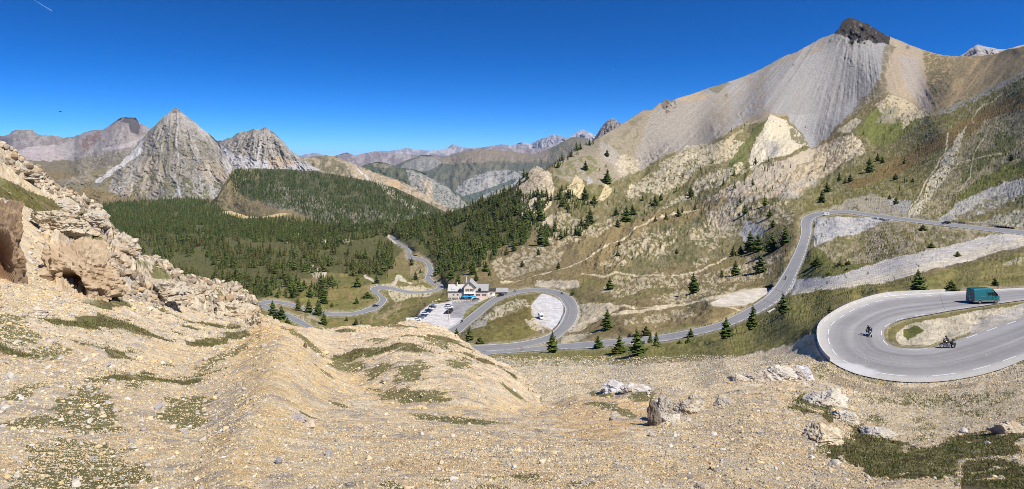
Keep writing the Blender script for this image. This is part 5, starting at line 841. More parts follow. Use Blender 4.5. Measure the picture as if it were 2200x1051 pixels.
# ---------------------------------------------------------------- conifers
M_NEEDLE = mat('needles', attr=True, rough=0.8, spec=0.15); M_BARK = mat('bark', tuple(lin((110, 92, 72))), rough=0.95, nscale=6, namp=0.3)
GREENS = [(82, 98, 44), (70, 88, 42), (98, 108, 52), (60, 78, 40), (108, 110, 56)]; BROWNS = [(102, 96, 54), (112, 102, 60), (96, 94, 50), (88, 92, 46)]
def crown(seed, tiers, per, cols, R=0.24, ragg=0.25, core=True, squat=1.0):
    r = np.random.RandomState(seed); V, Fc, C = [], [], []; CL = [np.array(lin(c)) for c in cols]
    def tri(a, b, c, col): i = len(V); V.extend([a, b, c]); Fc.append((i, i + 1, i + 2)); C.extend([col] * 3)
    lop = r.uniform(-0.06, 0.06, 2)
    for t in range(tiers):
        h = 0.05 + 0.95 * (t + r.uniform(-0.3, 0.3)) / tiers; rad = R * (1 - h) ** 0.75 * (0.75 + 0.5 * r.rand()) * (1.0 if h > 0.12 else 0.8) + 0.008
        k = max(3, int(per * (0.35 + 0.65 * (1 - h)))); ph = r.uniform(0, 6.28)
        for j in range(k):
            a = ph + 6.283 * j / k + r.normal(0, 0.25); rr_ = rad * r.uniform(1 - ragg * 2, 1 + ragg); dr = r.uniform(0.02, 0.07) * (0.6 + 0.8 * (1 - h)); col = CL[r.randint(len(CL))] * r.uniform(0.7, 1.3)
            ca, sa = math.cos(a), math.sin(a); w_ = rr_ * r.uniform(0.35, 0.6); cx, cy = lop[0] * h, lop[1] * h
            tip = (cx + ca * rr_, cy + sa * rr_, h - dr + r.uniform(0, 0.03)); b0 = (cx + ca * rr_ * .15, cy + sa * rr_ * .15, h + 0.05 * (1 - h) + 0.015)
            l = (cx + ca * rr_ * .6 - sa * w_, cy + sa * rr_ * .6 + ca * w_, h - dr * 0.9); m = (cx + ca * rr_ * .6 + sa * w_, cy + sa * rr_ * .6 - ca * w_, h - dr * 0.9)
            tri(b0, l, tip, col); tri(b0, tip, m, col * 0.95)
            if per > 6 and r.rand() < 0.6: tri((cx + ca * rr_ * .5, cy + sa * rr_ * .5, h - dr * 1.6), (cx + ca * rr_ * 1.1 - sa * w_ * .3, cy + sa * rr_ * 1.1 + ca * w_ * .3, h + dr * .5), (cx + ca * rr_ * 1.05 + sa * w_ * .4, cy + sa * rr_ * 1.05 - ca * w_ * .4, h - dr), col * 1.1)
    if core:
        n = 5; i = len(V); V.append((lop[0], lop[1], 0.97)); c0 = CL[0] * 0.8
        for j in range(n): V.append((math.cos(j * 6.283 / n) * R * .5, math.sin(j * 6.283 / n) * R * .5, 0.06))
        C.extend([c0] * (n + 1)); Fc.extend([(i, i + 1 + j, i + 1 + (j + 1) % n) for j in range(n)])
    return np.array(V), np.array(Fc), np.array(C)
def trunkv(k=6):
    V, Fc = [], []
    for z, r_ in ((-0.04, 0.022), (0.3, 0.016), (0.9, 0.004)):
        for j in range(k): V.append((math.cos(j * 6.283 / k) * r_, math.sin(j * 6.283 / k) * r_, z))
    for a in range(2):
        for j in range(k): p, q = a * k + j, a * k + (j + 1) % k; Fc += [(p, q, q + k), (p, q + k, p + k)]
    return np.array(V), np.array(Fc)
BIG = []; tv, tf = trunkv()
ME_TR = npmesh('trunk', tv, tf, M_BARK, smooth=True)
for k, (cs, R, rg) in enumerate([(GREENS, 0.27, 0.22), (GREENS[:3], 0.33, 0.28), (GREENS, 0.22, 0.2), ([(84, 98, 42), (100, 106, 52)], 0.36, 0.3), (BROWNS + GREENS[:1], 0.24, 0.25)]):
    v, f, c = crown(k + 1, 22, 12, cs, R, rg); BIG.append(npmesh('crown', v, f, M_NEEDLE, c, smooth=False))
MIDC = []
for k, (cs, R) in enumerate([(GREENS, 0.25), (GREENS, 0.21), (GREENS + BROWNS, 0.24), (BROWNS, 0.23), (BROWNS, 0.2)]):
    v, f, c = crown(30 + k, 10, 8, cs, R, 0.25); v2 = np.vstack([v, tv]); f2 = np.vstack([f, tf + len(v)]); c2 = np.vstack([c, np.repeat(np.array([lin((100, 84, 66))]), len(tv), 0)]); MIDC.append((v2, f2, c2))
MIDM = [npmesh('conifer', v, f, M_NEEDLE, c, smooth=False) for v, f, c in MIDC]
SMALL = [crown(60 + k, 4, 4, cs, 0.2, 0.2) for k, cs in enumerate([GREENS, GREENS, GREENS + BROWNS, BROWNS, GREENS[1:2] + GREENS[3:4]])]
def bigtree(u, v, hpx, label, var=0, wf=1.0, sheet=None, group=None, nm='conifer', cat='tree'):
    p = (sheet or mid).at(u, v); h = hpx * p.y / F; r = bpy.data.objects.new(nm, None); link(r); r.location = p; r.rotation_euler[2] = (u * 7.3) % 6.28; r.scale = (h * wf, h * wf, h); r.empty_display_size = 0.2
    tag(r, label, cat, group); link(bpy.data.objects.new('trunk', ME_TR), r); link(bpy.data.objects.new('crown', BIG[var]), r); return r
TREES = [
 (1186, 757, 48, 'tall conifer standing in front of the two stacked roads below the loop bend', 0, 1.0), (1286, 748, 31, 'rounded conifer on the near verge of the road just right of the loop bend', 1, 1.0), (1331, 759, 42, 'bushy pale green conifer left of the biggest roadside tree', 3, 0.95),
 (1371, 762, 58, 'biggest broad conifer on the verge of the middle road', 1, 0.95), (1397, 737, 26, 'small conifer peeping out behind the biggest roadside tree, on the far verge', 2, 1.0), (1410, 747, 33, 'slim conifer close to the right of the biggest roadside tree', 2, 1.1), (1389, 716, 17, 'small bush like conifer above the middle road, uphill of the biggest roadside tree', 3, 1.2),
 (1305, 711, 46, 'conifer alone between the dirt track and the middle road', 0, 1.0), (1484, 724, 21, 'small conifer on the far verge of the middle road, upper one of a pair', 1, 1.1), (1479, 740, 17, 'small conifer on the near verge, lower one of a pair', 3, 1.1), (1460, 740, 10, 'low bush left of the pair of small verge conifers', 3, 1.6),
 (1560, 729, 48, 'dark conifer on the outer verge where the middle road starts to climb', 0, 1.1), (1617, 708, 52, 'tall slim conifer on the climbing road verge', 2, 1.15), (1685, 673, 46, 'stout conifer right of the climbing road, nearest to the hairpin', 1, 0.95),
 (1310, 619, 28, 'lone conifer on the brown meadow right of the loop bend', 0, 1.2), (1491, 629, 42, 'conifer casting a long shadow above the dirt track', 0, 1.1), (1580, 588, 36, 'conifer standing alone left of the climbing road, below the grove', 0, 1.1), (1551, 591, 17, 'little conifer left of the lone one below the grove', 2, 1.2), (1633, 584, 42, 'broad conifer below the grove, closest to the climbing road', 1, 1.0),
 (1575, 553, 24, 'small conifer at the left end of the grove', 2, 1.2), (1592, 550, 20, 'pale small conifer second from the left end of the grove', 3, 1.1), (1612, 545, 46, 'tall conifer leading the grove by the climbing road', 0, 1.1), (1628, 543, 40, 'conifer in the middle of the grove by the climbing road', 1, 1.0), (1657, 539, 44, 'wide conifer in the right half of the grove', 1, 1.05), (1687, 523, 40, 'conifer at the right end of the grove, against the climbing road', 1, 1.0),
 (1655, 464, 18, 'small conifer on the stony rib above the grove', 1, 1.2), (1661, 487, 18, 'small conifer between the grove and the stony rib', 0, 1.2), (1766, 439, 27, 'conifer just above the upper bend', 0, 1.2), (1778, 412, 22, 'conifer uphill of the upper bend, in line with the rib', 1, 1.1), (1803, 389, 20, 'small conifer on the rib, left one of two', 2, 1.2), (1827, 388, 18, 'small conifer on the rib, right one of two', 0, 1.2),
 (1868, 366, 34, 'tall dark conifer high on the spur below the scree mountain', 0, 1.0), (1886, 346, 18, 'conifer up the spur behind the tall dark one, left one', 2, 1.2), (1896, 351, 15, 'conifer up the spur behind the tall dark one, right one', 0, 1.3), (1924, 383, 14, 'small conifer on the green flank above the upper road', 1, 1.3), (1961, 391, 13, 'little conifer on the green flank, right of its like', 0, 1.3), (1925, 437, 18, 'small conifer on grey scree just above the straight upper road', 0, 1.3), (1911, 427, 11, 'tiny conifer beside the one on grey scree', 0, 1.3),
 (1973, 626, 50, 'large dark conifer behind the parapet of the near hairpin', 1, 1.0), (2046, 623, 24, 'round bushy conifer left of the green van', 3, 1.4), (2138, 614, 19, 'small dark conifer behind the green van', 0, 1.4), (1783, 671, 18, 'small conifer just outside the parapet wall', 0, 1.2), (2058, 550, 12, 'small bush on the bank of the stone field', 3, 1.6), (2000, 530, 12, 'bush on the lower edge of the stone field slope', 3, 1.8), (1982, 495, 14, 'bush casting a shadow under the straight upper road', 3, 1.6), (2173, 343, 16, 'dark conifer high at the right on the rocky rib', 0, 1.6),
 (1755, 568, 22, 'rounded bush inside the upper bend, the largest of a row', 3, 1.6), (1763, 573, 14, 'low bush beside the largest one inside the upper bend', 3, 1.8), (1803, 572, 12, 'low bush inside the upper bend, further right', 3, 1.8), (1822, 570, 10, 'small bush near the edge of the stone field', 3, 2.0), (1781, 590, 9, 'dark low bush at the edge of the stone field', 3, 2.2), (1820, 580, 8, 'small round bush on the stone field', 3, 1.8),
 (981, 719, 16, 'small conifer on the near verge where the road leaves the car park', 0, 1.2), (1008, 733, 30, 'conifer inside the left end of the loop, behind the near ridge', 0, 1.1), (1032, 737, 18, 'bushy conifer right of the one inside the left end of the loop', 3, 1.4), (1231, 633, 9, 'round bush outside the top right of the loop bend', 3, 1.8),
 (985, 611, 28, 'conifer behind the left wing of the stone house', 0, 1.0), (968, 600, 22, 'conifer uphill and left of the house', 1, 1.1), (952, 597, 16, 'short conifer beside the bend above the house', 1, 1.2), (1023, 605, 20, 'conifer behind the gable of the house, right side', 0, 1.1), (1016, 588, 36, 'tall conifer standing in the meadow above the gable', 0, 1.0), (1000, 582, 24, 'slim conifer left of the tall one above the gable', 2, 1.1), (1043, 582, 24, 'conifer right of the tall one above the gable', 1, 1.0), (1052, 587, 13, 'small conifer at the foot of its taller neighbour above the house', 0, 1.3),
 (1122, 571, 15, 'small conifer near the footpath above the annex', 0, 1.2), (1200, 578, 17, 'small conifer beside the footpath right of the annex', 0, 1.2), (1245, 508, 15, 'small conifer on the brown slope above the footpath', 0, 1.3), (1327, 490, 20, 'conifer at the upper end of the white rock patch', 0, 1.2), (1268, 484, 38, 'tall full conifer on the open slope in the middle distance', 0, 1.0), (1345, 478, 36, 'broad conifer on the open slope right of the tall full one', 1, 1.0), (1360, 463, 24, 'round conifer just right of the broad one on the open slope', 1, 1.1), (1324, 466, 18, 'conifer between the two larger ones on the open slope', 1, 1.1),
 (1408, 482, 12, 'tiny conifer beside the footpath on the open slope', 0, 1.3), (1458, 470, 18, 'dark conifer right of the footpath, near brown meadow', 1, 1.2), (1431, 480, 18, 'thin conifer on the footpath edge', 2, 1.2), (1382, 481, 8, 'seedling sized conifer on the open slope', 0, 1.4), (1409, 441, 24, 'dark conifer below the bright gully', 1, 1.1), (1420, 430, 16, 'conifer just uphill of the one below the bright gully', 0, 1.2), (1485, 425, 22, 'conifer on the tan spur above the brown meadow', 0, 1.1), (1304, 336, 16, 'lone conifer high on the grey scree ridge', 0, 1.2),
 (1258, 365, 22, 'conifer left of the scree tongue', 0, 1.1), (1304, 393, 32, 'conifer clump tip beside the scree tongue', 2, 1.4), (1220, 432, 20, 'broad conifer under the left tan cone', 1, 1.1), (1257, 430, 30, 'tall conifer between the two tan cones', 0, 1.1), (1276, 435, 20, 'conifer under the right tan cone', 1, 1.1), (1160, 438, 18, 'narrow conifer halfway up the pale pinnacle', 2, 1.2), (1131, 476, 28, 'dark conifer at the left foot of the pale pinnacle', 0, 1.2), (1162, 472, 32, 'dark conifer at the right foot of the pale pinnacle', 1, 1.1),
 (1454, 545, 11, 'small dark conifer among the white rock bands', 0, 1.4), (1330, 533, 10, 'small conifer at the left white rock band', 0, 1.4), (1327, 552, 12, 'dark small conifer at the foot of the left white rock band', 1, 1.4), (1175, 530, 20, 'conifer on the meadow left of the brown slope', 1, 1.1), (1161, 528, 42, 'very tall conifer at the lower edge of the mountain wood', 0, 0.95), (1088, 548, 16, 'small conifer at the wood edge above the house', 0, 1.2), (1104, 541, 20, 'medium conifer at the wood edge above the house', 0, 1.2), (1157, 549, 16, 'small conifer below the very tall one at the wood edge', 0, 1.2),
 (554, 669, 21, 'conifer beside the sharp left bend of the valley road', 1, 1.1), (586, 688, 40, 'tall conifer inside the valley hairpin, left one of three', 0, 1.0), (604, 688, 31, 'broad conifer inside the valley hairpin, middle one of three', 1, 1.1), (617, 700, 18, 'shorter bright conifer by the lower valley road, right one of three', 3, 1.3), (640, 667, 28, 'brownish conifer between the two valley road branches', 4, 1.2), (663, 671, 31, 'conifer on the valley road verge right of the brownish one', 0, 1.1), (684, 677, 36, 'tall conifer touching the valley road from above', 0, 1.1), (696, 697, 28, 'conifer below the valley road, alone in the grass', 0, 1.1),
 (696, 655, 37, 'tallest conifer in the meadow left of the s bend', 0, 1.0), (666, 643, 26, 'conifer at the edge of the wood above the valley road', 0, 1.2), (765, 695, 15, 'small conifer peeking over the near ridge', 0, 1.2), (745, 693, 10, 'tiny conifer left of the one peeking over the ridge', 0, 1.3), (766, 652, 15, 'small conifer alone in the middle of the valley meadow', 0, 1.3), (713, 662, 11, 'tiny conifer under the tallest one in the valley meadow', 0, 1.3), (768, 620, 28, 'conifer at the upper rim of the valley meadow', 0, 1.1), (714, 615, 24, 'round conifer at the upper left rim of the valley meadow', 1, 1.3), (790, 640, 16, 'wide bush beside the s bend', 3, 2.0), (809, 609, 19, 'conifer above the s bend', 0, 1.2),
 (884, 571, 17, 'conifer on the slope between the two valley roads, upper one', 0, 1.2), (893, 602, 19, 'conifer on the slope between the two valley roads, lower one', 0, 1.2), (903, 586, 10, 'small conifer beside the cut bank of the valley road', 0, 1.2)]
for a in TREES:
    bush = 'bush' in a[3] and 'conifer' not in a[3]; bigtree(a[0], a[1] + 1, a[2], a[3], a[4], a[5] * 1.05, nm='bush' if bush else 'conifer', cat='bush' if bush else 'tree')
# ---- woods: sample the ground in view, the largest trees are things, the rest one mass
def wood(poly, n, hm, mix, seed, sheet, thin=None):
    r = np.random.RandomState(seed); p = np.array(poly); u = r.uniform(p[:, 0].min(), p[:, 0].max(), n); v = r.uniform(p[:, 1].min(), p[:, 1].max(), n)
    k = inpoly(poly, u + r.normal(0, 5, n), v + r.normal(0, 3, n)); u, v = u[k], v[k]; T = np.interp(u, sheet.u, sheet.T); B_ = np.interp(u, sheet.u, sheet.B); k = (v > T) & (v < B_); u, v = u[k], v[k]
    if sheet is mid: k = (rasat(RNEAR, u, v) < 0.5) & ~(inpoly([(478, 440), (560, 438), (640, 436), (648, 452), (610, 468), (520, 474), (480, 462)], u, v) & (r.uniform(0, 1, len(u)) > 0.12)); u, v = u[k], v[k]
    if thin is not None: k = r.uniform(0, 1, len(u)) < thin(u, v); u, v = u[k], v[k]
    P = sheet.atn(u, v); h = hm * (0.32 + 1.1 * r.uniform(0, 1, len(u)) ** 1.5); H = h * F / P[:, 1]; k = r.uniform(0, 1, len(u)) < np.clip(64 / H ** 2 * 1.15, 0.02, 1); var = r.choice(5, len(u), p=mix)
    return np.column_stack([u, v, P, h, H, var])[k]
gp = lambda s, a, b, sd: (lambda u, v: sst(a, b, fbm(u, v, s, 3, 0.6, sd)))
zones = [
 ([(150, 425), (300, 432), (440, 425), (480, 450), (560, 466), (700, 480), (740, 492), (700, 520), (560, 520), (400, 500), (200, 500)], 22000, 12, [.35, .25, .3, .1, 0], 'far'),
 ([(180, 470), (400, 495), (560, 510), (700, 520), (800, 500), (840, 520), (850, 560), (820, 600), (730, 592), (640, 590), (560, 625), (545, 650), (300, 640), (180, 560)], 20000, 12.5, [.2, .2, .25, .2, .15], 'valley'),
 ([(700, 515), (740, 492), (880, 476), (950, 463), (1000, 446), (1050, 427), (1090, 408), (1120, 420), (1140, 480), (1130, 520), (1060, 540), (1000, 560), (960, 590), (945, 570), (930, 545), (890, 520), (850, 510), (830, 505)], 18000, 12, [.3, .3, .2, .1, .1], 'slope'),
 ([(1090, 405), (1135, 368), (1150, 356), (1200, 336), (1250, 314), (1290, 296), (1290, 304), (1245, 330), (1200, 355), (1175, 372), (1150, 362), (1105, 420)], 2600, 14, [.5, .5, 0, 0, 0], 'ridge'),
 ([(545, 620), (640, 595), (700, 600), (730, 610), (700, 640), (640, 650), (560, 645)], 2400, 10, [.4, .3, .1, .1, .1], 'edge'),
 ([(930, 560), (1000, 545), (1080, 520), (1060, 560), (1010, 580), (960, 596), (940, 590)], 700, 11, [.5, .5, 0, 0, 0], 'housewood'),
 ([(1120, 420), (1200, 400), (1290, 440), (1260, 500), (1140, 530), (1060, 560), (1060, 530), (1130, 490)], 6500, 10, [.5, .5, 0, 0, 0], 'open'),
 ([(1290, 420), (1400, 390), (1560, 330), (1700, 350), (1640, 470), (1450, 480), (1300, 490)], 420, 8, [.5, .5, 0, 0, 0], 'high'),
 ([(1560, 260), (1700, 260), (1960, 210), (1990, 260), (2100, 250), (2150, 300), (1900, 420), (1700, 420), (1560, 330)], 120, 7, [.5, .5, 0, 0, 0], 'flank')]
A = []
for k, (pl, n, hm, mx, zn) in enumerate(zones):
    th = None
    if zn == 'far': th = gp(26, 0.25, 0.38, 7)
    if zn == 'valley': th = lambda u, v: sst(np.where(v > 505, 0.40, 0.28), np.where(v > 505, 0.47, 0.40), fbm(u, v * 1.8, 40, 4, 0.6, 8))
    if zn == 'slope': th = gp(30, 0.25, 0.4, 9)
    if zn == 'ridge': th = lambda u, v: np.clip(np.exp(-((v - np.interp(u, mid.u, mid.T)) / 14) ** 2), 0, 1)
    if zn == 'edge': th = gp(30, 0.45, 0.55, 10)
    if zn == 'open': th = lambda u, v: sst(0.42, 0.58, fbm(u, v, 26, 3, 0.6, 12)) * np.clip(1.25 - (u - 1110) / 170, 0.05, 1)
    w_ = wood(pl, n, hm, mx, 100 + k, mid, th); A.append(np.column_stack([w_, np.full(len(w_), k)]))
A = np.vstack(A); order = np.argsort(-A[:, 6]); vis_ = [i for i in order if -5 < A[i, 0] < 2205 and A[i, 1] > T1(np.array([A[i, 0]]))[0] * 0 + 300]
NIND = 185; ind = set(vis_[:NIND]) | set(i for i in vis_ if A[i, 8] in (7, 8)) ; ind = set(list(sorted(ind, key=lambda i: -A[i, 6]))[:NIND])
ZL = {0: ('dark conifer in the far wood at the foot of the pyramid peak', 'far valley wood'), 1: ('conifer in the dense brown and green wood filling the valley', 'conifers of the valley wood'), 2: ('conifer in the dense wood climbing the slope above the valley road', 'conifers of the slope wood'),
      3: ('dark conifer lined up along the skyline ridge', 'conifers along the ridge'), 4: ('conifer at the wood edge just above the valley hairpin', 'conifers at the edge of the valley meadow'), 5: ('conifer in the small wood above the stone house', 'conifers of the small wood above the house'), 6: ('conifer scattered over the slope beneath the pale pinnacle', 'conifers scattered under the pinnacle'),
      7: ('small conifer scattered over the tan spurs under the scree', 'conifers on the tan spurs'), 8: ('small conifer dotting the green flank below the scree mountain', 'conifers on the green flank')}
ORD = list(ind)
def tlab(a):
    z = int(a[8]); B_ = A[[i for i in ORD if A[i, 8] == z]]; q = lambda c, x: int(np.searchsorted(np.quantile(B_[:, c], [1 / 3, 2 / 3]), x))
    tone = ['dark green', 'slim dark green', 'dull green', 'brownish', 'slim brown'][int(a[7])]; sz = ['smaller', 'middling', 'taller'][q(6, a[6])]; lr = ['left', 'middle', 'right'][q(0, a[0])]; fb = ['back', 'midst', 'front'][q(1, a[1])]
    pl = {0: 'far wood under the pyramid peak', 1: 'dense valley wood', 2: 'wood climbing above the valley road', 3: 'tree line on the skyline', 4: 'wood edge above the valley hairpin', 5: 'small wood above the stone house', 6: 'trees under the pale pinnacle', 7: 'trees on the tan spurs', 8: 'trees on the green flank'}[z]
    return f'{sz} {tone} conifer at {fb} {lr} of the {pl}'
for i in sorted(ind):
    a = A[i]; o = bpy.data.objects.new('conifer', MIDM[int(a[7])]); link(o); o.location = a[2:5]; o.scale = (a[5] * 1.1, a[5] * 1.1, a[5]); o.rotation_euler[2] = (a[0] * 3.1) % 6.28; tag(o, tlab(a), 'tree', ZL[int(a[8])][1])
def mass(name, A, label, small_below=15, seed=0):
    V, Fc, C = [], [], []; off = 0; r = np.random.RandomState(seed)
    for lod, lib in ((0, MIDC), (1, SMALL)):
        for k in range(5):
            m = (A[:, 7] == k) & ((A[:, 6] >= small_below) if lod == 0 else (A[:, 6] < small_below)); c = m.sum()
            if not c: continue
            sv, sf, sc_ = lib[k]; B_ = A[m]; a = r.uniform(0, 6.28, c); ca, sa = np.cos(a)[:, None], np.sin(a)[:, None]; h = B_[:, 5:6] * 1.05; wd = h * r.uniform(0.9, 1.35, (c, 1))
            x = sv[None, :, 0] * wd; y = sv[None, :, 1] * wd
            V.append(np.stack([x * ca - y * sa + B_[:, 2:3], x * sa + y * ca + B_[:, 3:4], sv[None, :, 2] * h + B_[:, 4:5]], -1).reshape(-1, 3)); Fc.append((sf[None] + (off + np.arange(c) * len(sv))[:, None, None]).reshape(-1, 3)); off += c * len(sv)
            C.append((sc_[None] * r.uniform(0.65, 1.25, (c, 1, 1))).reshape(-1, 3))
    me = npmesh(name, np.concatenate(V), np.concatenate(Fc), M_NEEDLE, np.concatenate(C), smooth=False); o = link(bpy.data.objects.new(name, me)); tag(o, label, 'woodland', None, 'stuff'); print(name, off); return o
rest = np.array([i not in ind for i in range(len(A))]); mass('forest', A[rest], 'conifer wood covering the valley and the lower mountain slope', seed=1)
w1 = wood([(470, 372), (500, 364), (600, 366), (700, 374), (800, 394), (860, 412), (950, 460), (960, 500), (740, 500), (700, 480), (640, 452), (560, 430), (500, 410)], 30000, 13, [.45, .45, 0, 0, .1], 201, dark, lambda u, v: np.clip(0.25 + 0.9 * sst(0.35, 0.5, fbm(u, v, 16, 3, 0.6, 17)) * np.where(v > 400 + (u - 560) * 0.12, 0.55, 1), 0, 1) * sst(470, 520, u + fbm(u, v, 30, 3) * 40))
mass('forest', w1, 'dark conifer forest on the mountain beyond the valley', small_below=99, seed=2)
print('trees', time.time() - T0, len(A), len(w1))
# ---------------------------------------------------------------- built things
class MB:
    def __init__(s): s.v, s.f = [], []
    def add(s, v, f): i = len(s.v); s.v += [tuple(x) for x in v]; s.f += [tuple(i + k for k in q) for q in f]; return s
    def box(s, x0, x1, y0, y1, z0, z1):
        return s.add([(x0, y0, z0), (x1, y0, z0), (x1, y1, z0), (x0, y1, z0), (x0, y0, z1), (x1, y0, z1), (x1, y1, z1), (x0, y1, z1)], [(0, 3, 2, 1), (4, 5, 6, 7), (0, 1, 5, 4), (1, 2, 6, 5), (2, 3, 7, 6), (3, 0, 4, 7)])
    def prism(s, pts, a0, a1, ax='y'):      # closed outline extruded along an axis
        n = len(pts); P = lambda p, a: {'y': (p[0], a, p[1]), 'x': (a, p[0], p[1]), 'z': (p[0], p[1], a)}[ax]
        return s.add([P(p, a0) for p in pts] + [P(p, a1) for p in pts], [tuple(range(n)), tuple(range(2 * n - 1, n - 1, -1))] + [(i, i + n, (i + 1) % n + n, (i + 1) % n) for i in range(n)])
    def cyl(s, a, b, r0, r1=None, n=10, cap=True):
        a, b = Vector(a), Vector(b); r1 = r0 if r1 is None else r1; d = (b - a).normalized(); u = d.orthogonal().normalized(); w_ = d.cross(u); v = []
        for p, r in ((a, r0), (b, r1)):
            for k in range(n): t = 6.28318 * k / n; v.append(p + (u * math.cos(t) + w_ * math.sin(t)) * r)
        f = [(k, (k + 1) % n, (k + 1) % n + n, k + n) for k in range(n)]
        if cap: f += [tuple(range(n - 1, -1, -1)), tuple(range(n, 2 * n))]
        return s.add(v, f)
    def loft(s, rings):                      # rings of equal length, closed round, capped
        n = len(rings[0]); v = [p for r in rings for p in r]; f = []
        for i in range(len(rings) - 1): f += [(i * n + k, i * n + (k + 1) % n, (i + 1) * n + (k + 1) % n, (i + 1) * n + k) for k in range(n)]
        return s.add(v, f + [tuple(range(n - 1, -1, -1)), tuple(range((len(rings) - 1) * n, len(rings) * n))])
    def build(s, name, m, parent=None, bev=0, smooth=False):
        me = bpy.data.meshes.new(name); bm = bmesh.new(); vs = [bm.verts.new(p) for p in s.v]
        for q in s.f:
            try: bm.faces.new([vs[i] for i in q])
            except ValueError: pass
        bmesh.ops.recalc_face_normals(bm, faces=bm.faces)
        if bev: bmesh.ops.bevel(bm, geom=bm.edges[:], offset=bev, segments=2, affect='EDGES', clamp_overlap=True)
        for f in bm.faces: f.smooth = smooth
        bm.to_mesh(me); bm.free(); me.materials.append(m); return link(bpy.data.objects.new(name, me), parent)
def thing(name, label, cat, loc=(0, 0, 0), rz=0, group=None):
    o = link(bpy.data.objects.new(name, None)); o.location = loc; o.rotation_euler[2] = rz; o.empty_display_size = 0.2; return tag(o, label, cat, group)
def copy_tree(o, parent=None):
    c = o.copy(); sc.collection.objects.link(c); c.parent = parent
    for ch in list(o.children): copy_tree(ch, c)
    return c
def on(v_, z): return -z * F / (v_ - VH)
def at_z(u, v, z): d = on(v, z); return Vector(((u - UC) / F * d, d, z))
def roadz(u, v): return float(rasat(RZX, np.array([float(u)]), np.array([float(v)]))[0])
def onroad(u, v): z = roadz(u, v); return at_z(u, v, z if z < -1 else mid.at(u, v).z)
PL = dict(rubber=mat('rubber', (0.02, 0.02, 0.02), 0.8), glass=mat('tinted_glass', (0.015, 0.018, 0.02), 0.08, spec=0.6), chrome=mat('bright_metal', (0.6, 0.6, 0.6), 0.3, 0.9), red=mat('red_lens', (0.35, 0.02, 0.02), 0.3), lens=mat('clear_lens', (0.8, 0.8, 0.78), 0.15), grey=mat('grey_plastic', (0.16, 0.17, 0.17), 0.6), black=mat('black_plastic', (0.018, 0.018, 0.02), 0.5),
    white=mat('white_paint', (0.72, 0.72, 0.72), 0.35, spec=0.5), teal=mat('teal_paint', (0.012, 0.125, 0.15), 0.32, spec=0.5), steel=mat('steel', (0.3, 0.3, 0.32), 0.4, 0.7), skin=mat('skin', (0.45, 0.28, 0.2), 0.6))
PAINTS = {'white': PL['white'], 'black': mat('black_paint', (0.012, 0.012, 0.014), 0.25, spec=0.5), 'dark grey': mat('dark_grey_paint', (0.05, 0.055, 0.06), 0.3, spec=0.5), 'silver': mat('silver_paint', (0.42, 0.43, 0.45), 0.3, 0.4), 'dark blue': mat('dark_blue_paint', (0.02, 0.035, 0.08), 0.3, spec=0.5), 'blue grey': mat('blue_grey_paint', (0.16, 0.22, 0.30), 0.3, 0.2)}
def wheel(par, x, y, r, w_=0.2, rimm=None):
    o = MB().cyl((x, y - w_ / 2, r), (x, y + w_ / 2, r), r, n=20).build('wheel', PL['rubber'], par, bev=0.02)
    s_ = -1 if y < 0 else 1; MB().cyl((x, y + s_ * (w_ / 2 - 0.01), r), (x, y + s_ * (w_ / 2 + 0.012), r), r * 0.62, r * 0.5, n=12).build('rim', rimm or PL['steel'], o)
def make_car(name, paint, estate=False):
    t = link(bpy.data.objects.new(name, None)); W = 0.88
    prof = [(-2.1, .32), (-2.15, .6), (-2.08, .95), (-1.9 if estate else -1.55, 1.0), (0.85, .98), (1.75, .84), (2.1, .66), (2.15, .42), (2.05, .28)]
    rings = []
    for s_, in_ in ((-1, 0), (-1, 1), (1, 1), (1, 0)): pass
    b = MB(); b.loft([[(x * (0.985 if k in (0, 3) else 1), y, 0.3 + (z - 0.3) * (0.96 if k in (0, 3) else 1)) for x, z in prof] for k, y in enumerate((-W, -W * 0.9, W * 0.9, W))]); body = b.build('body', paint, t, bev=0.03)
    g = [(-1.95, .98), (-1.75, 1.40), (0.15, 1.45), (0.95, .97)] if estate else [(-1.5, .98), (-1.0, 1.36), (0.1, 1.40), (0.95, .96)]
    MB().loft([[(x, -0.80 + 0.14 * (z - .96) / .45, z) for x, z in g], [(x, 0.80 - 0.14 * (z - .96) / .45, z) for x, z in g]]).build('windows', PL['glass'], t)
    MB().loft([[(g[1][0] + .05, y, g[1][1] - .01), (g[1][0] + .1, y, g[1][1] + .04), (g[2][0] - .08, y, g[2][1] + .04), (g[2][0] - .03, y, g[2][1] - .01)] for y in (-0.64, 0.64)]).build('roof', paint, t, bev=0.015)
    for x in (-1.3, 1.3):
        for y in (-0.8, 0.8): wheel(t, x, y, 0.31)
    for y in (-0.62, 0.62): MB().box(2.02, 2.15, y - .16, y + .16, .6, .72).build('headlight', PL['lens'], t); MB().box(-2.16, -2.08, y - .16, y + .16, .68, .84).build('tail_light', PL['red'], t)
    return t
CARP = {}
def car(u, v, deg, paint, label, estate=False, z=None, group=None, cat='car', sc_=1.0):
    k = (paint, estate)
    if k not in CARP: CARP[k] = o = make_car('parked_car' if group else 'car', PAINTS[paint], estate)
    else: o = copy_tree(CARP[k])
    o.location = at_z(u, v, z) if z else onroad(u, v); o.rotation_euler[2] = math.radians(deg); o.scale = (sc_,) * 3; tag(o, label, cat, group); return o
ZL_ = -87.78
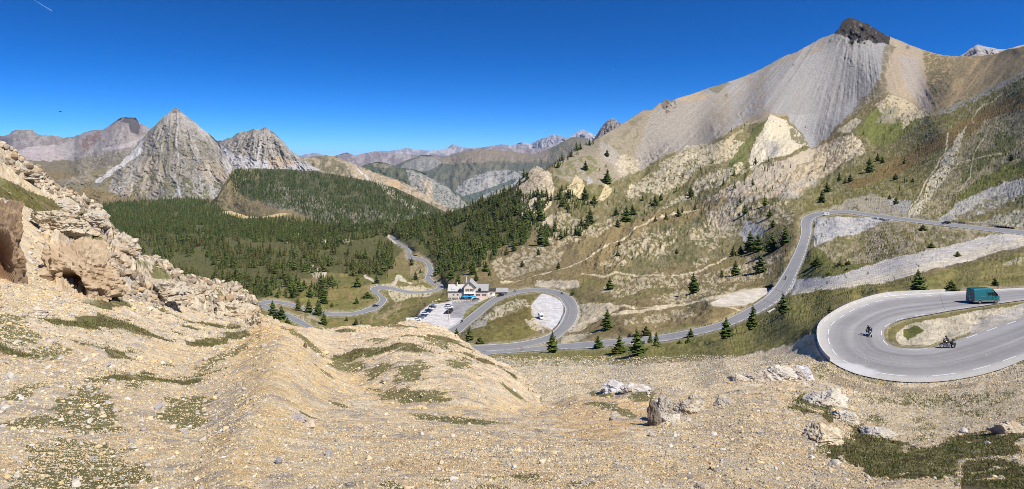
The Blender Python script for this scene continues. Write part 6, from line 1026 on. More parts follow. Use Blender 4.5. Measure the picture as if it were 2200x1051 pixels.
row = [(896.5, 688, 'white', 'white car in the parked row, next to the white camper van', True), (904, 683.5, 'blue grey', 'blue grey car in the parked row, third from the near end', True), (909.5, 680, 'dark grey', 'dark grey car between the blue grey and the white car in the row', False), (914, 675.5, 'white', 'white car in the middle of the parked row', True), (918, 671.5, 'dark blue', 'dark blue car above the white one in the middle of the row', False),
  (921.5, 668.5, 'black', 'black car between the dark blue and the upper white car of the row', False), (925, 665.5, 'white', 'small white car in the upper half of the parked row', False), (928.5, 662, 'dark grey', 'dark car second from the far end of the row', True), (931, 659, 'silver', 'silver car at the far end of the parked row', False)]
for u, v, pc, lb, es in row: car(u, v, 8, pc, lb, es, z=ZL_, group='cars parked along the left edge of the car park')
car(964, 658, 10, 'silver', 'silver car, farthest of the four in the middle of the car park', True, z=ZL_, group='cars parked in the middle of the car park'); car(966, 662, 10, 'white', 'white car second of the four in the middle of the car park', True, z=ZL_, group='cars parked in the middle of the car park')
car(966, 669, 190, 'dark grey', 'dark grey car third of the four in the middle of the car park', True, z=ZL_, group='cars parked in the middle of the car park'); car(962, 673.5, 190, 'black', 'black car, nearest of the four in the middle of the car park', False, z=ZL_, group='cars parked in the middle of the car park')
car(1023, 644.5, 15, 'dark grey', 'grey car parked in front of the house beside the terrace', False, z=-87.2)
car(1075, 636.5, 205, 'black', 'black estate car driving along the upper left of the loop', True); car(807, 658.5, 28, 'black', 'black car on the valley road below the s bend'); car(936, 607.5, 130, 'silver', 'silver and dark car on the valley road behind the house', True); car(2032, 481.5, 175, 'black', 'black car on the straight upper road at the right', True)
def make_camper(name, L=5.6, H=2.7):
    t = link(bpy.data.objects.new(name, None)); W = 1.0
    MB().prism([(-L / 2, .45), (-L / 2, H), (L / 2 - 1.9, H), (L / 2 - 1.25, H - .35), (L / 2 - 1.3, 1.1), (L / 2 - 1.3, .45)], -W, W).build('cabin', PL['white'], t, bev=0.06)
    MB().prism([(L / 2 - 1.3, .4), (L / 2 - 1.3, 1.95), (L / 2 - 1.0, 1.95), (L / 2 - 0.35, 1.2), (L / 2, 1.0), (L / 2 + .05, .4)], -W * .92, W * .92).build('bonnet', PL['white'], t, bev=0.05)
    MB().prism([(L / 2 - 1.02, 1.90), (L / 2 - 0.95, 1.95), (L / 2 - 0.34, 1.28), (L / 2 - 0.42, 1.2)], -W * .82, W * .82).build('windscreen', PL['glass'], t)
    for y in (-W - .01, W + .01):
        MB().box(-1.6, -0.5, y - .012, y + .012, 1.5, 2.0).build('side_window', PL['glass'], t)
    MB().box(-1.2, -0.5, -.35, .35, H, H + .08).build('roof_vent', PL['grey'], t, bev=0.02)
    for x in (-L / 2 + 1.1, L / 2 - 0.9):
        for y in (-W * .86, W * .86): wheel(t, x, y, 0.34, 0.22)
    return t
cv = make_camper('camper_van'); cv.location = onroad(1162, 684); cv.rotation_euler[2] = math.radians(-78); tag(cv, 'white camper van parked on the gravel inside the loop', 'camper van')
c2_ = copy_tree(cv); c2_.location = at_z(884, 694, ZL_); c2_.rotation_euler[2] = math.radians(8); tag(c2_, 'white camper van at the near end of the parked row', 'camper van')
c3_ = copy_tree(cv); c3_.location = onroad(1774, 463); c3_.rotation_euler[2] = math.radians(175); c3_.scale = (.8, .8, .8); tag(c3_, 'white camper van rounding the upper bend', 'camper van')
# ---- the teal panel van
def van(u, v, rz):
    t = thing('panel_van', 'dark teal high roofed panel van with grey sills driving right on the near hairpin', 'van', onroad(u, v), rz); L, W, H = 5.0, 0.92, 2.62
    def ring(x, top, bot=.42, wt=0.86, wb=1.0):
        zs = [bot, .75, 1.25, min(1.25 + (top - 1.25) * .55, top - .05), top - .12, top]; ws = [wb * .96, wb, wb, (wb + wt) / 2, wt, wt * .82]
        return [(x, -W * w_, z) for z, w_ in zip(zs, ws)] + [(x, W * w_, z) for z, w_ in reversed(list(zip(zs, ws)))]
    st = [(-2.5, 2.50, .96), (-2.47, 2.58, 1), (-1.5, 2.62, 1), (0.9, 2.62, 1), (1.15, 2.52, 1), (1.65, 1.95, 1), (2.0, 1.58, .99), (2.35, 1.42, .93), (2.5, 1.22, .84), (2.54, 1.05, .8)]
    b = MB(); b.loft([ring(x, tp, .42 if x < 2.4 else .45, 0.86 * s_ if x < 1.2 else .84 * s_, s_) for x, tp, s_ in st]); b.build('body', PL['teal'], t, bev=0)
    MB().box(-2.52, 2.5, -W - .015, -W * .9, .38, .62).box(-2.52, 2.5, W * .9, W + .015, .38, .62).build('sill', PL['grey'], t, bev=0.01)
    MB().box(2.42, 2.66, -W * .82, W * .82, .36, .72).build('front_bumper', PL['grey'], t, bev=0.04); MB().box(-2.62, -2.46, -W * .95, W * .95, .4, .6).build('rear_bumper', PL['grey'], t, bev=0.03)
    MB().add([(1.22, -.70, 2.46), (1.22, .70, 2.46), (2.0, .80, 1.60), (2.0, -.80, 1.60), (1.19, -.70, 2.42), (1.19, .70, 2.42), (1.97, .80, 1.56), (1.97, -.80, 1.56)], [(0, 1, 2, 3), (7, 6, 5, 4), (0, 4, 5, 1), (1, 5, 6, 2), (2, 6, 7, 3), (3, 7, 4, 0)]).build('windscreen', PL['glass'], t).location = (0.05, 0, 0.04)
    for s_ in (-1, 1):
        y = s_ * (W + .006)
        MB().prism([(1.02, 1.42), (1.02, 2.0), (1.42, 2.0), (1.85, 1.52), (1.85, 1.42)], y - .012, y + .012).build('cab_window', PL['glass'], t); MB().box(0.18, 0.82, y - .02, y + .012, 1.5, 1.95).build('side_window', PL['glass'], t)
        MB().box(-1.75, -0.3, y - .012, y + .012, 1.22, 1.27).build('door_rail', PL['chrome'], t); MB().box(-0.06, -0.04, y - .012, y + .006, .65, 2.3).box(0.92, 0.94, y - .012, y + .006, .65, 2.3).build('door_gap', PL['black'], t)
        MB().box(1.72, 1.84, y + (0 if s_ > 0 else -.22), y + (.22 if s_ > 0 else 0), 1.38, 1.68).build('mirror', PL['black'], t, bev=0.02)
        for x in (-1.45, 1.62):
            a = MB(); a.loft([[(x + math.cos(q) * r, s_ * (W + o_), .36 + math.sin(q) * r) for q in np.linspace(0, math.pi, 10)] + [(x + math.cos(q) * (r + .07), s_ * (W + o_), .36 + math.sin(q) * (r + .07)) for q in np.linspace(math.pi, 0, 10)] for r, o_ in ((.42, -.03), (.42, .022))]); a.build('wheel_arch', PL['grey'], t); wheel(t, x, s_ * (W - .08), .36, .22)
        MB().box(2.38, 2.50, s_ * .62 - .14, s_ * .62 + .14, .88, 1.12).build('headlight', PL['lens'], t, bev=0.02); MB().box(-2.53, -2.46, s_ * .84 - .06, s_ * .84 + .06, .75, 1.15).build('tail_light', PL['red'], t)
    MB().box(-2.515, -2.50, -.01, .01, .65, 2.4).build('door_gap', PL['black'], t); MB().box(-2.54, -2.50, .06, .12, 1.1, 1.3).build('door_handle', PL['chrome'], t); MB().box(-2.515, -2.50, -.62, -.12, 1.55, 2.0).box(-2.515, -2.50, .12, .62, 1.55, 2.0).build('rear_window', PL['glass'], t); MB().box(-2.52, -2.50, -.26, .26, .66, .78).build('number_plate', PL['white'], t)
    for k in range(7): MB().box(-2.1 + k * .46, -2.03 + k * .46, -.66, .66, 2.615, 2.645).build('roof_rib', PL['teal'], t)
    return t
van(2112, 651, math.radians(9))
# ---- people: one continuous skinned body, gloved hands with five fingers
def person(name, J, B, par=None, m=None, lv=1):
    me = bpy.data.meshes.new(name); me.from_pydata([j[:3] for j in J], B, []); o = link(bpy.data.objects.new(name, me), par); md = o.modifiers.new('skin', 'SKIN'); md.use_smooth_shade = True
    for i, j in enumerate(J): me.skin_vertices[0].data[i].radius = (j[3], j[4] if len(j) > 4 else j[3])
    me.skin_vertices[0].data[0].use_root = True; o.modifiers.new('sub', 'SUBSURF').levels = lv; o.modifiers['sub'].render_levels = lv
    dg = bpy.context.evaluated_depsgraph_get(); m2 = bpy.data.meshes.new_from_object(o.evaluated_get(dg)); o.modifiers.clear(); o.data = m2; m2.materials.clear(); m2.materials.append(m); return o
def seated(lean=0.25, hand=(0.52, 0.33, 1.04), foot=(0.12, 0.17, 0.36), seat=(-0.18, 0, 0.86)):
    J = [(seat[0], 0, seat[2] + .04, .15, .13), (seat[0] + lean * .35, 0, seat[2] + .22, .13, .11), (seat[0] + lean * .8, 0, seat[2] + .42, .17, .12), (seat[0] + lean, 0, seat[2] + .54, .06), (seat[0] + lean * 1.15, 0, seat[2] + .66, .075), (seat[0] + lean * 1.2, 0, seat[2] + .74, .07)]
    B = [(0, 1), (1, 2), (2, 3), (3, 4), (4, 5)]
    for s_ in (-1, 1):
        i = len(J); sh = Vector((seat[0] + lean * .85, s_ * .19, seat[2] + .46)); hd = Vector((hand[0], s_ * hand[1], hand[2])); el = (sh + hd) / 2 + Vector((-0.02, s_ * .10, -.10)); J += [(*sh, .06), (*el, .046), (*(hd - Vector((.07, 0, -.02))), .032), (*hd, .04, .022)]; B += [(2, i), (i, i + 1), (i + 1, i + 2), (i + 2, i + 3)]
        for k, (dy, ln) in enumerate(((-.03, .055), (-.01, .065), (.01, .06), (.03, .048))): j = len(J); J += [(hd.x + .035, hd.y + dy, hd.z + .005, .009), (hd.x + .035 + ln * .6, hd.y + dy, hd.z - .012, .008), (hd.x + .02 + ln * .5, hd.y + dy, hd.z - .04, .007)]; B += [(i + 3, j), (j, j + 1), (j + 1, j + 2)]
        j = len(J); J += [(hd.x + .0, hd.y - s_ * .04, hd.z - .015, .010), (hd.x + .035, hd.y - s_ * .045, hd.z - .035, .008)]; B += [(i + 3, j), (j, j + 1)]
        i = len(J); hp = Vector((seat[0], s_ * .10, seat[2])); ft = Vector((foot[0], s_ * foot[1], foot[2])); kn = (hp + ft) / 2 + Vector((.24, s_ * .05, .10)); J += [(*hp, .095), (*kn, .065), (*(ft + Vector((-.04, 0, .08))), .042), (ft.x - .05, ft.y, ft.z + .01, .035), (ft.x + .14, ft.y, ft.z - .01, .034, .028)]; B += [(0, i), (i, i + 1), (i + 1, i + 2), (i + 2, i + 3), (i + 3, i + 4)]
    return J, B
SUIT = mat('riding_suit', (0.025, 0.027, 0.032), 0.75); DEN = mat('grey_clothes', (0.12, 0.12, 0.14), 0.85)
def helmet(par, x, z, m, r=.135):
    v, f = IC[3]; v = v * np.array([r * 1.12, r * .92, r * 1.05]) + np.array([x, 0, z]); v[:, 2] = np.maximum(v[:, 2], z - r * .85); h = link(bpy.data.objects.new('helmet', npmesh('helmet', v, f, m)), par)
    MB().loft([[(x + r * 1.08 * math.cos(a), r * .86 * math.sin(a), z + zz) for a in np.linspace(-1.1, 1.1, 7)] + [(x + r * 1.16 * math.cos(a), r * .92 * math.sin(a), z + zz) for a in np.linspace(1.1, -1.1, 7)] for zz in (-.03, .06)]).build('visor', PL['glass'], h); return h
def tyre(par, x, r, w_, nm='wheel', spokes=True):
    b = MB(); n = 24; rings = []
    for a in np.linspace(0, 6.28318, n, endpoint=False): rings.append([(x + math.cos(a) * (r - w_ * .5 + w_ * .5 * math.cos(c)), w_ * .5 * math.sin(c), r + math.sin(a) * (r - w_ * .5 + w_ * .5 * math.cos(c))) for c in np.linspace(0, 6.28318, 8, endpoint=False)])
    v = [p for q in rings for p in q]; f = [(i * 8 + k, i * 8 + (k + 1) % 8, ((i + 1) % n) * 8 + (k + 1) % 8, ((i + 1) % n) * 8 + k) for i in range(n) for k in range(8)]; o = b.add(v, f).build(nm, PL['rubber'], par, smooth=True)
    c = MB(); c.cyl((x, -.04, r), (x, .04, r), .05, n=10)
    for a in np.linspace(0, 6.28318, 10, endpoint=False): c.cyl((x, 0, r), (x + math.cos(a) * (r - w_), 0, r + math.sin(a) * (r - w_)), .009 if w_ > .06 else .004, n=4)
    c.build('spokes', PL['steel'], o); return o
def make_moto(rname='motorcycle'):
    t = link(bpy.data.objects.new(rname, None)); tyre(t, .76, .33, .12, 'front_wheel'); tyre(t, -.74, .32, .16, 'rear_wheel')
    MB().prism([(-.35, .35), (-.3, .62), (.0, .72), (.38, .66), (.42, .38), (.2, .22), (-.2, .22)], -.17, .17).build('engine', PL['steel'], t, bev=.03)
    MB().loft([[(x, y * w_, z) for y, z in ((-1, .72), (-1, .9), (-.55, zt), (.55, zt), (1, .9), (1, .72))] for x, w_, zt in ((-.05, .10, .92), (.1, .17, 1.02), (.35, .17, 1.0), (.5, .09, .86))]).build('fuel_tank', PAINTS['black'], t, bev=.01)
    MB().prism([(-.72, .84), (-.7, .93), (-.35, .88), (-.05, .88), (-.05, .78), (-.5, .76)], -.13, .13).build('seat', PL['black'], t, bev=.02); MB().cyl((.76, -.09, .33), (.42, -.09, 1.0), .025).cyl((.76, .09, .33), (.42, .09, 1.0), .025).build('fork', PL['chrome'], t)
    MB().cyl((.36, -.4, 1.04), (.44, 0, 1.0), .014).cyl((.44, 0, 1.0), (.36, .4, 1.04), .014).build('handlebar', PL['black'], t); MB().loft([[(.56, -.17, .74), (.56, .17, .74), (.44, .19, 1.0), (.44, -.19, 1.0)], [(.64, -.1, .76), (.64, .1, .76), (.5, .12, 1.0), (.5, -.12, 1.0)]]).build('fairing', PAINTS['dark grey'], t, bev=.01); MB().add([(.50, -.16, 1.0), (.50, .16, 1.0), (.36, .12, 1.28), (.36, -.12, 1.28), (.49, -.16, 1.0), (.49, .16, 1.0), (.35, .12, 1.28), (.35, -.12, 1.28)], [(0, 1, 2, 3), (7, 6, 5, 4), (0, 4, 5, 1), (1, 5, 6, 2), (2, 6, 7, 3), (3, 7, 4, 0)]).build('windshield', PL['glass'], t)
    MB().cyl((.64, 0, .86), (.67, 0, .86), .08, n=12).build('headlight', PL['lens'], t)
    for s_ in (-1, 1): MB().box(-.95, -.5, s_ * .32 - .11, s_ * .32 + .11, .48, .82).build('pannier', PAINTS['dark grey'], t, bev=.02); MB().cyl((.38, s_ * .3, 1.06), (.34, s_ * .42, 1.2), .008).box(.3, .34, s_ * .42 - .06, s_ * .42 + .06, 1.17, 1.26).build('mirror', PL['black'], t)
    MB().box(-1.0, -.66, -.17, .17, .94, 1.2).build('top_case', PAINTS['dark grey'], t, bev=.03); MB().cyl((.1, -.16, .3), (-.7, -.2, .42), .045).build('exhaust', PL['chrome'], t); MB().prism([(.5, .6), (.76, .69), (1.02, .6), (1.0, .57), (.76, .66), (.52, .57)], -.07, .07).build('front_mudguard', PAINTS['dark grey'], t)
    return t
moto0 = make_moto(); J_, B_2 = seated(); rider0 = link(bpy.data.objects.new('person', None)); rb = person('body', J_, B_2, rider0, SUIT); helmet(rider0, J_[5][0] + .01, J_[5][2] - .01, PAINTS['dark grey'])
used = [0]
def moto(u, v, deg, lab, rlab, lean=0, white=False):
    p = onroad(u, v); m_, r_ = (moto0, rider0) if not used[0] else (copy_tree(moto0), copy_tree(rider0)); used[0] = 1
    for o in (m_, r_): o.location = p; o.rotation_euler = (math.radians(lean), 0, math.radians(deg)); o.scale = (.92, .92, .92)
    if white:
        for c in r_.children:
            if c.name.startswith('helmet'): c.data = c.data.copy(); c.data.materials[0] = PL['white']
    tag(m_, lab, 'motorcycle'); tag(r_, rlab, 'person')
moto(2036, 748, 176, 'black touring motorcycle with top case seen side on near the inner kerb of the hairpin', 'rider in black with a dark helmet on the motorcycle seen side on', 4)
moto(1871, 722, -108, 'black motorcycle leaning into the middle of the hairpin bend', 'rider in black leaning through the middle of the hairpin bend', 14)
moto(1688, 600, 250, 'dark motorcycle riding down the middle of the climbing road', 'rider in dark clothes on the climbing road')
moto(992, 693, 240, 'motorcycle on the road beside the car park exit', 'rider with a white helmet on the road beside the car park', 0, True)
moto(1207, 632, 150, 'motorcycle entering the right side of the loop bend', 'rider at the right side of the loop bend'); moto(1106, 628, 190, 'dark motorcycle at the top left of the loop, ahead of another near a black car', 'rider at the top left of the loop'); moto(1085, 633, 200, 'motorcycle right behind the black estate car', 'rider right behind the black estate car')
bk = thing('bicycle', 'road bicycle on the lower of the two stacked roads', 'bicycle', onroad(1122, 753), math.radians(185)); tyre(bk, .5, .34, .03, 'wheel'); tyre(bk, -.5, .34, .03, 'wheel')
MB().cyl((-.5, 0, .34), (-.2, 0, .85), .014).cyl((-.5, 0, .34), (0, 0, .3), .014).cyl((0, 0, .3), (-.2, 0, .9), .016).cyl((-.17, 0, .8), (.4, 0, .85), .016).cyl((0, 0, .3), (.4, 0, .8), .018).cyl((.38, 0, .9), (.5, 0, .34), .014).build('frame', PAINTS['black'], bk); MB().box(-.33, -.1, -.06, .06, .92, .96).build('saddle', PL['black'], bk); MB().cyl((.42, -.2, .95), (.42, .2, .95), .014).cyl((.42, -.2, .95), (.52, -.2, .88), .014).cyl((.42, .2, .95), (.52, .2, .88), .014).build('handlebar', PL['black'], bk)
J2, B2_ = seated(0.34, (0.5, 0.19, 0.95), (0.02, 0.1, 0.28), (-0.2, 0, 0.98)); cy = thing('person', 'cyclist in a white and red top on the lower of the two stacked roads', 'person', onroad(1122, 753), math.radians(185)); person('body', J2, B2_, cy, mat('red_white_jersey', (0.5, 0.2, 0.18), 0.8)); helmet(cy, J2[5][0], J2[5][2], PL['white'], .12)
# ---- the stone house
P0 = at_z(1009, 641.5, -87.6); HS = thing('mountain_refuge', 'stone mountain refuge with a gabled middle block and two slate roofed wings', 'house', P0); HS.scale = (1, 1.0, 1)
M_WALL = mat('rendered_wall', tuple(lin((248, 236, 216)) * 1.0), rough=0.9, nscale=2.0, namp=0.12, detail=6); M_WALL2 = mat('pink_wall', tuple(lin((242, 222, 208))), rough=0.9, nscale=2.0, namp=0.12); M_SLATE = mat('slate_roof', tuple(lin((172, 170, 168))), rough=0.75, nscale=1.5, namp=0.18, detail=6); M_PALE = mat('pale_roof', tuple(lin((206, 200, 190))), rough=0.75, nscale=1.5, namp=0.12); M_WOOD = mat('brown_shutter', (0.16, 0.10, 0.07), 0.8); M_TRIM = mat('dark_eaves', (0.05, 0.045, 0.04), 0.8)
MB().prism([(-3.7, -1), (-3.7, 7.3), (0, 10.6), (3.7, 7.3), (3.7, -1)], 0, 13).build('wall', M_WALL, HS)
for s_ in (-1, 1):
    MB().prism([(0, 10.72), (0, 11.0), (s_ * 4.3, 7.1), (s_ * 4.3, 6.85)], -.7, 13.5).build('roof', M_SLATE, HS); MB().prism([(s_ * .05, 10.5), (0, 10.70), (s_ * 4.25, 6.80), (s_ * 4.1, 6.5)], -.62, -.42).build('eaves_board', M_TRIM, HS)
def window(x, y, z, w_, h, sh=True, nm='window'):
    f = MB().box(x - w_ / 2, x + w_ / 2, y - .08, y + .05, z, z + h).build(nm, PL['white'], HS); MB().box(x - w_ / 2 + .1, x - .04, y - .1, y - .082, z + .1, z + h - .1).box(x + .04, x + w_ / 2 - .1, y - .1, y - .082, z + .1, z + h - .1).build('pane', PL['glass'], f)
    if sh:
        for s_ in (-1, 1): MB().box(x + s_ * (w_ * .5 + .35) - .33, x + s_ * (w_ * .5 + .35) + .33, y - .12, y - .06, z - .05, z + h + .05).build('shutter', M_WOOD, f)
window(-1.35, 0, 4.6, .95, 1.5); window(1.35, 0, 4.6, .95, 1.5); window(-1.7, 0, 2.4, 1.0, .9); window(1.7, 0, 2.4, 1.0, .9); window(0, 0, 8.2, .7, .8, False)
MB().box(-1.0, 1.0, -.1, .05, .0, 2.1).build('door', M_WOOD, HS)
MB().prism([(-2.6, 3.4), (-2.6, 3.5), (-.1, 4.0), (-.1, 3.9)], -3.5, 3.5, 'x').build('awning', PL['white'], HS)
for (x0, x1, mw, mr, e, rg) in ((-13.8, -3.7, M_WALL, M_PALE, 4.3, 7.4), (3.7, 11.5, M_WALL2, M_SLATE, 4.6, 7.6)):
    MB().prism([(1.2, -1), (1.2, e), (7.2, rg), (13, e), (13, -1)], x0, x1, 'x').build('wing_wall', mw, HS)
    MB().prism([(.85, e - .16), (.85, e + .09), (7.2, rg + .35), (7.2, rg + .08)], x0 - .4 * (x0 < 0), x1 + .4 * (x0 > 0), 'x').build('roof', mr, HS); MB().prism([(13.7, e - .30), (13.7, e - .05), (7.2, rg + .35), (7.2, rg + .08)], x0 - .4 * (x0 < 0), x1 + .4 * (x0 > 0), 'x').build('roof', mr, HS)
    MB().box(x0 - .4 * (x0 < 0), x1 + .4 * (x0 > 0), .76, .84, e - .4, e + .06).build('eaves_board', M_TRIM, HS)
for x in (-10.2, -7.6): window(x, 1.2, 1.6, 1.1, 1.2, False)
for x in (5.2, 9.3): window(x, 1.2, 1.5, 1.1, 1.2, True)
for x, zt in ((-6.3, 5.3), (6.3, 5.6)):
    MB().prism([(x - .9, zt - .9), (x - .9, zt), (x, zt + .7), (x + .9, zt), (x + .9, zt - .9)], .6, 4).build('dormer', M_TRIM, HS); MB().box(x - .4, x + .4, .5, .6, zt - .8, zt - .1).build('dormer_window', PL['glass'], HS)
MB().box(-8.6, -8.0, 5.5, 6.3, 6.8, 9.3).build('chimney', M_WALL, HS); MB().box(-2.9, -2.2, 8.5, 9.4, 8, 12.2).build('chimney', M_WALL, HS)
MB().add([(-11.8, 1.86, 5.32), (-9.2, 1.86, 5.32), (-9.2, 4.6, 6.63), (-11.8, 4.6, 6.63), (-11.8, 1.9, 5.22), (-9.2, 1.9, 5.22), (-9.2, 4.64, 6.53), (-11.8, 4.64, 6.53)], [(0, 1, 2, 3), (7, 6, 5, 4), (0, 4, 5, 1), (1, 5, 6, 2), (2, 6, 7, 3), (3, 7, 4, 0)]).build('roof_panel', mat('roof_panel', (0.42, 0.48, 0.58), 0.3), HS)
MB().box(11.5, 16.2, 2.0, 9, -1, 4.4).build('annex_wall', M_WALL, HS); MB().box(11.3, 16.4, 1.5, 9.4, 4.402, 4.75).build('annex_roof', M_TRIM, HS); MB().box(13.2, 14.3, 1.9, 1.99, .8, 3.2).build('door', M_WOOD, HS)
sh_ = thing('shed', 'low grey roofed shed at the right end of the refuge', 'shed', P0 + Vector((16.8, 4.5, 0))); MB().box(.2, 7.2, .6, 6.5, -1, 3.2).build('wall', M_WALL, sh_); MB().prism([(-.2, 3.2), (-.2, 3.45), (3.4, 5.4), (7.2, 4.2), (7.2, 3.95), (3.4, 5.1)], -.3, 7.8, 'x').build('roof', M_SLATE, sh_); MB().box(.8, 3.2, .5, .62, 0, 2.6).build('door', M_TRIM, sh_)
tn = thing('marquee', 'white rounded tent beside the right wing of the refuge', 'tent', P0 + Vector((14.4, -1.5, -0.3))); MB().prism([(2.4 * math.cos(a), 2.6 * math.sin(a)) for a in np.linspace(0, math.pi, 12)], 0, 3.4).build('canvas', PL['white'], tn, smooth=False); MB().box(-.6, .6, -.03, .02, 0, 1.9).build('entrance', PL['grey'], tn)
M_BLUE = mat('blue_canvas', (0.02, 0.26, 0.55), 0.7)
for k, x in enumerate((-3.0, -1.0, 1.0, 3.0)):
    pr = thing('parasol', ['blue parasol at the left end of the row before the gable', 'blue parasol second from the left before the gable', 'blue parasol third from the left before the gable', 'blue parasol at the right end of the row before the gable'][k], 'parasol', P0 + Vector((x, -4.0, -.1)), 0, 'blue parasols on the terrace')
    v = [(1.45 * math.cos(a), 1.45 * math.sin(a), 2.2) for a in np.linspace(0, 6.283, 8, endpoint=False)]; MB().add(v + [(0, 0, 2.75)] + [(q[0], q[1], 2.02) for q in v], [(i, (i + 1) % 8, 8) for i in range(8)] + [(i, (i + 1) % 8, (i + 1) % 8 + 9, i + 9) for i in range(8)]).build('canopy', M_BLUE, pr); MB().cyl((0, 0, 0), (0, 0, 2.7), .03).build('pole', PL['grey'], pr); MB().cyl((0, 0, 0), (0, 0, .08), .3).build('base', PL['grey'], pr)
tb0 = None; rt = np.random.RandomState(3)
for k in range(7):
    x = -12.5 + (k % 4) * 2.2; y = -1.0 - (k // 4) * 2.6
    if tb0 is None:
        tb0 = tb = link(bpy.data.objects.new('picnic_table', None)); MB().box(-.8, .8, -.35, .35, .7, .75).build('tabletop', M_TRIM, tb); MB().box(-.8, .8, -.8, -.55, .42, .46).build('bench', M_TRIM, tb); MB().box(-.8, .8, .55, .8, .42, .46).build('bench', M_TRIM, tb); MB().box(-.65, -.55, -.6, .6, 0, .7).box(.55, .65, -.6, .6, 0, .7).build('legs', M_TRIM, tb)
    else: tb = copy_tree(tb0)
    tb.location = P0 + Vector((x, y, -.05)); tag(tb, 'dark wooden picnic table on the terrace before the left wing of the refuge', 'table', 'picnic tables on the terrace')
def stander(): 
    J = [(0, 0, .95, .14, .1), (0, 0, 1.15, .12, .09), (0, 0, 1.38, .17, .1), (0, 0, 1.5, .055), (0, 0, 1.6, .08), (0, 0, 1.7, .085)]; B = [(0, 1), (1, 2), (2, 3), (3, 4), (4, 5)]
    for s_ in (-1, 1): i = len(J); J += [(s_ * .2, 0, 1.42, .055), (s_ * .26, -.02, 1.12, .042), (s_ * .25, -.1, .86, .03), (s_ * .25, -.12, .78, .028)]; B += [(2, i), (i, i + 1), (i + 1, i + 2), (i + 2, i + 3)]; i = len(J); J += [(s_ * .1, 0, .85, .09), (s_ * .11, -.01, .48, .06), (s_ * .12, 0, .09, .042), (s_ * .12, -.15, .04, .036)]; B += [(0, i), (i, i + 1), (i + 1, i + 2), (i + 2, i + 3)]
    return J, B
sp = None
for k, (x, y, lb) in enumerate(((-6.2, -1.5, 'person in dark clothes standing between the left wing and the parasols'), (-2.4, -6.2, 'dark dressed person standing before the left parasol'), (-1.6, -6.4, 'dark dressed person next to the one before the left parasol'), (2.3, -6.0, 'person standing before the right parasol'), (-9.2, -4.9, 'person standing among the picnic tables'))):
    if sp is None: J3, B3 = stander(); sp = person('person', J3, B3, None, DEN)
    else: sp = sp.copy(); link(sp)
    sp.location = P0 + Vector((x, y, -.1)); sp.rotation_euler[2] = k * 1.3; tag(sp, lb, 'person')
# ---- small things along the roads
def small_rocks(pts, lab, grp, col=W_, w_=5, h=3, sheet=None):
    for k, (u, v) in enumerate(pts): rock('stone', u, v, w_, h, col, 70 + k, lab if len(pts) < 5 else ['leftmost', 'second from left', 'third from left', 'middle', 'third from right', 'second from right', 'rightmost'][k] + ' ' + lab, sheet or mid, n=2, group=grp)
small_rocks([(973, 649), (980, 648.5), (987, 648), (994, 647.5), (1000, 647.3), (1007, 647), (1013, 646.6)], 'white boundary stone at the far edge of the car park', 'white stones edging the car park', w_=4); small_rocks([(929, 650), (936, 647), (943, 645)], 'cream boulder in the grass left of the refuge', 'cream boulders left of the refuge', w_=5)
pole0 = None
for u, v, h, lb in ((903, 624, 16, 'thin wooden pole beside the valley road bend behind the refuge'), (834, 634, 19, 'thin wooden pole beside the s bend'), (878, 645, 14, 'thin wooden pole in the meadow left of the refuge'), (963.5, 688, 26, 'tall thin pole at the near side of the car park')):
    p = mid.at(u, v)
    if pole0 is None: pole0 = o = link(bpy.data.objects.new('utility_pole', None)); MB().cyl((0, 0, -.5), (0, 0, 6), .09, .07, 8).build('pole', mat('weathered_wood', (0.22, 0.19, 0.16), 0.9), o); MB().box(-.5, .5, -.05, .05, 5.5, 5.62).build('crossbar', PL['grey'], o)
    else: o = copy_tree(pole0)
    o.location = p; s_ = h * p.y / F / 6; o.scale = (1, 1, s_); tag(o, lb, 'pole')
for u, v, lb in ((1167, 716, 'short white masonry culvert head on the inner side of the loop'), (1232, 710, 'short white masonry culvert head outside the loop bend')):
    p = mid.at(u, v); o = MB().box(-.5, .5, -.3, .3, -.3, 1.7).box(-.6, .6, -.4, .4, 1.702, 1.85).build('culvert_head', M_CONC, None, bev=.02); o.location = p; tag(o, lb, 'culvert wall')
o = MB().box(-1.6, 1.6, -.25, .25, -.4, .55).build('concrete_block', M_CONC, None, bev=.04); o.location = mid.at(1889, 469); tag(o, 'white concrete block on the verge of the straight upper road', 'block')
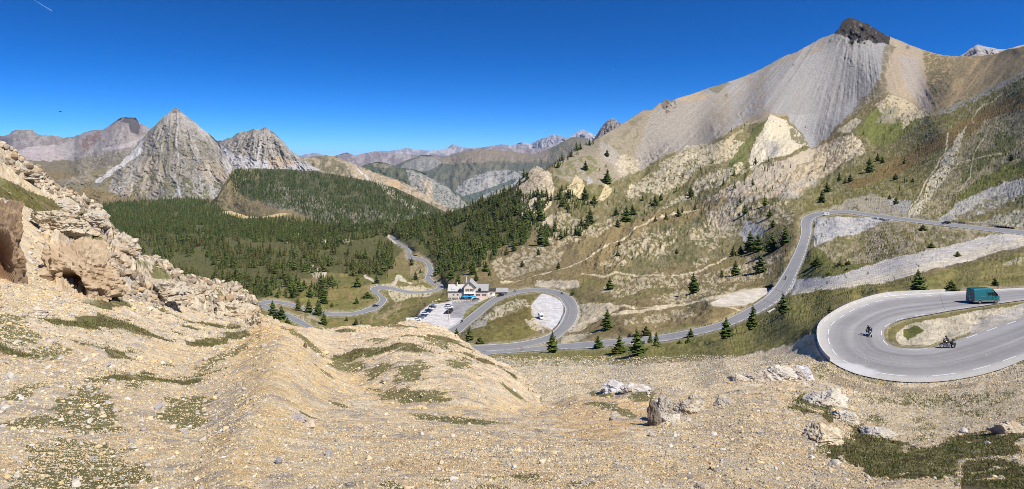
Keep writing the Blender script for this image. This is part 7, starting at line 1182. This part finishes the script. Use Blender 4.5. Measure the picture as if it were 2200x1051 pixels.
p = mid.at(1657, 671); o = MB().box(-3.6, 3.6, -.3, .3, -.5, .5).build('kerb_wall', M_CONC, None, bev=.04); o.location = p; o.rotation_euler[2] = .9; tag(o, 'low white wall on the outer verge of the climbing road near the stout conifer', 'wall')
# ---- in the sky
bd = thing('bird', 'small dark bird gliding in the sky above the far ridge', 'bird', pt(130, 240, 160), .4); MB().loft([[(x, r * math.cos(a), r * math.sin(a)) for a in np.linspace(0, 6.283, 6, endpoint=False)] for x, r in ((-.3, .02), (-.1, .07), (.1, .08), (.25, .04), (.32, .01))]).build('body', PL['black'], bd)
for s_ in (-1, 1): MB().add([(.12, s_ * .05, .02), (-.12, s_ * .05, .02), (-.16, s_ * .55, .12), (.02, s_ * .55, .14), (.12, s_ * .05, .0), (-.12, s_ * .05, .0), (-.16, s_ * .55, .10), (.02, s_ * .55, .12)], [(0, 1, 2, 3), (7, 6, 5, 4), (0, 4, 5, 1), (1, 5, 6, 2), (2, 6, 7, 3), (3, 7, 4, 0)]).build('wing', PL['black'], bd)
b2 = copy_tree(bd); b2.location = pt(1322, 143, 260); tag(b2, 'tiny dark bird high in the sky right of centre', 'bird')
a_, b_ = pt(74, 1, 30000), pt(112, 24, 30000); o = MB().cyl(a_, b_, 6, 18, 8).build('contrail', mat('ice_cloud', (0.16, 0.28, 0.5), 1.0, spec=0), None); tag(o, 'thin white aircraft trail at the top left of the sky', 'contrail')
print('built', time.time() - T0)
# ---------------------------------------------------------------- air
hz = bpy.data.materials.new('haze_air'); hz.use_nodes = True; t = hz.node_tree; t.nodes.clear(); ou = N(t, 'ShaderNodeOutputMaterial'); pv = N(t, 'ShaderNodeVolumePrincipled')
pv.inputs['Color'].default_value = (0.45, 0.66, 1.0, 1); pv.inputs['Density'].default_value = 1.1e-5; pv.inputs['Anisotropy'].default_value = 0.0
t.links.new(pv.outputs[0], ou.inputs['Volume'])
o = MB().box(-61000, 61000, -31000, 91000, -1652, 1080).build('haze', hz); o['kind'] = 'stuff'; tag(o, 'thin blue mountain air between the viewer and the far ranges', 'haze')
print('total', time.time() - T0)
